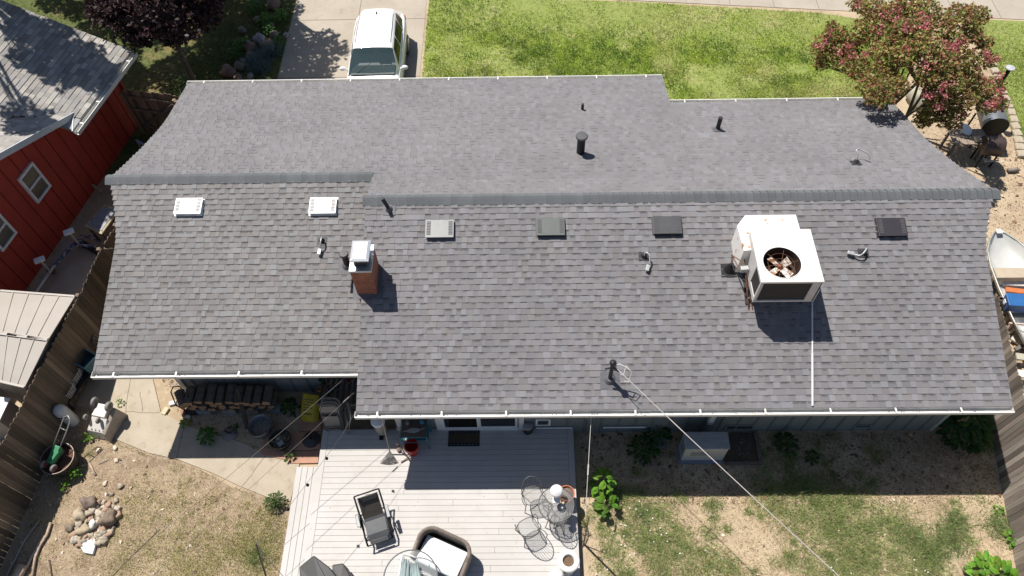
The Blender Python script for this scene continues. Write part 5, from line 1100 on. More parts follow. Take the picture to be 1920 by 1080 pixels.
for x in(-.14,.14):
    b=MB(Mx@Matrix.Translation(V(x,-.26,.02))@Matrix.Rotation(pi/2,4,'Y'));b.lathe([(0,-.03),(.085,-.03),(.1,0),(.085,.03),(0,.03)],n=20);w_=b.build('wheel',mat('spreader_wheel',(.20,.20,.19),.6),sp,autos=True)
    b=MB(Mx@Matrix.Translation(V(x+.034,-.26,.02))@Matrix.Rotation(pi/2,4,'Y'));b.lathe([(0,.004),(.05,0)],n=14);b.build('wheel_hub',mat('spreader_red',(.38,.05,.04),.5),w_)
b=MB(Mx);b.tube([(-.09,.1,.2),(-.10,.55,.42),(-.09,.78,.55),(0,.84,.58),(.09,.78,.55),(.10,.55,.42),(.09,.1,.2)],.012,6);b.tube([(-.1,.55,.42),(.1,.55,.42)],.010,6);b.build('handle',mat('handle_grey',(.33,.33,.32),.4,.5),sp,smooth=True)
# bicycle wheel & bicycle between fence and wall
def wheel_thing(c,rad,Mr,T=None):
    b=MB(Matrix.Translation(c)@Mr);b.tube([(rad*math.cos(2*pi*k/36),rad*math.sin(2*pi*k/36),0) for k in range(36)],.022,8,closed=True)
    q=MB(Matrix.Translation(c)@Mr)
    for k in range(14): q.tube([(0,0,0),(rad*math.cos(k*pi/7),rad*math.sin(k*pi/7),0)],.003,3)
    q.lathe([(0,-.04),(.025,-.04),(.025,.04),(0,.04)],n=10);return b,q
bt=at(192,640,.3);T=thing('spare_wheel','grey bicycle wheel leaning on the left fence under the gable','wheel',V(bt.x,bt.y,0));b,q=wheel_thing(V(bt.x,bt.y,.33),.33,Matrix.Rotation(R(95),4,'Z')@Matrix.Rotation(R(75),4,'X'))
b.build('tyre',mat('tyre_grey',(.10,.095,.09),.85),T,smooth=True);q.build('spokes',steel,T)
bb=at(200,560,.0);T=thing('bicycle','old bicycle with white handlebar parked in the gap below the left gable','bicycle',V(bb.x+.1,bb.y,0));B_=V(bb.x+.35,bb.y,0)
for y in(-.52,.5):
    b,q=wheel_thing(B_+V(0,y,.33),.33,Matrix.Rotation(R(90),4,'Y'));w_=b.build('tyre',_m['tyre_grey'],T,smooth=True);q.build('spokes',steel,w_)
b=MB();rp=lambda x,y,z:B_+V(x,y,z);b.tube([rp(0,.5,.33),rp(0,.1,.3),rp(0,.22,.72),rp(0,.5,.33)],.014,6);b.tube([rp(0,.1,.3),rp(0,-.34,.68),rp(0,.18,.66)],.016,6);b.tube([rp(0,-.52,.33),rp(0,-.34,.68),rp(0,-.32,.9)],.014,6);b.build('bicycle_frame',mat('bike_rust',(.20,.07,.04),.5,.3,var=.2),T,smooth=True)
b=MB();b.tube([rp(-.30,-.22,.95),rp(-.25,-.3,.93),rp(-.05,-.33,.92),rp(.25,-.3,.93),rp(.3,-.2,.95)],.014,6);b.build('handlebar',mat('bar_white',(.5,.5,.48),.4,.5),T,smooth=True)
b=MB();b.blob(rp(0,.24,.78),(.07,.13,.04),2,n=7,jit=.05);b.build('saddle',mat('saddle_pale',(.34,.32,.30),.6),T,smooth=True)
# bits in the far gap
for i,(p,q,l) in enumerate((((255,262,.8),(279,277,.9),'blue-grey metal bar sticking out behind the back gable'),((173,346,.3),(190,358,.3),'short yellow plank end in the narrow gap'),((270,272,.6),(300,258,.6),'dark metal strut near the cross gate'),((190,505,.6),(214,520,.6),'pale board lying behind the left fence'))):
    a,c=at(*p),at(*q);b=MB();b.beam(a,c,.07,.02);b.beam(a,V(a.x,a.y,0),.03,.03);o=b.build('scrap_board',mat('scrap_%d'%i,[(.20,.26,.36),(.40,.30,.18),(.12,.12,.13),(.33,.28,.22)][i],.5,var=.15),origin=V(a.x,a.y,0));tag(o,l,'board')
# rock pile
rocks=[(170,945,.17,(.20,.15,.12),'dark brown boulder at the top of the rock pile'),(152,968,.16,(.46,.38,.27),'large rounded tan stone at the upper left of the rock pile'),(208,977,.19,(.20,.15,.11),'large dark brown boulder at the right of the rock pile'),(159,997,.14,(.38,.31,.21),'tan round stone in the middle of the rock pile'),(135,991,.11,(.20,.16,.12),'dark stone at the left edge of the rock pile'),(177,986,.11,(.62,.60,.55),'white angular stone in the middle of the rock pile'),(168,1027,.17,(.62,.62,.60),'flat white slab at the bottom of the rock pile')]
rm={}
for i,(px,py,s,c_,l) in enumerate(rocks):
    p=at(px,py,0);b=MB();hh=.75 if i<6 else .3;s*=1.1
    if i==6:
        Q=[at(x_,y_,.0) for x_,y_ in ((153,1026),(164,1016),(181,1011),(183,1022),(177,1041),(160,1038))];b.prism([(q.x,q.y) for q in Q][::-1],.0,.09)
    else: b.blob(p+V(0,0,s*hh*.7),(s,s*.82,s*hh),i+40,n=9,jit=.30)
    o=b.build('rock',mat('rock_%d'%i,c_,.85,var=.2,scale=6,bump=.3),smooth=i<6,bev=.012 if i==6 else 0,origin=p);tag(o,l,'rock','rocks heaped in the yard')
r=random.Random(77);rcols=[mat('rock_s%d'%i,c_,.85,var=.2,scale=9,bump=.2) for i,c_ in enumerate([(.40,.34,.26),(.30,.26,.20),(.46,.40,.32),(.36,.24,.17)])]
spots=[(176,958),(188,958),(196,952),(205,950),(206,957),(196,966),(185,962),(172,975),(163,978),(148,992),(190,996),(196,993),(188,1004),(196,1000),(180,1006),(142,1003),(150,1013),(158,1017),(166,1011),(176,1013),(190,1012),(199,1010),(146,1008),(136,1006),(219,940),(210,927),(196,943),(186,944),(228,912),(196,985),(186,972),(153,1022),(168,964),(181,952),(190,965),(200,958),(213,950),(145,999),(155,1006),(163,1008),(172,1005),(184,1012),(195,1009),(204,1004),(210,998),(214,990),(141,1014),(176,1020),(186,1020),(196,1018),(222,955),(224,968),(161,988),(170,996),(186,979),(197,973),(149,984)]
for i,(px,py) in enumerate(spots):
    p=at(px,py,0);s=r.uniform(.055,.10);b=MB();b.blob(p+V(0,0,s*.6),(s,s*.8,s*.7),i,n=7,jit=.34);o=b.build('small_rock',rcols[i%4],smooth=True,origin=p);tag(o,'fist-sized tan or brown stone lying among the big rocks of the heap','rock','small stones of the rock heap')
for i,(px,py) in enumerate(((186,845),(217,841),(219,864),(198,907))):
    p=at(px,py,0);b=MB();b.blob(p+V(0,0,.03),(.07,.05,.035),i+5,n=6,jit=.25);o=b.build('pale_stone',mat('stone_pale',(.60,.50,.40),.8),smooth=True,origin=p);tag(o,['pale stone nearest the fence below the path','pale stone touching the path edge','pale stone beside the dry twig','pale stone above the rock pile'][i],'stone')
# logs, branches, sticks lower left
def branch(pts,r0,r1,m_,lab,cat='branch'):
    P=[at(*p) for p in pts];n_=len(P);b=MB();b.tube(P,[r0+(r1-r0)*i/(n_-1) for i in range(n_)],8);o=b.build('branch' if cat=='branch' else 'log',m_,origin=P[0]-V(0,0,P[0].z),smooth=True);tag(o,lab,cat);return o
drb=mat('dry_branch',(.38,.29,.22),.85,var=.3,scale=12);grb=mat('grey_stick',(.40,.36,.32),.85,var=.3)
branch([(95,980,.06),(88,1002,.07),(74,1025,.06),(66,1045,.07),(60,1085,.06)],.035,.03,drb,'pale branch curving down beside the fence shadow, right one of the pair')
branch([(74,975,.05),(45,1015,.05),(10,1085,.05)],.022,.026,grb,'straight grey stick lying along the left fence shadow')
branch([(82,1005,.04),(62,1040,.06),(40,1082,.05)],.025,.03,mat('bleached_branch',(.52,.46,.40),.85,var=.2),'bleached branch lying left of the curved branch')
branch([(92,1050,.03),(98,1085,.03)],.02,.012,mat('dark_twig',(.10,.075,.06),.9),'short dark stick by the bottom edge')
branch([(44,1060,.1),(22,1100,.1)],.11,.12,mat('log_tan',(.50,.39,.30),.85,var=.25,scale=8),'thick tan log cut by the bottom left corner','log')
branch([(184,870,.03),(204,861,.03)],.009,.006,grb,'thin dry twig near the path below the white toy')
branch([(167,868,.03),(179,891,.03)],.025,.028,drb,'short reddish stick beside the half barrel')
# hose-like cord across the dry grass
P=[at(300,992,.02),at(260,1030,.02),at(215,1075,.02),at(200,1095,.02)];b=MB();b.tube(P,.006,6);o=b.build('rope',mat('cord_dark',(.07,.06,.05),.8),origin=P[0]);tag(o,'dark cord lying across the dry grass at lower left','cord')
# ================================================================ RIGHT YARD
hp=thing('heat_pump','pale grey box unit with side slots standing by the back wall','air conditioner',at(1315,862,0))
hpm=mat('unit_cream',(.46,.45,.42),.5,var=.08,scale=3);hx0,hx1=at(1272,862,.0).x+.03,at(1352,862,0).x;hy0=at(1310,866,0).y;hy1=hy0+.38
b=MB();b.box(hx0,hx1,hy0,hy1,.1,.84);b.build('unit_case',hpm,hp,bev=.012)
b=MB();b.box(hx0-.02,hx1+.02,hy0-.02,hy1+.02,.842,.87);b.build('unit_lid',mat('lid_grey_blue',(.33,.34,.36),.5,var=.2,scale=4,stretch=(1,5,1)),hp,bev=.008)
b=MB()
for k in range(3): b.box(hx0+.16,hx0+.62-.04*k,hy0-.006,hy0+.0,.44+.075*k,.465+.075*k)
for k in range(4):b.box(hx0-.004,hx0,hy0+.06,hy1-.06,.3+.12*k,.36+.12*k)
b.build('slots',mat('slot_grey',(.12,.12,.12),.6),hp)
b=MB();b.box(hx0-.03,hx1+.0,hy0-.05,hy1+.02,0,.099);b.build('pad',mat('pad_blue_grey',(.17,.19,.26),.7),hp)
b=MB();b.box(hx0+.1,hx1-.1,hy1+.05,WY-.15,.0,.55) if False else b.obox((hx0+.55,hy1+.09,.35),(.5,.1,.3));b.build('rear_coil',black,hp)
fr_=thing('timber_frame','low earth-filled timber frame on the ground beside the pale box unit','planter frame',at(1395,860,0))
x0_,x1_=hx1+.08,at(1420,860,0).x;y0_,y1_=at(1390,868,0).y,WY-.05
tm=mat('old_timber',(.13,.105,.085),.9,var=.2)
b=MB();b.box(x0_,x1_+.08,y0_-.06,y0_,0,.1);b.box(x1_,x1_+.08,y0_,y1_,0,.1);b.build('timber_edge',tm,fr_)
b=MB();b.box(x0_,x1_,y0_,y1_,0,.035);b.build('soil',mat('frame_soil',(.10,.07,.05),.95,var=.35,scale=12,bump=.5),fr_)
p=at(1233,830,0);b=MB();b.box(p.x-.2,p.x+.2,p.y-.16,p.y+.16,0,.05);o=b.build('stepping_stone',mat('slab_mossy',(.15,.16,.14),.85,var=.2),origin=p,bev=.01);tag(o,'square grey-green stepping slab in the shade among leaves','paving slab')
p=at(1707,815,0);b=MB();b.blob(p+V(0,0,.02),(.07,.05,.03),3,n=6);o=b.build('pale_stone',mat('stone_tan',(.5,.34,.2),.8),origin=p,smooth=True);tag(o,'small tan stone at the foot of the back wall','stone')
# ================================================================ BEHIND THE RIGHT FENCE
alu=mat('boat_aluminium',(.60,.60,.57),.4,.2,var=.08,scale=3);bo=thing('rowing_boat','open white aluminium boat with bow pointing up, behind the right fence','boat',(12.9,11.4,0))
bw_=V(13.05,12.75,.62);hull_=[];dirv=V(.05,-1,0)
secs=[(0,.02,.0),(.12,.16,.05),(.35,.36,.16),(.7,.55,.24),(1.2,.66,.28),(1.9,.72,.30),(2.8,.74,.30),(3.6,.72,.28)]
b=MB();vs=[];fs=[];ns=9
for s_,hw_,dp in secs:
    cx_=bw_+dirv*s_
    for inner in (0,1):
        for k in range(ns):
            u=k/(ns-1)*2-1;x=hw_*(abs(u)**.6)*(1 if u>0 else -1);z=.62-(.42*(dp/.3))*(1-abs(u)**2.2)+(.012 if inner else -.015)
            vs.append(V(cx_.x+x*(.97 if inner else 1.02),cx_.y,z if abs(u)<.99 else .62))
m=2*ns
for i in range(len(secs)-1):
    for inner in(0,1):
        for k in range(ns-1):
            a=i*m+inner*ns+k;q=(a,a+1,a+m+1,a+m);fs.append(q if inner else q[::-1])
b.add(vs,fs);b.build('boat_hull',alu,bo,smooth=True)
b=MB()
for sx in(-1,1): b.tube([bw_+dirv*s_+V(sx*hw_*1.0,0,.01) for s_,hw_,dp in secs],.022,6)
b.build('gunwale',mat('gunwale_grey',(.42,.42,.40),.4,.4),bo,smooth=True)
b=MB();b.obox(bw_+dirv*.07+V(0,0,.03),(.16,.16,.03));b.build('bow_plate',alu,bo,bev=.005)
b=MB();b.box(12.52,13.74,11.22,11.50,.55,.60);b.box(12.5,13.76,11.19,11.219,.42,.60);b.build('bench_seat',mat('boat_wood',(.42,.35,.26),.7,var=.12),bo)
bt_=thing('blue_tote','blue plastic cooler with white latch on the pile behind the right fence','cooler',(12.6,9.6,.4))
q=at(1903,566,.75);Mx=Matrix.Translation(V(q.x+.12,q.y,.5))@Matrix.Rotation(R(-6),4,'Z');b=MB(Mx);hexa(b,[(-.30,-.16,0),(.5,-.16,0),(.5,.16,0),(-.30,.16,0)],[(-.33,-.18,.3),(.5,-.18,.3),(.5,.18,.3),(-.33,.18,.3)]);b.build('cooler_body',mat('cooler_blue',(.02,.09,.26),.4),bt_,bev=.015)
b=MB(Mx);b.box(-.34,.5,-.19,.19,.301,.34);b.build('cooler_lid',mat('cooler_blue2',(.03,.12,.32),.35),bt_,bev=.012)
b=MB(Mx);b.box(-.36,-.345,-.06,.06,.16,.26);b.build('cooler_latch',_m['glossy_white'],bt_)
r=random.Random(31)
lum=[((1888,512,.3),(1925,515,.3),.12,(.10,.05,.03),'dark red-brown plank below the boat seat'),((1880,530,.35),(1930,533,.35),.16,(.65,.62,.58),'white curved board below the boat seat'),((1886,543,.3),(1930,548,.3),.14,(.50,.15,.05),'orange-red board above the blue cooler'),((1888,590,.4),(1930,592,.4),.14,(.28,.26,.21),'grey-green beam under the blue cooler'),((1892,606,.5),(1930,609,.5),.04,(.55,.42,.36),'thin pinkish pipe below the cooler'),((1900,612,.4),(1928,640,.4),.06,(.35,.35,.33),'diagonal grey bar in the scrap pile'),((1903,655,.3),(1935,640,.3),.09,(.14,.13,.12),'dark angled iron in the scrap pile'),((1905,668,.3),(1935,672,.3),.18,(.40,.38,.30),'wide olive-grey board low in the scrap pile'),((1908,700,.3),(1935,705,.3),.2,(.6,.58,.54),'white panel at the bottom of the scrap pile'),((1900,628,.15),(1935,650,.15),.35,(.58,.55,.50),'pale sheet lying under the scrap pile')]
for i,(p,q,w_,c_,l) in enumerate(lum):
    a,c=at(*p),at(*q);b=MB();b.beam(a,c+(c-a)*.5,w_,.05);b.beam(V(a.x+.1,a.y,0),V(a.x+.1,a.y,a.z-.02),.06,.06);o=b.build('scrap_plank',mat('plank_%d'%i,c_,.6,var=.15),origin=V(a.x,a.y,0));tag(o,l,'plank','boards piled behind the right fence')
# smokers and garden table
def drum(name,lab,c,rad,L_,rz,m_,endm_,openfront=False):
    T=thing(name,lab,'smoker',V(c.x,c.y,0));M_=Matrix.Translation(c)@Matrix.Rotation(rz,4,'Z')@Matrix.Rotation(pi/2,4,'X')
    b=MB(M_);b.lathe([(0,-L_/2),(rad*.97,-L_/2),(rad,-L_/2+.02),(rad,L_/2)] + ([] if openfront else [(rad*.97,L_/2+.01),(0,L_/2+.03)]),n=32,caps=not openfront);b.build('drum',m_,T,autos=True)
    if openfront:
        b=MB(M_);b.lathe([(0,L_/2-.02),(rad*.99,L_/2-.02)],n=32);b.build('drum_end',endm_,T)
    for sx in(-1,1):
        for sy in(-1,1):
            q=V(c.x+sx*rad*.75,c.y+sy*L_*.35,0);b=MB();b.beam(q,q+V(0,0,c.z-rad*.6),.04,.04);b.build('leg',bk,T)
    return T
c=at(1862,215,.9);T=drum('barrel_smoker','big grey barrel smoker with black end facing the house',V(c.x,c.y,.85),.36,.95,R(-8),mat('smoker_grey',(.16,.17,.18),.4,.3,var=.15),mat('end_black',(.008,.008,.009),.6),True)
k_=at(1893,128,2.0);k_=V(k_.x,k_.y,0);b=MB();b.tube([k_+V(0,0,.9),k_+V(.02,0,2.0)],.06,12);b.build('chimney_stack',bk,T,autos=True);b=MB();b.lathe([(0,2.05),(.12,2.03),(.13,2.01)],c=k_+V(.02,0,0),n=18);b.build('stack_cap',mat('cap_pale',(.55,.57,.58),.4,.3),T)
b=MB();b.beam(V(c.x+.05,c.y-.2,1.22),V(c.x+.05,c.y+.15,1.24),.07,.03);b.build('lid_handle',bk,T)
c=at(1861,272,.75);T=drum('barrel_smoker','smaller brown barrel grill in front of the grey smoker',V(c.x,c.y,.72),.29,.52,R(82),mat('smoker_brown',(.085,.06,.052),.38,.35,var=.2,scale=4),bk)
b=MB();
for k in range(4): b.lathe([(0,-.02),(.02,-.02),(.02,.02),(0,.02)],c=V(c.x-.18+.1*k,c.y-.36,.45),n=8)
b.beam(V(c.x-.2,c.y-.34,.45),V(c.x+.22,c.y-.34,.45),.03,.03);b.build('knob_bar',mat('knob_pale',(.45,.45,.45),.4),T)
b=MB();b.obox(V(c.x+.2,c.y-.05,.98),(.08,.05,.05));b.build('vent_tab',_m['cap_pale'],T)
g0=at(1812,262,.6);gt_=thing('garden_table','grey plank garden table under the pink tree','table',V(g0.x,g0.y,0))
b=MB()
for k in range(5): b.obox(V(g0.x-.42+.21*k,g0.y,.72),(.195,.62,.03))
b.build('tabletop',mat('table_planks',(.26,.21,.16),.8,var=.25,stretch=(4,1,1)),gt_)
for sx in(-1,1):
    for sy in(-1,1): b=MB();b.obox((g0.x+sx*.45,g0.y+sy*.25,.35),(.06,.06,.70));b.build('leg',tm,gt_)
q=at(1812,240,.80);b=MB();b.lathe([(0,.045),(.14,.04),(.2,.02),(.215,0),(.2,-.005),(0,.0)],c=V(q.x,q.y,.745),n=28,sx=.85,sy=1.15);o=b.build('white_basin',_m['glossy_white'],smooth=True,origin=V(q.x,q.y,.737));tag(o,'white oval upturned basin on the garden table','basin')
q=at(1833,262,.78);b=MB();b.obox(V(q.x,q.y,.80),(.16,.16,.12),.2);o=b.build('stone_block',stm,bev=.02,origin=V(q.x,q.y,.737));tag(o,'squarish tan stone block beside the white basin','stone')
q=at(1897,322,.0);b=MB();M_=Matrix.Translation(q+V(0,0,.08))@Matrix.Rotation(pi/2,4,'Y');b=MB(M_);b.lathe([(0,-.16),(.07,-.16),(.075,0),(.06,.16),(0,.16)],n=12);o=b.build('log_piece',mat('log_grey',(.24,.20,.16),.85,var=.3,scale=14),origin=q,smooth=True);tag(o,'short grey log lying on bare soil below the smokers','log')
# ================================================================ CAR
cw=mat('car_white',(.80,.80,.79),.3,var=0,fvar=0,coat=.6,spec=.5)
cg=mat('car_glass',(.05,.085,.09),.04,var=0,fvar=0,alpha=.62,spec=.8)
cgd=mat('car_glass_dark',(.010,.012,.012),.08,var=0,fvar=0,spec=.15)
cb_=mat('car_black',(.02,.02,.02),.5);car=thing('parked_car','white compact estate car parked nose-in on the concrete driveway','car',(0,0,0))
def loft(b,secs,close=True):
    n=len(secs[0]);vs=[p for s in secs for p in s];fs=[]
    for i in range(len(secs)-1):
        for k in range(n-1): a=i*n+k;fs.append((a,a+n,a+n+1,a+1))
    if close: fs.append(tuple(range(n)));fs.append(tuple((len(secs)-1)*n+k for k in range(n))[::-1])
    b.add(vs,fs)
st_=[(-2.18,.52,.45,.52,.55),(-2.08,.74,.52,.66,.70),(-1.85,.84,.60,.76,.83),(-1.45,.875,.66,.84,.92),(-1.05,.885,.72,.90,.985),(-.82,.885,.74,.92,1.0),(-.2,.885,.76,.93,.98),(.6,.885,.78,.94,.98),(1.3,.885,.80,.96,1.0),(1.8,.87,.82,.98,1.02),(2.1,.80,.80,.95,1.0),(2.24,.66,.6,.8,.85)]
secs=[]
for y,hw,zm,zs,zt in st_:
    half=[(hw*.93,.22),(hw*.99,.42),(hw,zm),(hw*.965,zs),(hw*.86,zt-.012),(hw*.45,zt)]
    secs.append([V(-x,y,z) for x,z in half]+[V(0,y,zt+.012)]+[V(x,y,z) for x,z in half[::-1]])
b=MB();loft(b,secs);bd=b.build('body',cw,car,autos=True);sm=bd.modifiers.new('sub','SUBSURF');sm.levels=1;sm.render_levels=2
# greenhouse
gs=[(-.80,.775,.98,.99),(-.47,.72,.98,1.24),(-.12,.635,.98,1.455),(.02,.635,.98,1.50),(.3,.63,.98,1.525),(.9,.615,.98,1.53),(1.3,.59,.98,1.51),(1.55,.56,.98,1.475),(1.75,.51,.98,1.41),(1.9,.47,.98,1.30),(2.03,.50,.98,1.14),(2.12,.56,.98,1.0)]
secs=[]
for y,hw,z0,z1 in gs:
    base=.80 if y<1.9 else .74
    base=max(hw,base if y<1.5 else base-.03)
    f=(z1-z0)/.53
    L_=[(base,z0-.03),(base-(base-hw)*.5,z0+(z1-z0)*.5),(hw,z1-.05*f),(hw-.06,z1-.012*f),(hw*.5,z1+.008)]
    secs.append([V(-x,y,z) for x,z in L_]+[V(0,y,z1+.018)]+[V(x,y,z) for x,z in L_[::-1]])
b=MB();n=len(secs[0]);vs=[p for s in secs for p in s];fs=[]
for i in range(len(secs)-1):
    for k in range(n-1):
        if i in(0,1) and 2<=k<=n-4: continue   # windscreen opening
        a=i*n+k;fs.append((a,a+n,a+n+1,a+1))
b.add(vs,fs);b.build('roof_shell',cw,car,autos=True)
b=MB();vs=[];fs=[]
for s in secs[0:3]: vs+=[s[k]+V(0,-.004,.002) for k in range(2,n-2)]
m=n-4
for i in range(2):
    for k in range(m-1): a=i*m+k;fs.append((a,a+m,a+m+1,a+1))
b.add(vs,fs);b.build('windscreen',cg,car,smooth=True)
for sx in(-1,1):
    def sp(y,u):
        for s0,s1,g0,g1 in zip(secs,secs[1:],gs,gs[1:]):
            if g0[0]<=y<=g1[0]:
                f=(y-g0[0])/(g1[0]-g0[0]);lo=s0[0].lerp(s1[0],f);md=s0[1].lerp(s1[1],f);hi=s0[2].lerp(s1[2],f);p=lo.lerp(md,2*u) if u<.5 else md.lerp(hi,2*u-1);return V((abs(p.x)+.010)*sx,p.y,p.z+.004)
    for (ya,yb,nm) in ((-.42,.40,'side_window'),(.48,1.22,'side_window'),(1.30,1.72,'side_window')):
        b=MB();T0=lin(ya,yb,6);lo=[sp(y,.12) for y in T0];hi=[sp(y,.90) for y in T0]
        if ya<-.3: hi=[sp(min(y+.30,yb),.90) if y<-.1 else sp(max(y,-.12+.05),.90) for y in T0]
        if ya>1.2: hi=[sp(max(ya,y-.10),.86) for y in T0]
        md=[sp((p.y+q.y)/2,.5) for p,q in zip(lo,hi)]
        b.add(lo+md+hi,[(i+7*j,i+1+7*j,8+i+7*j,7+i+7*j) for i in range(6) for j in (0,1)]);b.build(nm,cgd,car)
    b=MB();b.blob((sx*.99,-.52,1.0),(.11,.07,.075),3,n=8,jit=0,rz=0);b.beam((sx*.84,-.52,.96),(sx*.95,-.52,.98),.05,.04);b.build('wing_mirror',cw,car,smooth=True)
    b=MB();b.tube([V(sx*.56,0.05,1.53),V(sx*.56,.8,1.55),V(sx*.53,1.5,1.52)],.009,6);b.build('roof_rail',mat('rail_grey',(.5,.5,.5),.4,.4),car)
    for y in(-1.32,1.32):
        b=MB(Matrix.Translation(V(sx*.80,y,.32))@Matrix.Rotation(pi/2,4,'Y'));b.lathe([(.0,-.1),(.29,-.1),(.32,-.07),(.32,.07),(.29,.1),(0,.1)],n=28);wl=b.build('wheel',cb_,car,autos=True)
        b=MB(Matrix.Translation(V(sx*.80,y,.32))@Matrix.Rotation(pi/2,4,'Y'));b.lathe([(0,sx*.105),(.2,sx*.104)],n=20);b.build('rim',galv,wl)
    b=MB();b.obox((sx*.795,1.98,.84),(.07,.20,.12),sx*.12);b.build('tail_light',mat('tail_red',(.4,.02,.02),.2),car,bev=.03)
    b=MB();b.obox((sx*.62,-2.03,.66),(.28,.14,.12),sx*.4);b.build('headlight',mat('lamp_clear',(.55,.57,.6),.1),car,bev=.03)
b=MB();b.obox((0,-.62,1.0),(1.4,.42,.06));b.build('dashboard',mat('dash_grey',(.09,.11,.11),.7),car,bev=.02)
b=MB(Matrix.Translation(V(.36,-.30,1.02))@Matrix.Rotation(R(-60),4,'X'));b.tube([(.18*math.cos(2*pi*k/24),.18*math.sin(2*pi*k/24),0) for k in range(24)],.014,6,closed=True);b.beam((-.17,0,0),(.17,0,0),.05,.02);b.build('steering_wheel',cb_,car)
for x in(-.36,.36): b=MB();b.obox((x,.25,.95),(.48,.16,.62),rx=R(-15));b.obox((x,.28,1.30),(.26,.1,.2),rx=R(-15));b.build('front_seat',mat('seat_cloth',(.06,.06,.058),.85),car,bev=.04)
b=MB();b.tube([V(-.62,-.84,.995),V(-.05,-.86,1.0),V(.05,-.84,1.0),V(.62,-.82,1.0)],.012,5);b.tube([V(-.55,-.8,1.01),V(-.02,-.5,1.22)],.008,5);b.build('wiper',cb_,car)
b=MB();b.box(-.02,.02,1.35,1.45,1.52,1.56);b.build('roof_aerial',cb_,car,bev=.01)
car.scale=(1,1.06,1);car.location=(-4.665,19.72,.014);car.rotation_euler=(0,0,R(.6))
# ================================================================ LEAVES
lm=leafmat('foliage');lmd=leafmat('dark_foliage',.2);barkm=mat('tree_bark',(.13,.10,.075),.9,var=.3,scale=8,bump=.5,bscale=30)
def leaves(cl,n_per,size,pal,seed,flat=.6,shell=.75,elong=1.6):
    g=np.random.default_rng(seed);P=[];C=[];pal=np.array(pal)
    for (c,r) in cl:
        n=max(6,int(n_per*(r/.5)**2));d=g.normal(size=(n,3));d/=np.linalg.norm(d,axis=1)[:,None]
        rad=r*(shell+(1-shell)*g.random(n))*np.where(g.random(n)<.3,g.random(n)**.5,1);rad*=1+.35*np.sin(d[:,0]*5+seed+c[0]*3)*np.sin(d[:,1]*4+c[1]*5)*np.cos(d[:,2]*5+c[2])
        pos=np.array(c)[None]+d*rad[:,None]*np.array([1,1,.75])
        P.append(pos);ci=g.integers(0,len(pal),n);base=pal[ci]*g.uniform(.7,1.3,(n,1))*g.uniform(.85,1.15);C.append(base)
    P=np.concatenate(P);C=np.concatenate(C);n=len(P)
    a=g.normal(size=(n,3));a[:,2]*=flat;a/=np.linalg.norm(a,axis=1)[:,None];t=g.normal(size=(n,3));t[:,2]+=0
    b_=np.cross(a,t);b_/=np.linalg.norm(b_,axis=1)[:,None]+1e-9;s=size*g.uniform(.6,1.35,(n,1))
    u=a*s*elong*.5;w=b_*s*.5;v=np.stack([P-u,P+w,P+u,P-w],1).reshape(-1,3);return v,C
def curve3(p,q,bend,n=6):
    m_=p.lerp(q,.5)+bend;return [(p*(1-t)**2+m_*2*t*(1-t)+q*t*t) for t in [i/n for i in range(n+1)]]
def tree(name,label,base,cl,pal,n_per,size,seed,tr=.14,stems=1,cat='tree',flowers=None,mleaf=None,group=None,fork=.35,limb=.035,bark=None):
    r=random.Random(seed);base=Vector(base);T=thing(name,label,cat,base,group);b=MB();cen=sum((Vector(c) for c,_ in cl),V(0,0,0))/len(cl)
    top=base+(V(cen.x,cen.y,cen.z)-base)*fork
    forks=[]
    for k in range(stems):
        o=V(r.uniform(-.3,.3),r.uniform(-.3,.3),0)*(stems>1);t_=top+V(r.uniform(-.5,.5),r.uniform(-.5,.5),r.uniform(-.1,.3))*(stems>1)
        pts=curve3(base+o*.5,t_,V(r.uniform(-.12,.12),r.uniform(-.12,.12),0));b.tube(pts,[tr*(1.25-.55*i/6) for i in range(7)],9);forks.append(t_)
    b.build('trunk',bark or barkm,T,smooth=True);b=MB()
    for c,rr in cl:
        c=Vector(c);f=min(forks,key=lambda q:(q-c).length);pts=curve3(f,c,V(r.uniform(-.2,.2),r.uniform(-.2,.2),r.uniform(0,.3)));b.tube(pts,[tr*.5*(1-i/6)+limb*.3 for i in range(7)],6)
        for _ in range(3):
            q=c+V(r.uniform(-1,1),r.uniform(-1,1),r.uniform(-.5,1))*rr*.8;b.tube([pts[4],pts[4].lerp(q,.5),q],[limb*.5,limb*.35,limb*.15],4)
    b.build('branches',bark or barkm,T,smooth=True)
    v,C=leaves(cl,n_per,size,pal,seed);npmesh('crown',v,4,C,mleaf or lm,T)
    if flowers:
        fc_,fpal,nf,fs=flowers;v,C=leaves(fc_,nf,fs,fpal,seed+1,shell=.3,elong=1.1);npmesh('blossoms',v,4,C,lm,T)
    return T
G=lambda px,py,z:tuple(at(px,py,z))
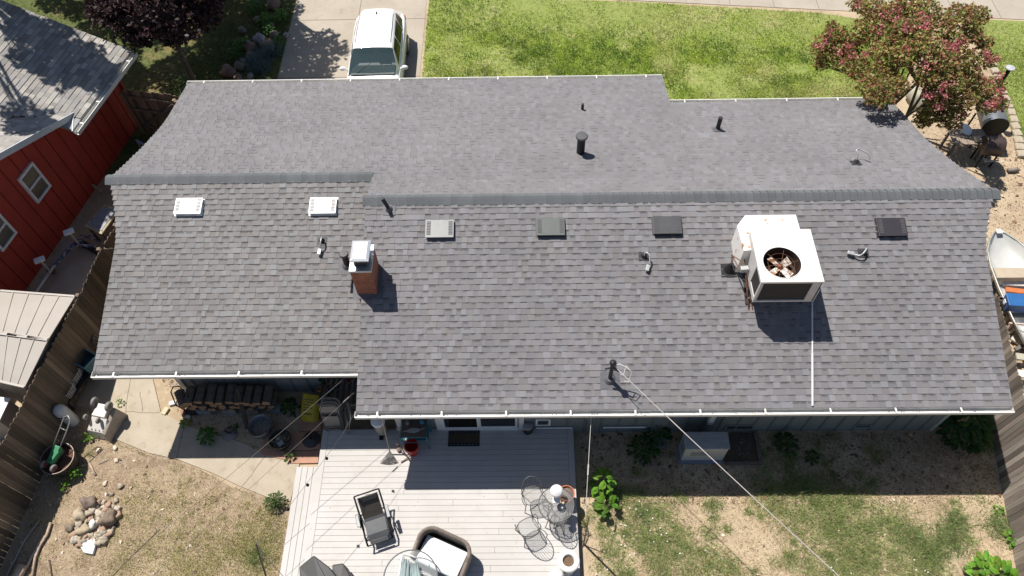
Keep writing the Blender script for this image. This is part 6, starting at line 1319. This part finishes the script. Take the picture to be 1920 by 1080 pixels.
# pink-flowered tree at the right
r=random.Random(3)
cm=[(1545,90,2.3,.40),(1568,68,2.7,.38),(1540,118,2.0,.26),(1590,88,2.6,.42),(1605,125,2.6,.40),(1625,60,3.2,.45),(1640,20,3.5,.42),(1612,8,3.3,.32),(1672,34,3.7,.45),(1700,12,3.9,.40),(1735,20,4.1,.42),(1690,62,4.0,.42),(1722,52,4.2,.38),(1660,98,3.5,.42),(1698,100,3.9,.42),(1735,82,4.2,.40),(1770,48,4.0,.36),(1800,30,3.9,.42),(1832,28,3.6,.34),(1822,62,3.5,.36),(1790,80,3.8,.36),(1650,140,3.2,.42),(1632,160,3.3,.38),(1655,176,3.7,.36),(1682,160,3.7,.30),(1640,182,3.5,.26),(1765,115,3.9,.40),(1800,110,3.7,.38),(1740,140,3.6,.40),(1780,150,3.6,.42),(1815,140,3.4,.38),(1760,180,3.1,.40),(1800,185,3.1,.42),(1835,165,3.1,.36),(1850,110,3.1,.30),(1866,160,2.8,.28),(1852,196,2.8,.30),(1782,222,2.6,.36),(1750,212,2.6,.32),(1876,192,2.5,.22),(1730,225,2.2,.25),(1845,80,3.3,.25),(1575,108,2.4,.30),(1560,48,2.7,.18)]
cl=[(G(x,y,z),rr) for x,y,z,rr in cm]
pink=[(1690,18,3.9),(1680,28,3.9),(1735,48,4.4),(1722,30,4.3),(1742,40,4.4),(1705,46,4.3),(1660,30,3.8),(1612,10,3.5),(1548,75,2.7),(1560,62,2.8),(1535,90,2.5),(1600,80,2.9),(1590,100,2.8),(1740,118,4.0),(1800,85,4.0),(1772,82,4.0),(1785,90,4.0),(1852,98,3.3),(1862,108,3.2),(1868,145,3.1),(1874,165,2.9),(1862,192,2.9),(1856,200,2.9),(1880,180,2.7),(1738,180,3.3),(1768,172,3.5),(1775,158,3.7),(1762,196,3.1),(1803,214,2.8),(1730,165,3.2),(1835,130,3.5),(1845,150,3.3),(1820,100,3.7),(1700,90,4.0),(1650,55,3.6),(1570,95,2.7),(1625,100,3.0),(1583,120,2.7),(1792,100,3.9)]
fl=[]
for x,y,z in pink:
    for k in range(4): fl.append((G(x+r.uniform(-9,9),y+r.uniform(-8,8),z+r.uniform(0,.1)),r.uniform(.08,.16)))
tree('flowering_tree','pink-flowered spreading tree with reddish green leaves at the upper right',V(11.75,17.2,0),cl,[(.21,.25,.055),(.27,.27,.08),(.32,.16,.07),(.14,.18,.045),(.40,.33,.13),(.38,.15,.09),(.26,.30,.08),(.27,.12,.07)],1150,.056,11,tr=.05,stems=4,flowers=(fl,[(.50,.13,.16),(.58,.22,.23),(.44,.10,.11),(.62,.32,.30)],330,.046),fork=.45,bark=mat('smooth_bark',(.13,.10,.075),.8,var=.2))
# purple tree at top left
cm=[(200,20,3.3,.6),(245,45,3.1,.6),(290,35,3.5,.7),(340,40,3.4,.7),(385,22,3.3,.55),(225,-20,3.9,.8),(300,-15,4.1,.9),(370,-20,3.9,.8),(190,-10,3.6,.5),(260,-70,4.4,.9),(340,-80,4.6,1.0),(410,-45,3.9,.6),(265,70,2.8,.4),(320,66,2.8,.42)]
tree('purple_tree','dark purple-leaved tree in shade above the red house fence',at(376,178,0),[(G(x,y,z),rr) for x,y,z,rr in cm],[(.040,.018,.022),(.06,.028,.034),(.028,.015,.017),(.09,.06,.065),(.05,.028,.022)],560,.085,12,tr=.10,mleaf=lmd,fork=.55)
# tall trees past the top edge, whose shade falls on yard, driveway and red house
g_=[(.05,.08,.02),(.07,.10,.03),(.04,.06,.02)]
def bigtree(lab,base,c,R_,n,seed,sq=.7):
    r=random.Random(seed);cl=[]
    for k in range(n):
        d=V(r.gauss(0,1),r.gauss(0,1),r.gauss(0,.8)).normalized()*R_*r.uniform(.35,1);cl.append(((c[0]+d.x,c[1]+d.y,c[2]+d.z*sq),r.uniform(.55,1.0)))
    return tree('shade_tree',lab,base,cl,g_,330,.13,seed,tr=.2,fork=.6)
def shadetree(lab,base,targets,k,seed,rr=(.45,.8),n=300):
    r=random.Random(seed);cl=[]
    for px,py,z in targets:
        p=at(px,py,z)-SUN*(k+r.uniform(-.4,.9));cl.append(((p.x,p.y,p.z),r.uniform(*rr)))
    return tree('shade_tree',lab,base,cl,g_,n,.12,seed,tr=.2,fork=.6)
shadetree('tall broadleaf tree standing past the top edge left of the driveway',(-11.5,25.0,0),[(470,100,0),(450,145,0),(430,60,0),(480,15,0),(400,130,0),(400,60,0),(360,110,0),(440,20,0),(500,50,0),(390,10,0),(505,100,0),(340,150,0),(310,130,0),(500,140,0),(420,100,0),(520,20,0),(455,60,0)],6.6,41,(.55,.95))
shadetree('slender tree at the street end of the driveway',(-10.2,27.0,0),[(545,62,0),(570,80,0),(555,110,0),(590,100,0),(610,72,0),(545,140,0),(575,130,0),(610,125,0),(625,95,0),(530,85,0),(560,150,0),(600,150,0)],6.2,43,(.38,.58),260)
shadetree('tall broadleaf tree behind the red house',(-21.5,23.5,0),[(50,40,3.7),(90,60,3.6),(130,85,3.4),(165,108,3.1),(195,120,2.9),(205,138,2.8),(40,75,3.8),(80,95,3.6),(20,20,4),(110,112,3.3),(60,10,4),(150,80,3.2),(175,140,2.9),(10,60,4),(20,185,3.7),(5,165,3.8),(30,205,3.6)],5.2,42,(.4,.62))
shadetree('spreading tree over the yard behind the red house',(-16.5,27.0,0),[(180,60,0),(230,110,0),(150,20,0),(260,150,0),(110,0,0),(290,60,0),(200,10,0),(250,30,0),(230,150,0)],7.2,44,(.6,1.0))
# ================================================================ SHRUBS AND LEAFY PLANTS
def leafplant(name,label,base,n,size,h,spread,pal,seed,cat='plant',elong=1.5,group=None,mt_=None):
    """upright plant: stems with broad cupped leaves facing up and out"""
    r=random.Random(seed);T=thing(name,label,cat,base,group);base=Vector(base);b=MB();s=MB()
    for k in range(n):
        f=(k+.5)/n;a=k*2.4+r.uniform(-.3,.3);rad=spread*math.sqrt(f)*r.uniform(.75,1.1);z=h*(1-.75*f)*r.uniform(.85,1.1)+.03
        p=base+V(rad*math.cos(a)*.55,rad*math.sin(a)*.55,z);L_=size*r.uniform(.75,1.25);out=V(math.cos(a),math.sin(a),r.uniform(-.25,.25)).normalized();sd=V(-math.sin(a),math.cos(a),0);c=tuple(v*r.uniform(.8,1.2) for v in r.choice(pal));upv=out.cross(sd)*-1
        L2=L_/elong
        vs=[p,p+out*L_*.35+sd*L2*.5+upv*.12*L2,p+out*L_*.75+sd*L2*.38+upv*.08*L2,p+out*L_-V(0,0,.15*L_),p+out*L_*.75-sd*L2*.38+upv*.08*L2,p+out*L_*.35-sd*L2*.5+upv*.12*L2,p+out*L_*.4-upv*.02,p+out*L_*.75-V(0,0,.05*L_)]
        b.add(vs,[(0,1,6),(1,2,7,6),(2,3,7),(3,4,7),(4,5,6,7),(5,0,6)],c)
        if r.random()<.5: s.tube([base+V(0,0,.0),base+V(0,0,z*.7),p],.006,4)
    if s.v: s.build('stems',mat('plant_stem',(.09,.13,.04),.7),T)
    b.build('leaves',mt_ or lm,T,smooth=False);return T
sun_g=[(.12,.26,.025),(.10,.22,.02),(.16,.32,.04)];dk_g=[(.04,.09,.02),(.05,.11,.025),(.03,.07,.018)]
leafplant('sunflower_plant','bright green broad-leaved plant, upper of the two beside the deck edge',at(1128,915,0),22,.19,.75,.34,sun_g,1)
leafplant('sunflower_plant','lower darker green broad-leaved plant beside the deck edge',at(1135,955,0),18,.20,.5,.32,[(.07,.16,.02),(.09,.2,.02)],2)
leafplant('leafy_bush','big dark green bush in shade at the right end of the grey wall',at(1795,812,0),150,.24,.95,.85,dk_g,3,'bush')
leafplant('leafy_bush','yellow-green leafy bush at the lower right corner of the photo',at(1850,1092,0),110,.18,.6,.85,sun_g,4,'bush')
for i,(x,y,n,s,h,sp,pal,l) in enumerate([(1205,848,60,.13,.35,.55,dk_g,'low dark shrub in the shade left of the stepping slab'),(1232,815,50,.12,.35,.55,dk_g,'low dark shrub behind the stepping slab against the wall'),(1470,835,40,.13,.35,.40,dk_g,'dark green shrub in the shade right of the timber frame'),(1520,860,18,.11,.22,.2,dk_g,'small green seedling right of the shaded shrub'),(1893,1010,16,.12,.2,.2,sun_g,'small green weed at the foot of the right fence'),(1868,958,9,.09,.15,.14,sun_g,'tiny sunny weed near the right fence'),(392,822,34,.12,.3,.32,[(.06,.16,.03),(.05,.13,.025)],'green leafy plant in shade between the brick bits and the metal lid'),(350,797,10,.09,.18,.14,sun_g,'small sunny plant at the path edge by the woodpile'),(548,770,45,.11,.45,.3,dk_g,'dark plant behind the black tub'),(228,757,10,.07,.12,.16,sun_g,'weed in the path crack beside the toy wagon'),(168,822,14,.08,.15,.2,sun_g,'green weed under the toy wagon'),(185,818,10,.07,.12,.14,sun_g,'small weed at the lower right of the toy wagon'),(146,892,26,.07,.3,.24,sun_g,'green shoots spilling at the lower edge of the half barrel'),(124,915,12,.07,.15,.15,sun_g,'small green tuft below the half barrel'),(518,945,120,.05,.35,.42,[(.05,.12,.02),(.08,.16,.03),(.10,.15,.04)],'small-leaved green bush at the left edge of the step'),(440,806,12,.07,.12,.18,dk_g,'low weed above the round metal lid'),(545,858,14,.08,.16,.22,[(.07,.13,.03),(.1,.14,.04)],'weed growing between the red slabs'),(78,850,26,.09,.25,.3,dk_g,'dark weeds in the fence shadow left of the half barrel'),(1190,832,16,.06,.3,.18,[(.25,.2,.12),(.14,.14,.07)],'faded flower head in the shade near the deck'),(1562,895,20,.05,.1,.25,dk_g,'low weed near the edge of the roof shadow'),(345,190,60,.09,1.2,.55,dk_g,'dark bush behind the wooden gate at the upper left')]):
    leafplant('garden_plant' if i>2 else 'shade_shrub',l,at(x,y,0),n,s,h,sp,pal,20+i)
# weeds and bushes in the shady bed left of the driveway
for i,(x,y,n,s,sp,pal) in enumerate([(455,90,50,.12,.4,[(.08,.2,.03)]),(500,45,60,.12,.45,[(.10,.22,.03)]),(530,35,40,.12,.35,[(.12,.26,.04)]),(478,20,50,.12,.45,[(.07,.16,.03)]),(525,85,40,.1,.3,[(.08,.18,.03)]),(440,110,40,.12,.35,[(.05,.13,.02)]),(505,62,40,.1,.35,[(.06,.15,.03)])]):
    leafplant('bed_plant','low green plant in the shaded bed beside the driveway, '+['by the grey rocks','at the upper middle','nearest the driveway top','at the top edge','beside the kerb rocks','left of the red-brown rocks','among the middle rocks'][i],at(x,y,0),n,s,.35,sp,pal,60+i)
rb_=[mat('bed_rock_%d'%i,c_,.85,var=.25,scale=5,bump=.3) for i,c_ in enumerate([(.20,.13,.10),(.26,.25,.25),(.30,.2,.15),(.17,.14,.11)])]
_ys=sorted([78,92,88,108,60,140,128,150,68,52,68.5,40,128.5,116,12,145])
for i,(x,y,s,m_) in enumerate([(488,78,.26,1),(470,92,.28,0),(502,88,.24,2),(472,108,.2,3),(455,60,.18,3),(432,140,.28,0),(450,128,.22,3),(448,150,.2,0),(515,68,.2,3),(508,52,.16,3),(538,68.5,.14,1),(485,40,.18,3),(425,128.5,.15,2),(457,116,.12,1),(515,12,.3,0),(470,145,.14,1)]):
    p=at(x,y,0);b=MB();b.blob(p+V(0,0,s*.4),(s,s*.8,s*.6),i+70,n=7,jit=.2);o=b.build('garden_rock',rb_[m_],smooth=True,origin=p);tag(o,ORD[_ys.index(y)]+' rock from the top of the photo in the shaded driveway bed, '+['red-brown','grey','brown','dark'][m_],'rock','rocks in the bed left of the driveway')
# blue grass clumps
def blades_np(x,y,z,h,w,lean,pal,seed):
    g=np.random.default_rng(seed);n=len(x);a=g.uniform(0,2*pi,n);l=g.uniform(.2,1,n)*lean;hh=h*g.uniform(.5,1.3,n);d=np.stack([np.cos(a),np.sin(a)],1);b0=np.stack([x,y,z],1) if not np.isscalar(z) else np.stack([x,y,np.full(n,z)],1)
    a2=g.uniform(0,2*pi,n);s=np.stack([np.cos(a2),np.sin(a2),np.zeros(n)],1)*(w*g.uniform(.6,1.3,n))[:,None]
    tip=b0+np.stack([d[:,0]*l*hh,d[:,1]*l*hh,hh*np.sqrt(np.maximum(.05,1-(l*.8)**2))],1)
    v=np.stack([b0-s,b0+s,tip],1).reshape(-1,3);pal=np.array(pal);C=(pal if len(pal)==n and n>12 else pal[g.integers(0,len(pal),n)])*g.uniform(.75,1.25,(n,1));return v,C
def grasstuft(px,py,n,h,sp,pal,seed,label,z=0.0,name='grass_clump',group=None,w=.006):
    p=at(px,py,z);g=np.random.default_rng(seed);q=g.normal(size=(n,2))*sp*.45;v,C=blades_np(p.x+q[:,0],p.y+q[:,1],z+.0,h,w,1.3,pal,seed);o=npmesh(name,v,3,C,lm,origin=tuple(p));tag(o,label,'grass clump',group);return o
blue=[(.16,.22,.22),(.10,.15,.15),(.22,.28,.27)]
for i,(x,y) in enumerate(((480,122),(500,110),(492,132),(512,100))): grasstuft(x,y,600,.42,.22,blue,80+i,'bluish grass clump beside the driveway edge, '+['left one','middle one','lowest one','right one'][i],group='bluish grass clumps',w=.009)
tg=[(.26,.34,.12),(.2,.28,.09),(.34,.38,.17),(.15,.22,.08)]
for i,(x,y,n,s) in enumerate(((1872,985,700,.42),(1780,1010,1100,.5),(1795,975,500,.35),(1700,1000,600,.45),(1745,1040,700,.4),(1338,948,200,.2),(480,1045,400,.3),(1170,930,250,.25),(1505,915,400,.4),(1205,965,300,.3))):
    grasstuft(x,y,n,.22,s,tg,100+i,'tufted green grass clump in dry soil, '+['nearest the right fence','large one in the lower right yard','smaller one above the large right clump','left of the large right clump','low one near the bottom right','small one at the middle of the yard','by the dark pole at lower left','beside the broad-leaved plant','at the shadow edge in mid yard','left yard patch near the sunny leaves'][i],group='green grass clumps in the back yard')
# ================================================================ GRASS (stuff)
def field(name,poly,n,h,w,pal,seed,dens=None,z=.004,lean=1.3,m=None):
    g=np.random.default_rng(seed);P=np.array([(p[0],p[1]) for p in poly]);lo,hi=P.min(0),P.max(0);x=g.uniform(lo[0],hi[0],n);y=g.uniform(lo[1],hi[1],n);k=inpoly(x,y,poly)
    if dens is not None: k&=g.random(n)<dens(x,y)
    x,y=x[k],y[k];v,C=blades_np(x,y,z,h,w,lean,pal(x,y,g) if callable(pal) else pal,seed+1);o=npmesh(name,v,3,C,m or lm);o['kind']='stuff';return o
def pxmask(cs):
    W=[(at(px,py,0),r_,a) for px,py,r_,a in cs]
    def f(x,y):
        d=np.zeros(len(x))
        for p,r_,a in W: d=np.maximum(d,a*np.exp(-(((x-p.x)**2+(y-p.y)**2)/r_**2)))
        return d
    return f
lg=[(.27,.38,.05),(.21,.33,.04),(.34,.43,.08),(.16,.27,.035),(.42,.44,.14),(.48,.44,.22)]
def dl(x,y): 
    q=vnoise(x,y,.55,1)*.6+vnoise(x,y,1.7,2)*.4;edge=np.clip((sw(x,0)-1.6-y)/1.5,0,1)
    d=np.clip((q-.20)*3.5,0.12,1);return d*(.35+.65*edge)*(1-.75*dm(x,y))
dm=pxmask([(1000,8,1.0,.9),(1090,5,1.0,.8),(1180,20,1.1,.9),(1100,30,.7,.8),(930,5,.6,.7),(1142,138,.22,1),(1150,120,.18,.9),(1128,128,.15,.8),(1236,118,.3,.8),(1180,60,.35,.6),(1440,135,.35,.9),(1560,150,.75,1),(1545,182,.5,.9),(1590,120,.5,.8),(1500,60,.3,.5),(860,130,.2,.6),(1030,145,.2,.7),(1320,30,.7,.6),(1420,28,.8,.6),(1050,70,.3,.5),(1350,150,.25,.5)])
def lawncol(x,y,g):
    a=vnoise(x,y,6,31)*.55+vnoise(x,y,2.2,32)*.45; b_=vnoise(x,y,.8,33)
    A=np.array([(.15,.25,.03)]);B=np.array([(.42,.53,.08)]);C_=np.array([(.56,.50,.24)])
    t=np.clip((a-.25)*2,0,1)[:,None];c=A*(1-t)+B*t;u=np.clip((b_-.60)*2.2+dm(x,y)*.9,0,.92)[:,None]*(g.random((len(x),1))<.75);return c*(1-u)+C_*u
field('lawn_grass',lawn_poly,330000,.10,.011,lawncol,200,dl)
def dl3(x,y):
    q=vnoise(x,y,.8,11)*.6+vnoise(x,y,2.5,12)*.4;return np.clip((q-.60)*3+.25*dm(x,y),0,.7)
field('dry_lawn_grass',lawn_poly,90000,.07,.009,[(.40,.34,.19),(.33,.27,.15),(.28,.27,.11)],205,dl3)
field('side_lawn_grass',[(15.35,12.5),(22,12.5),(22,21.7),(15.9,22.3),(15.2,16.3)],110000,.075,.010,lg,201,lambda x,y:np.clip(vnoise(x,y,.6,3)*2,.25,1))
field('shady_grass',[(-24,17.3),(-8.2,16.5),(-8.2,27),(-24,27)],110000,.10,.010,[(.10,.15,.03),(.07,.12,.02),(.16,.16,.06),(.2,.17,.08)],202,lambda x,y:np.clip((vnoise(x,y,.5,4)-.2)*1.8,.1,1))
yard=[(1.35,-.5),(10.9,-.5),(11.0,5.3),(11.3,7.1),(1.35,7.1)]
gm=pxmask([(1200,985,.9,.75),(1270,1040,.95,.85),(1330,1070,.7,.8),(1240,960,.6,.6),(1330,1000,.5,.55),(1480,945,.8,1),(1540,960,.9,1),(1580,1000,1.1,1.2),(1640,1030,1.0,1.3),(1560,1060,.9,1.2),(1700,1050,.8,1.1),(1660,960,.6,.5),(1740,1010,.45,.5),(1430,925,.5,.5),(1180,1070,.6,.5),(1620,925,.5,.45),(1480,870,.5,.3),(1620,880,.5,.25)])
yp=[(.30,.37,.13),(.20,.28,.075),(.33,.36,.14),(.42,.40,.19),(.16,.22,.07),(.48,.42,.25)]
field('yard_grass',yard,260000,.13,.0085,yp,210,lambda x,y:np.clip(np.clip(gm(x,y)-.22,0,2)*(.12+1.7*vnoise(x,y,2.4,21)**1.8),0,1),lean=1.8)
straw=[(.58,.48,.31),(.48,.39,.25),(.66,.56,.39),(.38,.29,.18)]
field('dry_grass',yard,150000,.07,.006,straw,211,lambda x,y:np.clip(.08+1.2*vnoise(x,y,1.3,22)**2.5+.5*gm(x,y),0,1)*np.where(y>5.6,.45,1),lean=2.0)
lyard=[(-11.7,-.5),(-5.45,-.5),(-5.45,5.2),(-7.5,6.0),(-9.3,7.2),(-10.9,7.9),(-11.5,6)]
lm_=pxmask([(430,960,.7,.5),(480,1040,.9,.85),(330,1000,.8,.5),(380,1060,.9,.75),(250,960,.5,.35),(500,970,.5,.6),(250,1060,.6,.4),(290,930,.4,.3)])
field('left_yard_grass',lyard,150000,.085,.007,[(.48,.45,.20),(.40,.40,.15),(.56,.50,.26),(.33,.35,.12)],212,lambda x,y:np.clip(lm_(x,y)*(.1+2.0*vnoise(x,y,2.0,23)**1.7),0,1))
field('left_dry_grass',lyard,150000,.065,.006,straw,213,lambda x,y:np.clip(.05+1.1*vnoise(x,y,1.1,24)**3+.3*lm_(x,y),0,1),lean=2.0)
field('path_edge_grass',[at(*p) for p in [(215,826),(280,853),(335,866),(400,892),(450,916),(505,938),(545,944),(540,952),(500,948),(440,925),(390,902),(320,872),(212,835)]],9000,.07,.006,[(.16,.2,.05),(.28,.26,.1),(.4,.34,.2)],214,lambda x,y:np.clip(vnoise(x,y,3,25)*1.4-.2,0,1))
# pebbles, leaf litter and crumbs of soil: one sheet of tiny flakes
def litter(name,poly,n,pal,seed,size,dens=None):
    g=np.random.default_rng(seed);P=np.array([(p[0],p[1]) for p in poly]);lo,hi=P.min(0),P.max(0);x=g.uniform(lo[0],hi[0],n);y=g.uniform(lo[1],hi[1],n);k=inpoly(x,y,poly)
    if dens is not None:k&=g.random(n)<dens(x,y)
    x,y=x[k],y[k];n=len(x);c=np.stack([x,y,np.full(n,.006)],1);a=g.uniform(0,2*pi,n);s=size*g.uniform(.4,1.6,n)*(1+2*(g.random(n)<.04))
    u=np.stack([np.cos(a),np.sin(a),g.uniform(0,.5,n)],1)*s[:,None];w=np.stack([-np.sin(a)*.6,np.cos(a)*.6,g.uniform(0,.5,n)],1)*s[:,None]
    c[:,2]+=s*.4;v=np.stack([c-u,c-w,c+u,c+w],1).reshape(-1,3);v[:,2]=np.maximum(v[:,2],.005);pal=np.array(pal);C=pal[g.integers(0,len(pal),n)]*g.uniform(.7,1.3,(n,1));o=npmesh(name,v,4,C,mat('litter',attr=True,rough=.9));o['kind']='stuff';return o
lp=[(.40,.32,.22),(.22,.15,.10),(.52,.43,.30),(.13,.09,.06),(.34,.25,.16),(.6,.52,.42)]
def tufts(name,seed,nc,nb,h,pal,mask,poly):
    g=np.random.default_rng(seed);P=np.array([(p[0],p[1]) for p in poly]);x=g.uniform(P[:,0].min(),P[:,0].max(),nc*8);y=g.uniform(P[:,1].min(),P[:,1].max(),nc*8)
    k=inpoly(x,y,poly)&(g.random(len(x))<mask(x,y));x,y=x[k][:nc],y[k][:nc];s=g.uniform(.04,.13,len(x))
    X=np.repeat(x,nb)+g.normal(size=len(x)*nb)*np.repeat(s,nb);Y=np.repeat(y,nb)+g.normal(size=len(x)*nb)*np.repeat(s,nb)
    v,C=blades_np(X,Y,.004,h,.006,1.5,pal,seed+1);o=npmesh(name,v,3,C,lm);o['kind']='stuff'
tufts('yard_tufts',401,260,90,.15,[(.28,.36,.12),(.20,.28,.08),(.38,.40,.18)],lambda x,y:np.clip(gm(x,y)*1.2+.05,0,1),yard)
tufts('dry_tufts',403,170,60,.11,straw,lambda x,y:np.full(len(x),.5),yard)
tufts('left_tufts',405,260,60,.10,[(.50,.46,.22),(.38,.38,.15),(.58,.50,.30)],lambda x,y:np.clip(lm_(x,y)+.15,0,1),lyard)
litter('yard_litter',yard,9000,lp,300,.011);litter('left_litter',lyard,14000,lp,301,.012)
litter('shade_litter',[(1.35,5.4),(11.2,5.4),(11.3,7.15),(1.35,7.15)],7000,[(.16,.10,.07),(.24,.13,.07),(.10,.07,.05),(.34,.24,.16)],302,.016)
litter('side_litter',[(11.9,5),(15.0,5),(15.2,21),(12.5,18)],12000,[(.3,.16,.09),(.45,.33,.22),(.2,.12,.08),(.5,.4,.3)],303,.016)
litter('bed_litter',[at(*p) for p in [(300,700),(545,770),(560,865),(500,850),(345,797)]],5000,lp,304,.014)
# a few dry leaves and crumbs blown over the deck boards
g=np.random.default_rng(6);n=150;x=g.uniform(-5.2,1.1,n);y=g.uniform(2.6,7.0,n);z=np.where(x<-4.85,.153,.303);a=g.uniform(0,6.28,n);s_=g.uniform(.006,.02,n)
c=np.stack([x,y,z],1);u=np.stack([np.cos(a)*s_,np.sin(a)*s_,s_*.2],1);w=np.stack([-np.sin(a)*s_*.5,np.cos(a)*s_*.5,s_*.1],1);v=np.stack([c-u*.8,c-w,c+u,c+w],1).reshape(-1,3);v[:,2]=np.maximum(v[:,2],np.repeat(z,4))
C=np.array([(.30,.2,.1),(.18,.12,.07),(.4,.3,.18)])[g.integers(0,3,n)];o=npmesh('deck_litter',v,4,C,_m['litter']);o['kind']='stuff'
g=np.random.default_rng(5)
# clover flowers
pp=[(1199,940),(1201,965),(1193,955),(1181,953),(1172,985),(1163,983),(1174,986),(1150,995),(1151,1000),(1170,1005),(1224,972),(1219,995),(1238,990),(1240,1003),(1250,1000),(1226,1016),(1251,1015),(1165,1022),(1172,1024),(1184,1022),(1323,1032),(1214,957),(1275,1038),(1190,1038),(1137,1062),(1139,1068),(1714,1050),(1733,1044),(1718,1069),(1735,1070),(1740,1073),(1559,1064),(1563,1070),(1596,1075),(1118,1077)]
b=MB()
for x,y in pp: p=at(x,y,.05);b.blob(p,(.018,.018,.014),x,n=4,jit=.1)
o=b.build('clover_flowers',mat('clover_white',(.75,.75,.72),.7));o['kind']='stuff'
